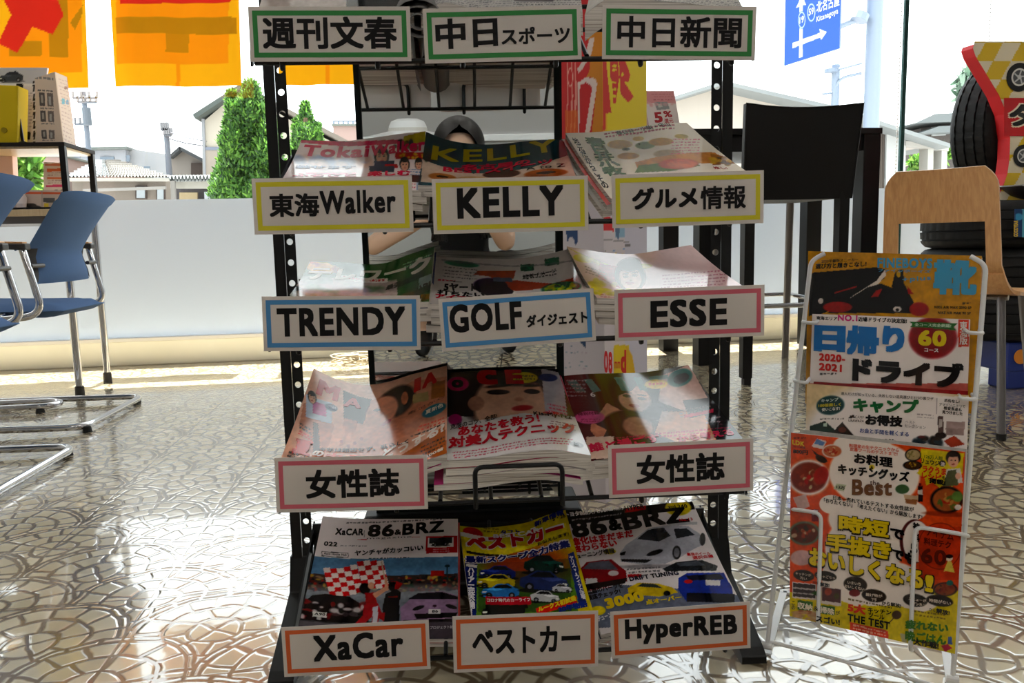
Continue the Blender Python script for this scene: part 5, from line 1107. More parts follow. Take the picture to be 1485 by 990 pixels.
def a2r(S):
    S.txt('地元だからこその', (880, 270), (833, 198), 11, (40, 26, 34), .03, True); S.txt('春日井小牧', (896, 252), (862, 196), 34, (52, 130, 42), .05, True)
    S.lines(880, 190, 980, 2, 4, (190, 70, 100), -.09, 2.4); S.txt('春日井・小牧・守山', (900, 193), (976, 184), 5, (90, 80, 70), .02)
    S.ell(903, 205, 18, 6, (206, 170, 40)); S.ell(940, 207, 14, 5, (110, 140, 50)); S.ell(962, 203, 17, 5, (206, 170, 90)); S.ell(915, 222, 16, 5, (206, 160, 70)); S.ell(912, 212, 6, 2, (90, 110, 50)); S.ell(930, 198, 8, 3, (220, 190, 90)); S.ell(990, 196, 9, 3, (200, 180, 110)); S.ell(972, 220, 20, 6, (210, 190, 160))
    S.poly([(925, 232), (960, 224), (1010, 218), (1035, 216), (1062, 232), (1020, 236), (960, 240), (930, 246)], (212, 160, 90)); S.poly([(930, 238), (1000, 230), (1020, 240), (980, 250), (925, 250)], (120, 150, 60)); S.ell(988, 237, 28, 9, (206, 110, 80)); S.ell(994, 237, 22, 7, (222, 140, 106)); S.poly([(1030, 218), (1052, 222), (1066, 233), (1036, 238)], (180, 130, 44)); S.blobs(1034, 222, 1060, 236, [(150, 110, 40), (214, 180, 60)], 16, 4, 6)
    S.lines(975, 200, 1015, 6, 4, (220, 110, 140), -.05, 1.6, 2); S.txt('推し!', (1040, 246), (1058, 245), 5, (190, 40, 50), .03)
magazine([(820, 193), (870, 191), (915, 186), (960, 179), (996, 178)], [(886, 288), (940, 272), (1000, 262), (1094, 256)], a2r, (246, 238, 226), 'food magazine with green lettering and sandwich, right pile of the second row', GP[2],
 [(.008, -.006, (206, 60, 50), 'red and grey magazine under the food magazine'), (.009, -.012, (176, 170, 160), 'lowest magazine under the food magazine')])
# third tray
def a3l(S):
    S.rect(405, 360, 640, 440, (66, 130, 62)); S.rect(420, 396, 560, 440, (216, 200, 206), .8); S.rect(470, 394, 560, 440, (220, 196, 190), .7)
    S.ell(458, 384, 20, 6, (220, 170, 50)); S.blobs(445, 380, 476, 388, [(206, 90, 40), (240, 190, 60)], 14, 5, 3); S.rect(480, 390, 545, 397, (244, 236, 230)); S.lines(483, 391, 540, 1, 3, (206, 60, 60), 0, 4, 3)
    S.txt('テレワーク', (440, 401), (622, 387), 18, (236, 226, 214), .05); S.txt('最強実践術', (540, 412), (612, 394), 9, (60, 66, 60), .03); S.lines(570, 374, 626, 2, 4, (226, 236, 220), -.16, 2, 4)
    S.blobs(425, 404, 540, 428, [(206, 200, 226), (226, 190, 190), (190, 170, 170), (120, 150, 110)], 50, 10, 6, .5); S.rect(600, 396, 626, 412, (196, 200, 210), .8, -.2)
    S.txt('分別', (590, 426), (622, 418), 16, (60, 46, 34), .05); S.txt('徹底', (566, 430), (590, 424), 9, (150, 110, 50), .03); S.rect(604, 422, 624, 434, (150, 120, 40)); S.ell(428, 414, 5, 4, (30, 60, 36)); S.rect(560, 430, 605, 440, (236, 230, 224)); S.txt('新常識', (564, 437), (604, 432), 7, (40, 40, 46), .03)
magazine([(450, 379), (490, 380), (530, 383), (560, 381), (590, 370), (630, 357)], [(413, 436), (470, 436), (530, 438), (590, 439), (622, 437)], a3l, (70, 132, 66), 'green business magazine with white katakana, left pile of the third row', GP[3],
 [(.008, .003, (60, 70, 120), 'dark blue magazine under the green business magazine'), (.010, .002, (206, 200, 196), 'lowest magazine under the green business magazine')])
def a3m(S):
    S.ell(668, 377, 24, 3.5, (70, 150, 120)); S.rect(752, 373, 772, 382, (64, 140, 110)); S.rect(788, 368, 810, 377, (64, 140, 110)); S.poly([(690, 384), (745, 381), (742, 392), (720, 396), (706, 390), (684, 389)], (196, 104, 60)); S.poly([(704, 396), (744, 394), (800, 402), (836, 396), (836, 402), (800, 408), (745, 412), (715, 404)], (206, 100, 60)); S.ell(708, 403, 24, 11, (92, 52, 110)); S.poly([(680, 408), (720, 394), (742, 412), (738, 420), (706, 422)], (60, 36, 72)); S.rect(712, 391, 740, 397, (120, 130, 150))
    S.ell(812, 411, 30, 10, (60, 140, 110)); S.blobs(790, 406, 832, 416, [(206, 196, 60), (80, 150, 70), (190, 180, 50)], 40, 4, 3); S.lines(640, 382, 690, 4, 4, (130, 126, 130), 0, 1.8, 2); S.lines(752, 388, 806, 2, 4, (80, 76, 80), -.08, 2.4, 5); S.txt('読者イメージ', (756, 393), (806, 387), 6, (60, 56, 60), .02)
    S.txt('5ヤード', (642, 416), (690, 413), 12, (30, 26, 34), .05); S.txt('打ちたい', (633, 424), (700, 424), 9, (30, 26, 34), .05); S.txt('アイアン', (630, 430), (690, 431), 8, (206, 30, 80), .06); S.lines(634, 399, 660, 1, 4, (206, 50, 90), 0, 2.6); S.rect(650, 400, 668, 401, (60, 60, 66)); S.rect(640, 374, 840, 376, (150, 150, 150), .6)
magazine([(632, 372), (670, 374), (710, 375), (745, 375), (790, 369), (824, 361)], [(620, 440), (680, 442), (740, 440), (800, 436), (852, 430)], a3m, (224, 218, 214), 'pale golf magazine with purple and orange figure, middle of the third row', GP[3],
 [(.010, -.002, (190, 186, 180), 'second magazine of the pile behind the tilted blue card'), (.010, .004, (170, 168, 164), 'third magazine of the pile behind the tilted blue card'), (.010, -.003, (150, 148, 146), 'lowest magazine of the pile behind the tilted blue card')])
def a3r(S):
    S.poly([(822, 358), (880, 378), (884, 372), (840, 362)], (220, 206, 70)); S.ell(845, 369, 14, 5, (222, 210, 80)); S.ell(925, 372, 22, 4, (222, 210, 90)); S.poly([(870, 372), (905, 374), (930, 400), (900, 410), (866, 392)], (206, 110, 116)); S.face(915, 388, 17, (240, 206, 190), (90, 60, 50), -.2); S.ell(914, 399, 6, 2, (206, 90, 100)); S.blobs(860, 398, 900, 424, [(226, 214, 80), (220, 206, 70)], 18, 6, 4); S.blobs(900, 408, 940, 424, [(226, 214, 80)], 14, 4, 6)
    S.lines(846, 378, 880, 3, 4, (150, 120, 110), .2, 2, 3); S.lines(960, 386, 1050, 6, 5, (200, 130, 150), 0, 2, 7); S.lines(870, 424, 940, 2, 4, (206, 110, 130), 0, 2, 8)
magazine([(822, 357), (850, 362), (885, 367), (920, 368), (955, 363), (1002, 355)], [(866, 432), (910, 433), (960, 432), (1010, 429), (1092, 424)], a3r, (240, 214, 214), 'pink women\'s magazine with shining cover, right pile of the third row', GP[3],
 [(.009, -.004, (206, 196, 190), 'second magazine of the pile behind the pink bordered card, third row'), (.009, -.002, (210, 200, 170), 'third magazine of the pile behind the pink bordered card, third row'), (.009, .002, (200, 190, 190), 'lowest magazine of the pile behind the pink bordered card, third row')])
# fourth tray
def a4l(S):
    SK, SK2 = (232, 178, 150), (214, 150, 118)
    S.rect(405, 525, 660, 680, (240, 200, 178)); S.poly([(520, 560), (600, 540), (660, 545), (660, 600), (560, 620), (470, 640)], SK); S.ell(520, 620, 60, 42, SK, 1, -.5, .5); S.ell(585, 602, 70, 24, SK2, .7, -.5, .6); S.poly([(440, 580), (470, 570), (486, 600), (470, 660), (440, 640), (434, 610)], SK2, .8)
    S.poly([(498, 545), (540, 553), (528, 590), (500, 586)], (44, 30, 28)); S.ell(575, 562, 28, 20, (48, 32, 28), 1, -.3, .25); S.ell(555, 572, 26, 20, SK, 1, -.6, .2); S.ell(588, 560, 5, 9, SK2); S.ell(548, 570, 5, 2, (60, 36, 30)); S.ell(562, 590, 8, 3, (200, 80, 80), 1, -.5); S.poly([(500, 584), (520, 586), (512, 620), (494, 630)], SK2)
    for (x, y) in ((497, 612), (507, 618), (516, 612), (526, 604)): S.ell(x, y, 4, 13, SK, .9, .2, .5); S.ell(x, y+10, 2.5, 3, (190, 96, 84), .9)
    S.poly([(455, 600), (462, 600), (466, 645), (455, 648)], (96, 60, 46), .8); S.txt('M', (458, 562), (490, 563), 20, (226, 70, 76), .07); S.txt('A', (498, 567), (524, 567), 14, (226, 110, 110), .06); S.txt('I', (601, 556), (611, 554), 17, (220, 50, 44), .08); S.txt('A', (613, 554), (634, 549), 17, (220, 50, 44), .07)
    S.rect(444, 567, 482, 596, (206, 214, 226)); S.rect(454, 572, 474, 588, (214, 110, 180)); S.face(453, 569, 5); S.ell(481, 573, 9, 5, (96, 120, 150)); S.txt('表紙', (475, 575), (488, 575), 4, (226, 230, 240), 0); S.rect(600, 558, 622, 570, (196, 176, 130)); S.rect(626, 548, 645, 570, (196, 140, 80)); S.ell(630, 586, 17, 8, (40, 140, 156), 1, -.15); S.txt('夏新色', (618, 590), (643, 585), 6, (240, 236, 220), .02)
    S.txt('素足から', (592, 586), (644, 573), 4, (60, 40, 34), 0); S.lines(605, 604, 645, 2, 5, (230, 90, 60), -.1, 3, 2); S.lines(596, 616, 645, 1, 5, (60, 46, 40), -.16, 3, 3)
    S.poly([(570, 650), (645, 612), (650, 680), (560, 680)], (206, 128, 36)); S.txt('どうする?', (556, 648), (645, 622), 15, (246, 236, 226), .04); S.txt('今年は無理せず、私らしく', (462, 645), (594, 627), 7, (70, 56, 60), .02); S.txt('夏', (422, 655), (450, 655), 24, (230, 76, 34), .05); S.txt('の', (453, 654), (470, 652), 9, (246, 230, 220), .06); S.txt('カラー', (472, 659), (560, 656), 14, (236, 104, 40), .05)
    S.txt('美人をつくる', (418, 656), (450, 660), 4, (60, 40, 36), .02); S.txt('幅広く', (416, 662), (436, 663), 4, (60, 40, 36), .02); S.lines(434, 606, 452, 2, 5, (60, 44, 40), .3, 3, 4); S.lines(432, 616, 454, 2, 4, (230, 80, 60), .3, 3, 5); S.lines(610, 636, 645, 4, 6, (96, 60, 20), -.2, 3, 7); S.txt('100着', (620, 657), (644, 652), 5, (240, 226, 206), .03)
magazine([(455, 534), (475, 544), (500, 553), (530, 558), (560, 554), (600, 542), (648, 530)], [(405, 670), (470, 675), (540, 679), (600, 672), (648, 657)], a4l, (240, 202, 180), 'peach coloured beauty magazine with red title, left of the fourth row', GP[4],
 [(.007, .002, (226, 60, 140), 'magenta edged magazine under the peach beauty magazine')], dr=.31, thk=.012)
def a4m(S):
    S.rect(640, 520, 870, 600, (70, 56, 58)); S.rect(640, 598, 870, 680, (226, 220, 218)); S.ell(735, 566, 66, 44, (50, 34, 34), 1, 0, .2); S.ell(740, 580, 54, 44, (226, 190, 168), 1, 0, .15); S.poly([(785, 535), (815, 540), (822, 600), (790, 598), (787, 560)], (206, 200, 206)); S.ell(690, 580, 12, 10, (200, 160, 140)); S.ell(737, 546, 44, 11, (54, 36, 34), .9, .05, .4)
    for x, w in ((722, 16), (771, 11)): S.ell(x, 566, w, 3.4, (48, 34, 32), 1, .03, .3); S.ell(x, 558, w*1.2, 2, (70, 48, 42), .7, -.05, .5)
    S.ell(752, 577, 6, 3, (196, 150, 130), .8, 0, .6); S.ell(757, 590, 15, 4.2, (196, 60, 66), 1, -.04, .3); S.poly([(700, 604), (790, 596), (790, 620), (700, 624)], (226, 190, 168)); S.poly([(640, 610), (760, 598), (860, 612), (870, 680), (640, 680)], (228, 224, 222)); S.ell(664, 554, 16, 9, (206, 40, 130)); S.txt('o', (655, 559), (672, 559), 10, (70, 40, 56), .1)
    S.txt('c', (692, 556), (722, 556), 19, (206, 30, 40), .09); S.txt('E', (734, 556), (760, 556), 19, (206, 30, 40), .09); S.ell(759, 547, 21, 7.5, (222, 200, 34)); S.lines(744, 544, 776, 2, 4, (110, 100, 30), 0, 2.4); S.ell(794, 546, 14, 5, (80, 96, 150)); S.ell(660, 602, 10, 8, (206, 50, 150))
    S.txt('克服のコツ、全部!', (653, 618), (721, 604), 8, (50, 44, 46), .02); S.txt('Kis-My-Ft2', (774, 604), (829, 605), 8, (40, 36, 40), .03); S.txt('必見', (787, 599), (812, 599), 4, (220, 60, 66), .03); S.lines(792, 582, 822, 3, 5, (222, 110, 140), .1, 3, 4); S.lines(796, 609, 834, 3, 4, (150, 110, 120), .05, 2, 5)
    S.txt('あなたを救う!', (664, 629), (783, 614), 15, (206, 34, 66), .04); S.txt('対美人テクニック', (650, 649), (836, 627), 18, (206, 34, 66), .045); S.lines(655, 654, 830, 3, 4.5, (206, 90, 116), -.1, 2.4, 8); S.ell(836, 645, 10, 5, (190, 186, 184)); S.txt('美', (832, 648), (840, 648), 5, (90, 90, 90), .02)
magazine([(646, 540), (690, 538), (740, 536), (808, 535)], [(640, 668), (700, 664), (760, 655), (800, 652), (857, 660)], a4m, (90, 70, 70), 'beauty magazine with close-up face and red kanji, middle of the fourth row', GP[4],
 [(.011, .006, (206, 70, 100), 'second magazine under the close-up face magazine'), (.011, .002, (200, 190, 190), 'third magazine under the close-up face magazine'), (.009, -.012, (200, 60, 130), 'lowest magazine under the close-up face magazine, in front of the wire stop')], dr=.31, thk=.011)
def a4r(S):
    S.rect(800, 515, 1110, 680, (46, 36, 42)); S.poly([(960, 540), (1000, 528), (1036, 590), (990, 590), (955, 575)], (220, 190, 180)); S.ell(905, 585, 40, 60, (50, 34, 32), 1, .1, .3); S.ell(920, 572, 24, 19, (224, 182, 158), 1, .25, .15); S.poly([(885, 540), (935, 542), (915, 562), (895, 570), (880, 600), (868, 600)], (52, 36, 32))
    for x, y in ((909, 569), (931, 572)): S.ell(x, y, 6, 2.2, (60, 40, 34), 1, .1); S.ell(x, y-5, 7, 1.2, (80, 54, 44), .8, .1)
    S.ell(920, 583, 8, 2.6, (196, 96, 90), 1, .1); S.poly([(866, 600), (880, 580), (900, 590), (935, 590), (890, 604), (870, 622)], (220, 176, 150)); S.ell(915, 612, 40, 22, (56, 38, 34), 1, .1, .2); S.ell(885, 622, 26, 22, (60, 40, 36), 1, -.3, .2); S.ell(925, 615, 24, 16, (214, 170, 146), .9, .3, .3); S.poly([(960, 590), (1020, 592), (1040, 640), (980, 640), (950, 625)], (222, 176, 146)); S.poly([(858, 608), (880, 620), (870, 640), (856, 620)], (214, 160, 130)); S.rect(850, 630, 890, 665, (224, 204, 190)); S.ell(950, 590, 24, 20, (190, 196, 214), .5, 0, .8)
    S.poly([(990, 575), (1032, 572), (1045, 590), (1000, 602)], (70, 58, 60)); S.poly([(1030, 590), (1050, 590), (1090, 640), (1040, 640)], (40, 30, 40))
    TL = (88, 146, 140)
    for q in ([(822, 552), (835, 550), (850, 566), (836, 566)], [(846, 549), (858, 548), (872, 564), (860, 566)], [(890, 544), (902, 543), (915, 562), (902, 562)], [(918, 542), (930, 541), (940, 560), (928, 560)], [(940, 541), (968, 539), (970, 544), (944, 546)]): S.poly(q, TL)
    S.ell(986, 544, 18, 11, TL, 1, -.2); S.ell(988, 545, 11, 6, (70, 56, 58), 1, -.2); S.ell(951, 551, 17, 6.5, (226, 196, 40)); S.lines(940, 549, 964, 1, 4, (220, 100, 30), 0, 4); S.ell(855, 601, 22, 9.5, (220, 120, 170)); S.txt('6', (857, 572), (864, 572), 6, (226, 220, 220), .02); S.txt('特別付録', (838, 599), (870, 597), 5, (140, 30, 80), .02); S.lines(842, 603, 870, 2, 3, (170, 60, 110), 0, 2)
    S.lines(818, 550, 850, 5, 5, (190, 186, 186), 0, 2, 2); S.lines(826, 578, 856, 3, 4, (130, 70, 80), 0, 2, 3); S.lines(985, 588, 1030, 3, 5, (190, 180, 176), -.1, 2.4, 4); S.rect(992, 596, 1034, 601, (214, 70, 110), 1, -.18); S.txt('誰と過ごす', (856, 655), (960, 640), 14, (222, 50, 110), .05); S.txt('から考える', (985, 642), (1066, 629), 11, (222, 50, 110), .05); S.lines(890, 632, 1060, 2, 5, (214, 70, 116), -.1, 3, 6); S.lines(1040, 606, 1060, 5, 5, (150, 60, 90), 0, 2, 7); S.lines(1020, 602, 1044, 2, 6, (200, 190, 190), -.1, 3, 9)
magazine([(814, 545), (850, 542), (890, 541), (930, 540), (965, 535), (998, 529)], [(856, 668), (910, 662), (970, 655), (1030, 650), (1086, 646)], a4r, (60, 46, 50), 'dark fashion magazine with teal title and two women, right of the fourth row', GP[4],
 [(.011, -.006, (224, 206, 190), 'second magazine under the dark fashion magazine'), (.008, -.014, (206, 190, 180), 'lowest magazine under the dark fashion magazine')], dr=.31, thk=.009)
# bottom tray
def a5l(S):
    S.rect(420, 740, 670, 802, (240, 232, 232)); S.txt('XaCAR', (485, 771), (525, 771), 9, INK, .05); S.txt('86', (531, 773), (569, 773), 16, INK, .05); S.txt('&', (570, 771), (580, 771), 7, INK, .05); S.txt('BRZ', (581, 772), (643, 769), 15, INK, .05); S.txt('magazine', (530, 777), (595, 776), 3, (90, 80, 84), 0); S.rect(517, 776, 530, 777, (206, 50, 60)); S.rect(596, 774, 608, 775, (206, 50, 60)); S.rect(526, 764, 527, 774, (150, 150, 150))
    S.lines(500, 754, 640, 1, 3, (120, 116, 118), -.02, 2, 3); S.txt('022', (469, 787), (488, 787), 6, INK, .05); S.lines(492, 784, 530, 1, 3, (160, 156, 158), 0, 2); S.txt('ヤンチャがカッコいい', (512, 799), (612, 793), 8, INK, .035); S.lines(530, 801, 592, 1, 3, (60, 56, 60), 0, 2, 5); S.rect(466, 794, 504, 801, (70, 62, 66)); S.rect(467, 795, 503, 800, (240, 232, 232)); S.txt('Auto House Hub', (469, 799), (501, 799), 3, (60, 50, 54), .03)
    S.rect(616, 774, 663, 797, (206, 36, 52)); S.rect(619, 776, 657, 789, (236, 230, 230)); S.rect(621, 776, 655, 784, (90, 92, 96)); S.car(638, 782, 26, (60, 62, 66)); S.lines(626, 791, 652, 2, 3, (240, 200, 206), 0, 1.6)
    S.rect(420, 802, 670, 935, (150, 156, 164)); S.rect(420, 802, 670, 826, (120, 160, 190)); S.rect(420, 826, 670, 850, (92, 76, 72)); S.blobs(445, 828, 664, 850, [(120, 60, 50), (60, 60, 80), (170, 140, 110), (50, 80, 60), (190, 60, 50), (200, 170, 80), (70, 60, 64)], 260, 3.2, 7); S.rect(623, 821, 643, 829, (180, 50, 40)); S.rect(647, 815, 649, 834, (60, 90, 96)); S.ell(648, 815, 4, 2, (60, 90, 96)); S.ell(560, 850, 130, 9, (176, 178, 182), .7, 0, .9)
    # checkered flag
    for i in range(9):
        for j in range(6):
            x = 468+i*9.5; y = 817+j*6.6-i*1.3-(2.5 if i > 4 else 0)+2*math.sin(i*.9); S.poly([(x+j*1.5, y), (x+9.5+j*1.5, y-1.3), (x+11+j*1.5, y+5.3), (x+1.5+j*1.5, y+6.6)], (214, 40, 44) if (i+j) % 2 else (238, 226, 222))
    S.poly([(550, 806), (552, 806), (560, 848), (558, 848)], (210, 190, 170))
    # cars left and right
    S.poly([(438, 872), (452, 858), (470, 854), (505, 856), (520, 866), (530, 880), (534, 900), (425, 898), (430, 880)], (60, 34, 38)); S.blobs(434, 866, 530, 894, [(214, 210, 210), (150, 30, 36), (24, 20, 24), (90, 80, 84)], 60, 5, 4); S.poly([(455, 858), (500, 857), (510, 864), (448, 866)], (40, 44, 52)); S.rect(453, 882, 472, 890, (226, 224, 220)); S.txt('A90', (455, 888), (470, 888), 4, INK, .03); S.rect(430, 894, 540, 901, (30, 26, 28)); S.poly([(486, 888), (520, 886), (526, 896), (482, 896)], (26, 24, 26))
    PU = (176, 150, 176); S.poly([(578, 874), (592, 862), (604, 853), (640, 851), (662, 858), (664, 898), (580, 898)], PU); S.poly([(590, 861), (604, 853), (640, 852), (664, 860), (664, 864)], (56, 54, 64)); S.ell(605, 875, 9, 3, (50, 46, 54), 1, -.3); S.ell(654, 875, 9, 3, (50, 46, 54), 1, .3); S.poly([(598, 884), (664, 884), (660, 892), (602, 892)], (40, 36, 42)); S.rect(620, 878, 638, 885, (230, 226, 224)); S.txt('86', (625, 884), (634, 884), 4, INK, .03); S.ell(629, 873, 3, 2, (90, 60, 80)); S.rect(582, 893, 664, 899, (52, 44, 50))
    # flag woman and man
    S.ell(527, 844, 8, 8, (36, 26, 26)); S.ell(536, 840, 4.5, 5, (222, 176, 150)); S.poly([(527, 850), (540, 850), (545, 866), (528, 868)], (190, 40, 44)); S.poly([(538, 852), (556, 842), (555, 828), (559, 828), (561, 846), (542, 858)], (222, 176, 150)); S.poly([(526, 868), (546, 866), (551, 880), (543, 902), (536, 902), (538, 886), (520, 902), (508, 902), (524, 884)], (186, 34, 50)); S.poly([(538, 872), (546, 870), (544, 902), (538, 902)], (210, 206, 212))
    S.ell(568, 842, 7, 7, (30, 26, 28)); S.poly([(557, 852), (574, 846), (579, 850), (577, 868), (577, 902), (554, 902), (552, 872)], (38, 36, 44)); S.poly([(572, 834), (582, 838), (576, 846), (570, 846)], (176, 34, 40)); S.rect(560, 856, 574, 858, (150, 60, 40)); S.poly([(550, 880), (556, 880), (554, 894), (548, 890)], (180, 40, 44))
    S.rect(420, 898, 670, 940, (104, 96, 104)); S.txt('プロジェクト始動', (622, 910), (662, 910), 5, (206, 200, 204), .02); S.rect(420, 896, 550, 905, (150, 146, 150), .5)
magazine([(468, 748), (500, 751), (540, 752), (600, 752), (664, 752)], [(431, 916), (500, 924), (560, 926), (620, 926), (664, 926)], a5l, (240, 232, 232), 'white car magazine with red checkered flag, left of the bottom row', GP[5],
 [(.006, .003, (190, 60, 60), 'magazine under the checkered flag car magazine')], thk=.006, res=.95)
def a5m(S):
    Yl = (222, 206, 30); S.rect(660, 735, 870, 905, Yl); S.rect(690, 806, 836, 905, (120, 160, 60)); S.ell(760, 815, 60, 30, (206, 60, 40), .7, 0, .7); S.ell(684, 768, 13, 8, (200, 34, 40)); S.txt('タフト', (722, 766), (750, 764), 7, (40, 60, 140), .05); S.txt('新車情報', (772, 757), (818, 745), 8, (40, 60, 140), .05); S.txt('5・26', (800, 753), (820, 749), 5, INK, .03); S.lines(698, 757, 720, 2, 4, (120, 110, 50), 0, 2)
    S.poly([(672, 775), (760, 782), (820, 756), (822, 768), (800, 775), (720, 798), (676, 798)], (240, 226, 60)); S.rect(668, 770, 712, 776, (236, 230, 226)); S.txt('ベストカー', (675, 795), (820, 771), 22, (240, 236, 230), .10); S.txt('ベストカー', (677, 793), (818, 772), 20, (206, 30, 40), .07); S.txt('BESTCAR', (712, 772), (780, 764), 6, (240, 236, 230), .05); S.txt('お伝えします!', (776, 784), (825, 774), 5, (80, 30, 26), .03)
    S.rect(676, 795, 760, 799, (60, 50, 30)); S.txt('最新スクープ全力特集', (674, 815), (828, 790), 12, (240, 236, 240), .12); S.txt('最新スクープ全力特集', (675, 814), (827, 791), 11, (44, 58, 140), .05)
    S.rect(674, 812, 690, 902, (40, 60, 130)); S.rect(676, 814, 690, 818, (230, 226, 220)); S.txt('ハリアー完全公開!!', (684, 898), (682, 820), 10, (236, 232, 236), .05, True); S.poly([(822, 800), (832, 796), (850, 872), (838, 878)], (60, 80, 150)); S.txt('ヤリスvsフィット決着', (846, 868), (827, 803), 8, (236, 232, 236), .04, True)
    S.rect(692, 820, 826, 886, (70, 96, 60), .6)
    for (x, y, w, c) in ((718, 823, 50, (50, 70, 140)), (786, 812, 62, (40, 90, 80)), (716, 837, 52, (206, 190, 40)), (722, 852, 52, (70, 150, 206)), (786, 838, 74, (70, 84, 130)), (786, 862, 44, (206, 206, 206)), (812, 850, 30, (200, 200, 204)), (726, 884, 60, (50, 54, 56))): S.car(x, y, w, c, -1 if x > 760 else 1, -.12 if x > 760 else -.02)
    S.rect(702, 861, 765, 874, (206, 40, 70)); S.txt('コロナ時代のカーライフ', (704, 871), (764, 870), 6, (240, 232, 230), .02); S.rect(702, 874, 760, 880, (60, 60, 40)); S.poly([(772, 880), (834, 862), (835, 873), (773, 892)], (222, 60, 40)); S.txt('ルークス初試乗', (776, 888), (834, 871), 9, (240, 220, 60), .05); S.txt('20年物語', (806, 890), (852, 880), 10, (50, 80, 160), .06); S.blobs(705, 892, 770, 903, [(40, 60, 34), (30, 40, 30)], 30, 5, 3)
magazine([(666, 762), (700, 765), (735, 762), (765, 757), (795, 746), (820, 739)], [(685, 901), (730, 899), (780, 896), (830, 893), (862, 892)], a5m, (222, 206, 30), 'yellow car magazine crowded with small cars, middle of the bottom row', GP[5], thk=.006, res=.95)
def a5r(S):
    S.rect(800, 720, 1100, 910, (236, 230, 230)); S.poly([(812, 744), (1005, 724), (1008, 738), (820, 760)], (40, 36, 40)); S.txt('トヨタ86&スバルBRZ', (822, 749), (893, 739), 7, (236, 232, 232), .04); S.txt('No.13', (895, 739), (908, 738), 4, (236, 232, 232), .03); S.lines(830, 752, 905, 1, 4, (200, 196, 196), -.13, 2.4); S.rect(910, 729, 940, 742, (190, 36, 40), 1, -.1); S.txt('HYPER', (911, 740), (938, 737), 7, (70, 20, 24), .05); S.ell(985, 736, 18, 11, (222, 206, 30)); S.txt('vol.240', (972, 738), (998, 736), 5, (60, 60, 30), .03)
    S.txt('86', (833, 779), (886, 771), 25, INK, .055); S.txt('&', (888, 768), (908, 766), 16, INK, .06); S.txt('BRZ', (910, 768), (1002, 756), 22, INK, .055); S.txt('No.13', (988, 756), (1006, 754), 4, (206, 40, 50), .04)
    S.txt('進化はまだまだ', (830, 790), (924, 777), 11, (206, 34, 52), .05); S.txt('終わらない', (832, 801), (900, 790), 11, (206, 34, 52), .05); S.txt('チューニング情報', (828, 810), (896, 800), 8, (50, 46, 50), .03); S.ell(888, 797, 9, 4, (222, 206, 40))
    Wc = (198, 198, 206); S.poly([(903, 800), (912, 788), (930, 776), (944, 765), (970, 761), (1000, 762), (1016, 772), (1024, 786), (1006, 796), (992, 806), (970, 816), (940, 818), (904, 812)], Wc); S.poly([(928, 780), (944, 767), (966, 764), (976, 776), (960, 784)], (70, 74, 84)); S.poly([(980, 766), (998, 765), (1010, 774), (984, 780)], (80, 84, 92)); S.poly([(903, 799), (912, 797), (910, 803), (903, 803)], (60, 60, 66)); S.ell(954, 800, 12, 3.5, (60, 60, 66), 1, -.3); S.poly([(904, 808), (950, 810), (942, 815), (906, 812)], (60, 58, 64)); S.ell(985, 800, 6, 10, (60, 60, 66)); S.ell(985, 800, 4, 7, (150, 150, 156)); S.ell(1020, 780, 4, 9, (60, 60, 66)); S.poly([(970, 758), (1012, 755), (1012, 759), (974, 762)], (200, 200, 204)); S.ell(950, 820, 50, 3, (150, 146, 150), .7, 0, .6)
    RD2 = (170, 36, 50); S.poly([(838, 826), (852, 812), (890, 808), (912, 826), (914, 842), (880, 846), (846, 850)], RD2); S.poly([(846, 822), (856, 813), (886, 810), (900, 824)], (120, 120, 132)); S.ell(893, 829, 8, 4, (220, 214, 214)); S.rect(850, 836, 868, 846, (226, 222, 222)); S.poly([(840, 846), (914, 836), (910, 845), (846, 854)], (50, 24, 30)); S.poly([(965, 824), (985, 814), (1020, 810), (1042, 818), (1040, 826), (970, 828)], (70, 74, 80)); S.poly([(985, 816), (1015, 812), (1026, 818), (990, 820)], (110, 116, 124))
    S.txt('最強ホイール', (1000, 806), (1032, 803), 5, (206, 40, 50), .03); S.txt('選択会議', (1008, 811), (1036, 807), 5, (206, 40, 50), .03); S.rect(914, 831, 935, 836, (206, 60, 70)); S.txt('DRIFT TUNING', (918, 843), (989, 834), 7, (44, 48, 90), .06); S.lines(912, 823, 962, 2, 5, (130, 126, 130), -.06, 3, 3)
    S.poly([(840, 860), (900, 846), (1075, 862), (1090, 910), (840, 910)], (110, 120, 140), .8); S.poly([(914, 852), (930, 844), (960, 846), (980, 852), (988, 860), (960, 866), (916, 862)], (222, 200, 40)); S.poly([(928, 850), (936, 845), (956, 847), (966, 853)], (90, 96, 90)); S.ell(925, 862, 5, 4, (40, 40, 40)); S.ell(972, 861, 5, 4, (40, 40, 40)); S.poly([(988, 838), (1000, 830), (1050, 828), (1062, 850), (1066, 872), (1000, 874), (988, 856)], (50, 84, 176)); S.poly([(998, 834), (1045, 830), (1052, 838), (1004, 842)], (40, 50, 80)); S.rect(1026, 840, 1046, 848, (226, 224, 224)); S.ell(1002, 843, 6, 3, (206, 60, 60)); S.rect(1000, 860, 1066, 874, (34, 40, 60))
    S.txt('話題のパーツを', (852, 861), (908, 852), 8, (60, 56, 62), .03); S.txt('徹底チェック!', (852, 870), (904, 861), 8, (60, 56, 62), .03); S.txt('3000', (882, 884), (940, 873), 16, (226, 206, 50), .08); S.txt('点オーバー', (942, 880), (994, 872), 8, (226, 206, 50), .05); S.ell(868, 884, 12, 7, (222, 206, 40)); S.lines(850, 853, 890, 1, 4, (206, 110, 120), -.12, 2.4)
    S.txt('チューン', (868, 902), (890, 896), 8, (226, 222, 226), .04)
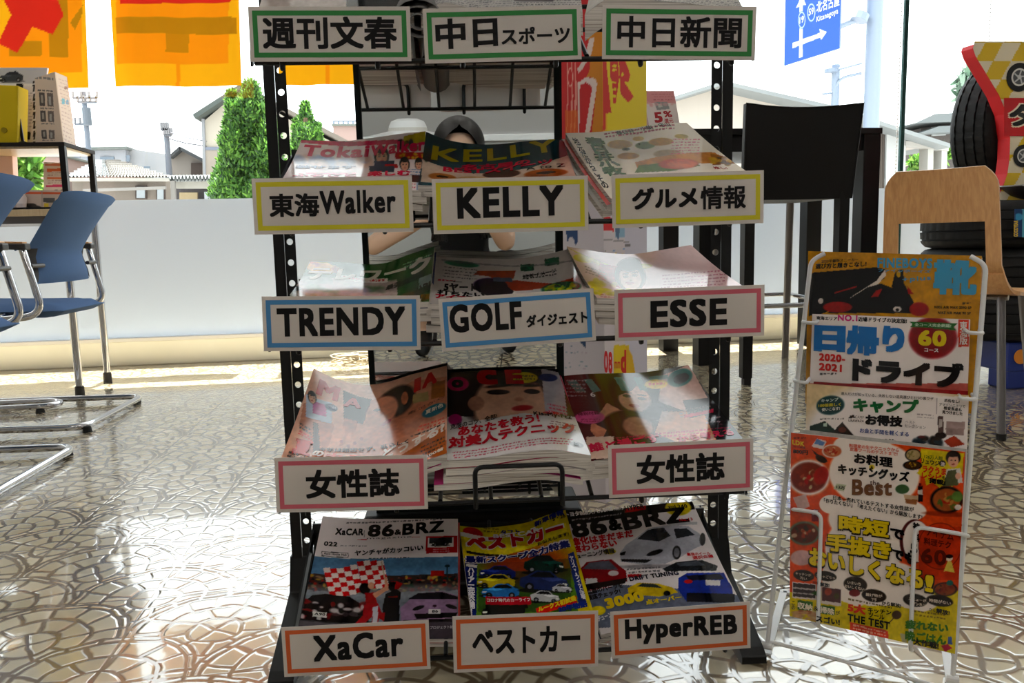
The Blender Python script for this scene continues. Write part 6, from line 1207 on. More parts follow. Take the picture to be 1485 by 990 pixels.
magazine([(812, 745), (860, 742), (910, 736), (960, 730), (1004, 727)], [(872, 920), (930, 906), (1000, 894), (1080, 884)], a5r, (236, 230, 230), 'white tuning magazine with a silver sports car, right of the bottom row', GP[5],
 [(.006, -.002, (60, 60, 70), 'magazine under the silver sports car magazine')], thk=.006, res=.95)
# ------------------------------------------------------------------ white wire leaflet stand at the right
SQ = lambda x, y: SP(x, y, 0)
t = thing('brochure_stand', SLo+SW*.13, 'white wire brochure stand with four tiers, right of the black rack', 'brochure stand')
lb, lt, rt, rb = SP(1112, 942, 0), SP(1176, 378, 0), SP(1430, 384, 0), SP(1381, 988, 0)
lb[2] = max(lb[2], .012); 
for nm, a, c, cx in (('left', lb, lt, 1176), ('right', rb, rt, 1430)):
    w_ = (rt-lt)/np.linalg.norm(rt-lt); e = c+w_*(.02 if nm == 'left' else -.02)+_z*.012+SN*.004
    b = MB(); b.tube(arc([a, c, e], .015), .0035, 10); b.build('side_wire', M['white'], t, smooth='auto')
b = MB(); b.tube([lt+_z*.006+SN*.055, rt+_z*.006+SN*.055], .003, 8); b.build('top_wire', M['white'], t, smooth='auto')
b = MB(); b.tube([SP(1117, 930, 0), SP(1377, 999, 0)], .003, 8); b.build('cross_wire', M['white'], t, smooth='auto')
fl = [lb*[1, 1, 0]+_z*.006, lb*[1, 1, 0]+SN*.24+_z*.006, rb*[1, 1, 0]+SN*.24+_z*.006, rb*[1, 1, 0]+_z*.006]
b = MB(); ww = .006
for i in range(3):
    p, q = fl[i], fl[i+1]; d = (q-p)/np.linalg.norm(q-p); n = np.cross(_z, d)*ww; b.hexa([p-n-_z*.006, q-n-_z*.006, q+n-_z*.006, p+n-_z*.006, p-n-_z*.003, q-n-_z*.003, q+n-_z*.003, p+n-_z*.003])
b.build('floor_strut', M['white'], t)
for q in (lb, rb):
    b = MB(); b.lathe([(0, -.008), (.006, -.008), (.006, .008), (0, .008)], q*[1, 1, 0]+_z*.016, tuple(SW), n=12); b.build('hinge_pin', M['white'], t)
# back panel wires and tier ledges
tiers = [('ledge', (1157, 738), (1395, 775), -.022), ('ledge', (1157, 551), (1410, 577), -.002), ('ledge', (1166, 468), (1420, 485), .0)]
for y0, y1 in ((551, 577), (466, 482)):
    a0, c0 = SP(1153 if y0 > 500 else 1165, y0, 0), SP(1413 if y0 > 500 else 1424, y1, 0); d = (c0-a0)/np.linalg.norm(c0-a0)
    for (p, s) in ((a0, 1), (c0, -1)):
        b = MB(); b.tube(arc([p+SN*.03, p-SN*.012+d*s*.0, p-SN*.014+d*s*.018, p+d*s*.02+SN*.03], .006, 4), .0028, 8); b.build('tier_hook', M['white'], t, smooth='auto')
qf = -.026
b = MB(); b.tube(arc([SP(1143, 739, 0), SP(1150, 738, qf), SP(1191, 744, qf), SP(1186, 907, qf), SP(1188, 908, 0.0)], .012), .003, 8); b.build('front_holder', M['white'], t, smooth='auto')
b = MB(); b.tube(arc([SP(1404, 777, 0), SP(1393, 774, qf), SP(1327, 763, qf), SP(1320, 941, qf), SP(1322, 942, 0.0)], .012), .003, 8); b.build('front_holder', M['white'], t, smooth='auto')
GS = 'magazines in the white wire stand'
def stand_mag(q, px, paint, base, lab, thk, res=1.1, mt='print', size=(.22, .28)):
    c = [SP(x, y, q) for x, y in px]; n = SN-COT*_z; n = n/np.linalg.norm(n)*thk
    t = thing('magazine', (c[2]+c[3])/2, lab, 'magazine', GS)
    S = Sheet(flat(c), px, int((px[1][0]-px[0][0])/res), int((px[3][1]-px[0][1])/res), base, np.array(size)); S.gam = 1.5; paint(S)
    b = MB(); S.mesh(b); b.build('cover', M[mt], t)
    e = n*.03; b = MB(); b.hexa([c[3]+e, c[2]+e, c[2]+n, c[3]+n, c[0]+e, c[1]+e, c[1]+n, c[0]+n]); b.build('page_block', M['pages'], t)
def s4(S):      # yellow sneaker magazine at the top
    S.txt('2020年最新スニーカー', (1192, 382), (1247, 379), 5, (50, 44, 30), .01); S.txt('選び方と履きこなし!', (1183, 391), (1259, 387), 8, (40, 34, 24), .03)
    LB = (96, 176, 206); S.txt('FINEBOYS', (1275, 389), (1354, 390), 15, LB, .05); S.txt('ファインボーイズ', (1276, 395), (1352, 397), 5, LB, .02); S.txt('+plus', (1311, 412), (1352, 409), 9, LB, .01); S.txt('靴', (1355, 428), (1416, 430), 52, LB, .05)
    BK, R_ = (26, 24, 28), (176, 34, 36); S.poly([(1173, 400), (1180, 396), (1240, 391), (1272, 388), (1287, 391), (1285, 405), (1260, 424), (1220, 446), (1190, 458), (1173, 460)], BK); S.poly([(1286, 392), (1288, 400), (1262, 428), (1215, 448), (1240, 430), (1274, 408)], (226, 216, 206)); S.poly([(1260, 418), (1280, 412), (1300, 420), (1318, 424), (1330, 448), (1325, 456), (1200, 456)], BK); S.poly([(1300, 398), (1306, 391), (1313, 392), (1314, 412), (1328, 440), (1300, 440), (1296, 416)], BK); S.ell(1306, 398, 3, 5, (206, 170, 40)); S.ell(1216, 447, 22, 8, R_); S.ell(1335, 450, 14, 10, R_); S.poly([(1273, 423), (1282, 420), (1276, 432), (1266, 432)], R_); S.poly([(1318, 415), (1328, 428), (1320, 428)], R_); S.poly([(1212, 425), (1244, 416), (1244, 418), (1212, 427)], R_); S.ell(1304, 450, 6, 4, (216, 206, 200)); S.ell(1304, 451, 3, 2, BK); S.ell(1191, 438, 4, 4, (216, 206, 200)); S.poly([(1174, 402), (1178, 404), (1173, 411)], (206, 170, 40))
    S.txt('NIKE AIR MAX 2090 SP', (1357, 449), (1409, 450), 4, (50, 40, 24), .03); S.txt('NIKE AIR MAX 90 SP', (1362, 457), (1408, 458), 4, (50, 40, 24), .03); S.lines(1396, 440, 1408, 1, 3, (50, 40, 24))
stand_mag(.034, [(1172, 364), (1424, 371), (1414, 600), (1168, 585)], s4, (206, 160, 34), 'yellow magazine with black sneakers, top tier of the wire stand', .012)
def s3(S):
    S.txt('東海エリア', (1184, 464), (1215, 465), 6, INK, .03); S.txt('NO.1', (1216, 465), (1245, 466), 9, (220, 60, 150), .05); S.txt('近場ドライブの決定版!', (1246, 466), (1317, 469), 7, INK, .03); S.ell(1354, 490, 34, 30, (160, 30, 40)); S.ell(1354, 490, 32, 28, (190, 60, 66)); S.ell(1354, 490, 31.4, 27.4, (160, 30, 40)); S.poly([(1320, 466), (1354, 467), (1389, 469), (1384, 474), (1388, 479), (1354, 476), (1322, 474), (1325, 470)], (50, 128, 56)); S.txt('全コース完全網羅!', (1328, 473), (1380, 475), 5, (206, 226, 200), .02); S.txt('60', (1333, 501), (1373, 503), 23, (226, 206, 40), .06); S.txt('コース', (1342, 510), (1362, 511), 5, (236, 230, 226), .03)
    S.rect(1390, 463, 1405, 503, (222, 90, 60)); S.txt('東海版', (1397.5, 500), (1397.5, 466), 11, (240, 232, 226), .02, True)
    Bl = (40, 140, 200); S.txt('日', (1180, 509), (1227, 511), 38, Bl, .08); S.txt('帰', (1228, 514), (1276, 517), 43, Bl, .055); S.txt('り', (1281, 510), (1313, 512), 38, Bl, .075); S.txt('2020-', (1188, 523), (1227, 526), 11, (214, 60, 50), .06); S.txt('2021', (1188, 537), (1222, 540), 11, (214, 60, 50), .06); S.lines(1189, 541, 1215, 1, 3, (70, 60, 60), 0, 3); S.txt('ドライブ', (1237, 552), (1397, 564), 36, INK, .075)
    S.rect(1170, 556, 1410, 620, (206, 120, 110))
stand_mag(.022, [(1178, 455), (1407, 463), (1401, 640), (1172, 625)], s3, (240, 232, 228), 'white drive guide with large blue and black lettering, second tier of the wire stand', .008)
def s2r(S): S.rect(1160, 548, 1420, 562, (160, 40, 44))
stand_mag(.008, [(1180, 553), (1404, 567), (1400, 640), (1172, 625)], s2r, (170, 40, 46), 'red edged magazine just behind the camping guide in the wire stand', .007)
def s2(S):
    S.rect(1160, 550, 1420, 660, (226, 206, 170)); S.ell(1300, 640, 136, 82, (240, 232, 228), 1, .08); S.rect(1250, 575, 1420, 660, (240, 232, 228)); S.ell(1206, 588, 21, 14, (34, 84, 84), 1, -.1); S.txt('キャンプ', (1204-12, 584), (1204+14, 582), 5, (206, 220, 210), .02); S.txt('100倍楽しく', (1188, 591), (1222, 589), 5, (206, 196, 60), .03); S.txt('使いこなす!', (1193, 597), (1220, 595), 5, (226, 226, 216), .02)
    S.txt('達人だけが知っている、失敗しない道具選びと315の裏ワザ', (1222, 573), (1356, 581), 5, (80, 72, 70), .01); S.txt('キャンプ', (1240, 598), (1335, 601), 21, (40, 130, 80), .06); S.txt('お得技', (1258, 617), (1312, 620), 16, INK, .055); S.txt('ベスト', (1316, 614), (1330, 615), 4, (150, 140, 140), 0); S.txt('セレクション', (1315, 620), (1345, 623), 5, (150, 140, 140), .01); S.lines(1332, 600, 1356, 2, 4, (160, 150, 150), .1, 2); S.poly([(1233, 607), (1236, 603), (1241, 602), (1244, 607)], (50, 44, 44)); S.txt('CAMP', (1243, 607), (1256, 608), 4, (110, 104, 104), 0); S.txt('URAWAZA', (1233, 612), (1256, 613), 3.5, (90, 84, 84), .03); S.lines(1190, 607, 1226, 1, 3, (110, 104, 100), 0, 2.4)
    S.txt('お金と手間を軽くする', (1250, 628), (1321, 634), 7, (70, 100, 160), .02); S.rect(1360, 577, 1361, 601, (170, 160, 160)); S.txt('広告なし!', (1371, 583), (1392, 585), 5, INK, .03); S.txt('アマゾン,ニトリで', (1364, 589), (1400, 592), 5, (60, 54, 54), .01); S.txt('格安良品も', (1370, 594), (1395, 597), 5, INK, .03); S.txt('見つけました', (1368, 600), (1396, 603), 5, INK, .03)
    GT = (30, 76, 62); S.poly([(1175, 618), (1198, 611), (1220, 630), (1200, 640), (1175, 634)], GT); S.poly([(1205, 632), (1224, 612), (1243, 634), (1230, 645)], (60, 44, 36)); S.rect(1195, 614, 1201, 619, (206, 220, 206)); S.ell(1224, 624, 6, 4, (120, 60, 40)); S.txt('高い満', (1253, 646), (1302, 650), 12, INK, .06)
    S.ell(1366, 632, 8, 5, (60, 50, 50)); S.rect(1362, 604, 1370, 628, (120, 100, 96)); S.rect(1363.5, 608, 1368.5, 620, (196, 186, 180)); S.rect(1374, 611, 1400, 622, (190, 170, 166), 1, .05); S.rect(1373, 621, 1398, 631, (176, 156, 152), 1, .05); S.blobs(1330, 634, 1362, 648, [(50, 70, 80), (120, 60, 60), (40, 44, 44)], 18, 6, 4); S.poly([(1370, 640), (1385, 632), (1400, 645), (1380, 650)], (190, 90, 60))
stand_mag(-.002, [(1170, 556), (1405, 573), (1399, 760), (1166, 740)], s2, (240, 232, 228), 'white camping guide with green katakana, third tier of the wire stand', .010)
def s1b(S): pass
stand_mag(-.008, [(1160, 622), (1402, 651), (1394, 760), (1158, 740)], s1b, (200, 196, 190), 'pale magazine edge just behind the orange cooking magazine in the wire stand', .004)
def s1(S):
    O_, Y_, Wh, Bk = (222, 100, 38), (222, 204, 30), (240, 230, 222), (30, 26, 26)
    S.rect(1140, 620, 1410, 960, O_); S.rect(1140, 860, 1410, 960, Y_)
    for (x, y, rx, ry) in ((1265, 690, 66, 50), (1262, 760, 64, 36), (1250, 800, 56, 50), (1280, 850, 64, 34), (1230, 840, 40, 46), (1300, 870, 60, 20), (1250, 650, 44, 22), (1300, 742, 42, 18), (1205, 735, 18, 14)): S.ell(x, y, rx, ry, Wh, 1, .1, .06)
    S.poly([(1145, 862), (1200, 866), (1240, 880), (1300, 880), (1340, 890), (1388, 880), (1388, 950), (1145, 900)], Y_); S.ell(1282, 858, 52, 16, Wh, 1, .2, .3)
    S.bowl(1172, 695, 30, (236, 226, 222), ((150, 60, 40), (180, 90, 70), (190, 40, 40), (206, 190, 150)), 3, .9); S.ell(1190, 692, 10, 14, (190, 44, 40), .9, .3); S.bowl(1166, 777, 22, (120, 140, 120), ((130, 60, 30), (190, 80, 40), (90, 70, 40), (206, 180, 150)), 5, .78); S.bowl(1206, 655, 15, (236, 226, 220), ((206, 130, 90), (190, 60, 40), (226, 190, 150)), 6, .7); S.bowl(1323, 660, 12, (40, 34, 32), ((190, 170, 130), (150, 140, 90)), 7, .8); S.bowl(1322, 676, 14, (36, 34, 36), ((90, 60, 30), (206, 170, 60)), 8, .5); S.bowl(1372, 728, 24, (34, 30, 30), ((180, 110, 60), (110, 130, 60), (190, 60, 40), (206, 160, 90)), 9, .85); S.ell(1388, 723, 8, 8, (120, 150, 80)); S.ell(1389, 739, 5, 4, (220, 210, 200)); S.bowl(1370, 858, 18, (60, 40, 36), ((160, 90, 50), (150, 60, 40), (90, 60, 40)), 10, .55); S.ell(1377, 849, 5, 4, (50, 120, 110))
    S.poly([(1176, 648), (1184, 636), (1198, 640), (1192, 652)], (226, 214, 210)); S.poly([(1184, 636), (1196, 642), (1192, 647), (1180, 644)], (120, 150, 190)); S.poly([(1176, 652), (1196, 668), (1200, 672), (1186, 668)], (60, 40, 36)); S.ell(1190, 667, 9, 5, (60, 40, 36), 1, .5); S.poly([(1150, 725), (1168, 720), (1174, 738), (1158, 744)], (206, 200, 206), .8); S.rect(1176, 742, 1186, 760, (150, 34, 40)); S.rect(1177, 743, 1185, 750, (226, 214, 220)); S.ell(1162, 812, 16, 11, (214, 180, 176))
    S.txt('LDK', (1149, 645), (1166, 648), 7, (236, 214, 60), .05); S.lines(1150, 634, 1168, 1, 3, (110, 50, 30)); S.txt('特別編集', (1150, 650), (1168, 652), 3.5, (80, 40, 30), 0); S.txt('800円', (1150, 659), (1171, 661), 7, (70, 36, 26), .04)
    S.txt('料理家の生テクニックから', (1230, 649), (1302, 656), 6, (222, 110, 70), .02); S.txt('定番ツールのテストまで!', (1231, 654.5), (1300, 662), 6, (222, 110, 70), .02); S.txt('お料理', (1237, 673), (1293, 680), 16, Bk, .045); S.txt('キッチングッズ', (1214, 689), (1317, 702), 16, Bk, .045); S.ell(1263, 679, 4, 4, (222, 200, 60)); S.txt('&', (1261, 682), (1265, 682), 5, Bk, .02); S.txt('the', (1260, 705), (1274, 707), 7, (110, 70, 40), .03); S.txt('Best', (1234, 721), (1292, 722), 24, (140, 96, 52), .05)
    S.ell(1307, 712, 10, 7, (70, 110, 50)); S.poly([(1309, 720), (1331, 722), (1328, 736), (1312, 734)], (206, 180, 150)); S.poly([(1311, 726), (1329, 728), (1327, 735), (1313, 733)], (176, 120, 70)); S.rect(1330, 707, 1337, 731, (56, 26, 30)); S.rect(1331, 703, 1335, 708, (150, 36, 36)); S.rect(1330, 713, 1337, 720, (220, 210, 200)); S.poly([(1212, 704), (1226, 706), (1222, 716), (1208, 712)], (206, 206, 180)); S.txt('12万', (1212, 711), (1224, 713), 5, Bk, .03)
    S.txt('日本一売れているテストする女性誌が', (1207, 728), (1324, 746), 7, Bk, .02); S.txt('「作りたくない」「考えたくない」から解放します!', (1194, 732), (1336, 757), 7, Bk, .02)
    def big(tt, p0, p1, h):
        S.txt(tt, (p0[0]-1.5, p0[1]+2.5), (p1[0]+2, p1[1]+2.5), h+3.5, (66, 56, 20), .085); S.txt(tt, p0, p1, h, (226, 204, 36), .05)
    big('時短', (1215, 773), (1287, 784), 24); S.txt('で', (1289, 783), (1310, 788), 15, Bk, .06); big('手抜き', (1197, 801), (1290, 816), 26); S.txt('でも', (1292, 813), (1326, 824), 16, Bk, .06); big('おいしくなる', (1173, 822), (1337, 858), 27); big('!', (1340, 860), (1352, 862), 24)
    S.ell(1325, 789, 22, 32, (110, 50, 46), 1, 0, .05); S.ell(1328, 789, 20, 30, Wh, 1, 0, .05); S.txt('神', (1322, 772), (1332, 774), 12, Bk, .05); S.txt('料', (1322, 788), (1332, 790), 12, Bk, .05); S.txt('5', (1318, 805), (1329, 807), 14, Bk, .07)
    S.rect(1331, 768, 1395, 845, (206, 80, 30)); S.ell(1362, 796, 32, 34, (120, 50, 24), 1, 0, .03); S.ell(1362, 796, 31, 33, (206, 80, 30), 1, 0, .03); S.txt('アイテム', (1342, 780), (1382, 788), 12, (120, 46, 22), .03); S.txt('料理テク', (1338, 793), (1378, 800), 11, (120, 46, 22), .03); S.txt('60', (1334, 819), (1371, 824), 22, (120, 46, 22), .04); S.poly([(1374, 818), (1379, 818), (1384, 834), (1368, 832)], (226, 206, 110)); S.ell(1376, 814, 5, 4, (236, 220, 200)); S.ell(1376, 811, 6, 3, (70, 40, 40)); S.ell(1371, 749, 34, 4, (150, 60, 26), .6, .05, .3)
    S.poly([(1334, 650), (1398, 657), (1394, 700), (1380, 708), (1372, 702), (1362, 710), (1352, 702), (1342, 706), (1340, 696), (1328, 688), (1336, 678)], Y_); S.txt('126万人超', (1339, 665), (1366, 668), 6, (90, 120, 40), .02); S.txt('リュウジ', (1334, 672), (1361, 677), 8, Bk, .04); S.ell(1366, 673, 5, 5, Bk); S.txt('流', (1363, 676), (1369, 677), 6, (236, 226, 220), .02); S.txt('ラクうま', (1336, 686), (1371, 691), 11, (214, 60, 40), .05); S.txt('レシピ', (1335, 695), (1364, 700), 10, (214, 60, 40), .05); S.txt('も', (1365, 697), (1370, 698), 6, Bk, .04); S.txt('掲載!', (1346, 702), (1370, 706), 8, Bk, .05)
    S.ell(1382, 664, 11, 11, (36, 28, 28)); S.ell(1382, 669, 8, 10, (226, 182, 158)); S.ell(1382, 659, 9, 4, (36, 28, 28)); S.ell(1379, 668, 1.5, 1, (50, 36, 32)); S.ell(1385, 668, 1.5, 1, (50, 36, 32)); S.ell(1382, 674, 3, 1.2, (176, 90, 84)); S.poly([(1372, 682), (1392, 680), (1396, 702), (1368, 706)], (220, 214, 206)); S.poly([(1374, 684), (1386, 682), (1390, 706), (1366, 708)], (110, 114, 80)); S.ell(1389, 692, 4, 5, (226, 182, 158))
    DK = (70, 56, 40)
    for (x, y, rx, ry) in ((1165, 837, 15, 8), (1196, 838, 16, 7), (1239, 850, 17, 11), (1266, 866, 18, 9), (1326, 873, 18, 9), (1362, 874, 20, 8)): S.ell(x, y, rx, ry, DK, 1, .15, .1)
    S.txt('キッチンが', (1154, 835), (1176, 838), 4, (226, 214, 200), 0); S.txt('汚い', (1160, 841), (1170, 843), 4, (226, 214, 200), 0); S.txt('ごちゃごちゃ', (1183, 838), (1210, 842), 4, (226, 214, 200), 0); S.txt('いまいち', (1228, 848), (1247, 851), 4.5, (226, 214, 200), .02); S.txt('おいしくない', (1224, 853), (1252, 858), 4.5, (226, 214, 200), .02); S.txt('揚げ物が', (1254, 865), (1278, 868), 4.5, (226, 214, 200), .02); S.txt('下手', (1262, 872), (1270, 873), 4.5, (226, 214, 200), .02); S.txt('メニューが', (1316, 871), (1342, 875), 4.5, (226, 214, 200), .02); S.txt('マンネリ', (1322, 878), (1340, 881), 4.5, (226, 214, 200), .02); S.txt('時間がない', (1346, 874), (1378, 879), 5, (226, 214, 200), .02); S.ell(1238, 862, 8, 5, (140, 40, 50))
    S.txt('から', (1178, 847), (1188, 849), 4, Bk, .02); S.txt('解放!', (1189, 851), (1202, 853), 6, Bk, .05); S.rect(1149, 846, 1183, 868, (226, 214, 206), 1, .1); S.rect(1150, 847, 1182, 866, (90, 76, 76), 1, .1); S.rect(1150, 853, 1182, 855, (190, 180, 176), 1, .1); S.rect(1150, 860, 1182, 861.5, (190, 180, 176), 1, .1); S.rect(1190, 852, 1219, 876, (226, 214, 206), 1, .15); S.rect(1191, 853, 1218, 872, (120, 80, 76), 1, .15); S.ell(1200, 860, 5, 5, (176, 90, 70)); S.ell(1212, 866, 4, 4, (110, 96, 60)); S.poly([(1176, 862), (1184, 858), (1184, 866)], (70, 110, 50)); S.txt('この', (1151, 883), (1151, 871), 5, Bk, .02, True); S.rect(1156, 871, 1178, 884, (90, 134, 70), 1, .12); S.txt('収納', (1157, 881), (1178, 885), 9, (236, 226, 206), .03); S.rect(1188, 878, 1210, 890, (90, 134, 70), 1, .12); S.txt('&', (1180, 884), (1186, 885), 6, Bk, .02); S.txt('掃除', (1189, 887), (1209, 891), 9, (236, 226, 206), .03); S.txt('が', (1211, 890), (1217, 891), 6, Bk, .02); S.txt('スゴい!', (1183, 899), (1217, 905), 9, Bk, .05); S.blobs(1152, 886, 1184, 898, [(206, 170, 130), (180, 120, 90), (220, 206, 160)], 24, 5, 4)
    S.txt('5大', (1228, 886), (1254, 891), 13, (222, 80, 40), .06); S.txt('キッチン', (1257, 887), (1291, 892), 7, Bk, .04); S.txt('ツール', (1258, 894), (1281, 898), 7, Bk, .04); S.txt('THE TEST', (1228, 899), (1289, 912), 11, Bk, .06); S.lines(1228, 869, 1292, 1, 3, (110, 90, 40), .2, 3); S.txt('から解放!', (1277, 877), (1305, 882), 6, Bk, .04); S.rect(1231, 902, 1287, 913, (222, 90, 60), 1, .23); S.lines(1235, 905, 1284, 2, 4.5, (240, 214, 190), .23, 2.5); S.ell(1299, 893, 7, 6, (110, 84, 60)); S.poly([(1288, 903), (1294, 897), (1295, 898), (1289, 904)], (110, 84, 60))
    GR = (84, 140, 50); S.txt('疲れない', (1311, 910), (1374, 917), 13, GR, .05); S.txt('晩ごはん', (1311, 926), (1371, 934), 14, GR, .05); S.txt('大作戦!', (1323, 932), (1360, 939), 9, Bk, .05); S.txt('から', (1346, 886), (1355, 888), 4.5, Bk, .02); S.txt('解放!', (1356, 889), (1376, 893), 7, Bk, .05); S.lines(1318, 886, 1372, 2, 5, (130, 110, 40), .14, 2.6); S.poly([(1364, 936), (1374, 934), (1381, 940), (1370, 945)], (200, 50, 80)); S.poly([(1375, 924), (1380, 924), (1381, 936), (1374, 934)], (90, 120, 170)); S.poly([(1304, 918), (1313, 920), (1314, 932), (1307, 930)], (206, 200, 160))
    S.txt('キキ', (1222, 907), (1222.5, 900), 4, (120, 150, 60), 0) if False else None
stand_mag(-.022, [(1147, 627), (1400, 655), (1385, 948), (1145, 893)], s1, (222, 100, 38), 'orange, white and yellow cooking magazine at the bottom front of the wire stand', .013, .95)

# ------------------------------------------------------------------ the photographer, seen in the mirror
def L3(x, y, z): return np.array([0, 0, z])+_r0*x+_f0*y
def skin_body():
    V, E_, Rr, kind = [], [], [], []
    def add(p, r, par, k):
        V.append(L3(*p)); Rr.append(r); kind.append(k)
        if par is not None: E_.append((par, len(V)-1))
        return len(V)-1
    pel = add((0, -.66, .28), .125, None, 'c'); bel = add((0, -.60, .42), .115, pel, 'c'); ch = add((0, -.52, .54), .12, bel, 'c'); nb = add((0, -.47, .665), .06, ch, 'c'); nk = add((0, -.45, .72), .046, nb, 's')
    h1 = add((0, -.425, .765), .066, nk, 's'); h2 = add((0, -.43, .835), .078, h1, 's'); add((0, -.44, .885), .056, h2, 's'); add((0, -.335, .79), .013, h1, 's')
    for s in (-1, 1):
        sh = add((.155*s, -.50, .63), .052, ch, 'c'); ue = add((.20*s-.03, -.40, .54), .045, sh, 'c'); el = add((.235*s-.075-(.05 if s < 0 else 0), -.24, .46), .037, ue, 's'); fm = add((.16*s-.05, -.16, .545), .034, el, 's'); wr = add((.088*s, -.10, .615), .024, fm, 's'); pa = add((.072*s, -.07, .635), .025, wr, 's')
        for i in range(4):
            z = .615+.017*i; a = add((.066*s, -.045, z+.004), .0095, pa, 's'); b_ = add((.058*s, -.018, z+.006), .0088, a, 's'); add(((.040-.003*abs(i-1.5))*s, -.010, z+.006), .0078, b_, 's')
        th = add((.055*s, -.085, .628), .012, pa, 's'); t2 = add((.040*s, -.068, .640), .010, th, 's'); add((.026*s, -.064, .646), .009, t2, 's')
        hp = add((.10*s, -.62, .27), .10, pel, 'c'); kn = add((.19*s, -.27, .40), .066, hp, 'c'); cf = add((.18*s, -.40, .25), .058, kn, 'c'); an = add((.17*s, -.50, .09), .038, cf, 's'); hl = add((.17*s, -.46, .045), .04, an, 'h'); add((.18*s, -.33, .03), .03, hl, 'h')
    me = bpy.data.meshes.new('body'); me.from_pydata([tuple(v) for v in V], E_, []); o = bpy.data.objects.new('body', me); COL.objects.link(o)
    m = o.modifiers.new('skin', 'SKIN'); sv = me.skin_vertices[0].data if me.skin_vertices else None
    if sv is None:
        bm = bmesh.new(); bm.from_mesh(me); bm.verts.layers.skin.verify(); bm.to_mesh(me); bm.free(); sv = me.skin_vertices[0].data
    for i, r in enumerate(Rr): sv[i].radius = (r, r); sv[i].use_root = (i == 0)
    ss = o.modifiers.new('sub', 'SUBSURF'); ss.levels = 2; ss.render_levels = 2
    dg = bpy.context.evaluated_depsgraph_get(); dg.update(); ev = o.evaluated_get(dg); me2 = bpy.data.meshes.new_from_object(ev); bpy.data.objects.remove(o)
    P = np.array([v.co[:] for v in me2.vertices]); F_ = [tuple(f.vertices) for f in me2.polygons]; cen = np.array([P[list(f)].mean(0) for f in F_])
    best = np.full(len(F_), 1e9); km = np.zeros(len(F_), int); code = {'s': 0, 'c': 1, 'h': 2}
    for a, c in E_:
        A, B = V[a], V[c]; d = B-A; tt = np.clip(((cen-A) @ d)/(d @ d), 0, 1); dist = np.linalg.norm(cen-A-tt[:, None]*d, axis=1)-(Rr[a]*(1-tt)+Rr[c]*tt); better = dist < best; best[better] = dist[better]; km[better] = code[kind[c]]
    return P, F_, km
t = thing('person', L3(0, -.5, 0), 'person in black with long dark hair crouching with a camera, seen in the mirror', 'person')
P, F_, km = skin_body(); b = MB(); b.add(P, F_); b.m = [int(k) for k in km]; b.build('body', [M['skin'], M['top'], M['rubber']], t, smooth=True)
# hair: cap and long locks
G = []
for i in range(15):
    row = []
    for j in range(25):
        th = math.pi*.62*i/14; gp = .95*max(0, (th-.95)/1.0)**.6 if th > .95 else 0; a = math.pi*.5+gp+(2*math.pi-2*gp)*j/24; row.append(L3(.102*math.sin(th)*math.cos(a), -.44+.108*math.sin(th)*math.sin(a), .84+.108*math.cos(th)))
    G.append(row)
b = MB(); b.grid(G); g = random.Random(9)
for k in range(70):
    s = -1 if k % 2 else 1; a = g.uniform(-.3, 1.0); x0 = s*(.095-.02*g.random()); y0 = -.40-.09*g.random()
    p = [L3(x0*.8, y0-.02, .89-.04*g.random()), L3(x0, y0, .82), L3(x0*1.02, y0+.01, .73), L3(x0*(.95+.2*g.random()), y0+.05*g.random()+.02, .62), L3(x0*(.8+.5*g.random()), y0+.10*g.random()+.03, .47+.05*g.random())]
    b.tube(p, [.008, .011, .012, .011, .004], 5)
b.build('hair', M['hair'], t, smooth=True)
for s in (-1, 1):
    b = MB(); b.lathe([(0, -.004), (.011, -.002), (.012, .002), (0, .006)], L3(.03*s, -.362, .81), tuple(_f0), n=12); b.build('eye', M['dark'], t)
b = MB(); b.tube([L3(-.022, -.362, .751), L3(0, -.352, .753), L3(.022, -.362, .751)], [.003, .006, .003], 8, c=(176, 84, 84)); b.build('lips', M['out'], t)
b = MB(); q = L3(.092, -.11, .608); ring = [q+_r0*.028*math.cos(a)*.75+_z*.028*math.sin(a)*.75+_f0*.02*math.cos(a) for a in np.linspace(0, 6.28, 20)[:-1]]; b.tube(ring, .0028, 6, True, c=(190, 160, 70)); b.build('bracelet', M['out'], t)
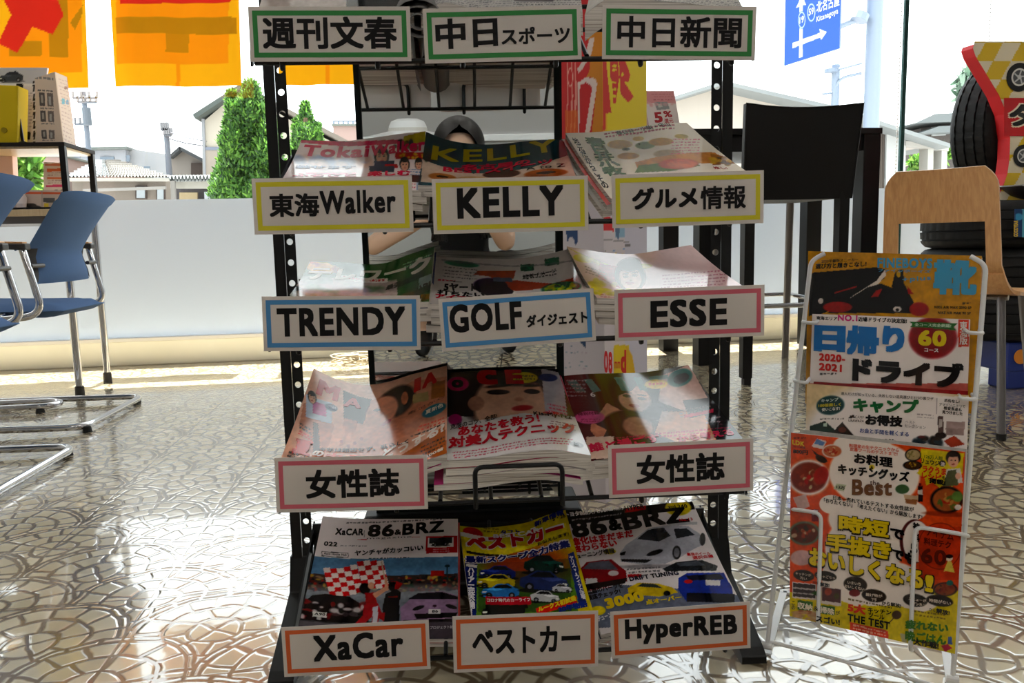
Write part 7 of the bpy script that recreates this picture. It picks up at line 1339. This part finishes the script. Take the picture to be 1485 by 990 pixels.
t = thing('compact_camera', L3(0, -.03, .61), 'small dark camera held by the crouching person in the mirror', 'camera')
b = MB(); c0 = L3(-.05, -.05, .615); b.obox(c0, _r0*.1, _f0*.026, _z*.06); b.build('camera_body', M['black'], t, bevel=.006)
b = MB(); b.lathe([(.022, 0), (.022, .012), (.018, .012), (.017, .004), (0, .004)], L3(0, -.025, .647), tuple(_f0), n=28); b.build('lens_ring', M['dgrey'], t)
b = MB(); b.tube(arc([L3(-.05, -.04, .66), L3(-.075, -.03, .62), L3(-.08, -.03, .50), L3(-.07, -.03, .50), L3(-.068, -.035, .60), L3(-.05, -.04, .655)], .01), .0025, 6); b.build('wrist_strap', M['rubber'], t)
# what else the mirror shows: counter with a white hat, lit lines on the wall behind
o = refl(592, 199, dist=4.2)
t = thing('counter', (o[0]+.3, o[1]-.2, 0), 'white service counter behind the photographer, seen only in the mirror', 'counter')
b = MB(); b.box(o[0]-1.6, o[0]+2.2, o[1]-.55, o[1]+.25, 0, o[2]-.03); b.build('counter_body', M['paint'], t, bevel=.004)
b = MB(); b.box(o[0]-1.63, o[0]+2.23, o[1]-.58, o[1]+.28, o[2]-.03, o[2]); b.build('counter_top', M['plasticw'], t, bevel=.004)
t = thing('sun_hat', o, 'white wide brimmed hat lying on the counter, seen in the mirror', 'hat')
b = MB(); b.lathe([(0, .012), (.1, .012), (.17, .004), (.205, .0), (.21, .006), (.17, .014), (.098, .03), (.094, .055), (.082, .078), (.05, .09), (0, .093)], o, n=48); b.build('brim_and_crown', M['plasticw'], t, smooth='auto')
b = MB(); b.lathe([(.0985, .026), (.1, .03), (.0965, .046), (.095, .046)], o, n=40, closed=True, c=(200, 196, 190)); b.build('hat_band', M['out'], t)
for i, (a, c) in enumerate((((560, 189), (830, 208)), ((716, 207), (750, 209)))):
    p, q = refl(*a, Y=-5.58), refl(*c, Y=-5.58); z = (p[2]+q[2])/2 if i == 0 else p[2]; x0, x1 = sorted((p[0], q[0]))
    struct(MB().box(x0, x1, -5.6, -5.58, z, z+.012).build('trim_%d' % (4+i), M['led']))
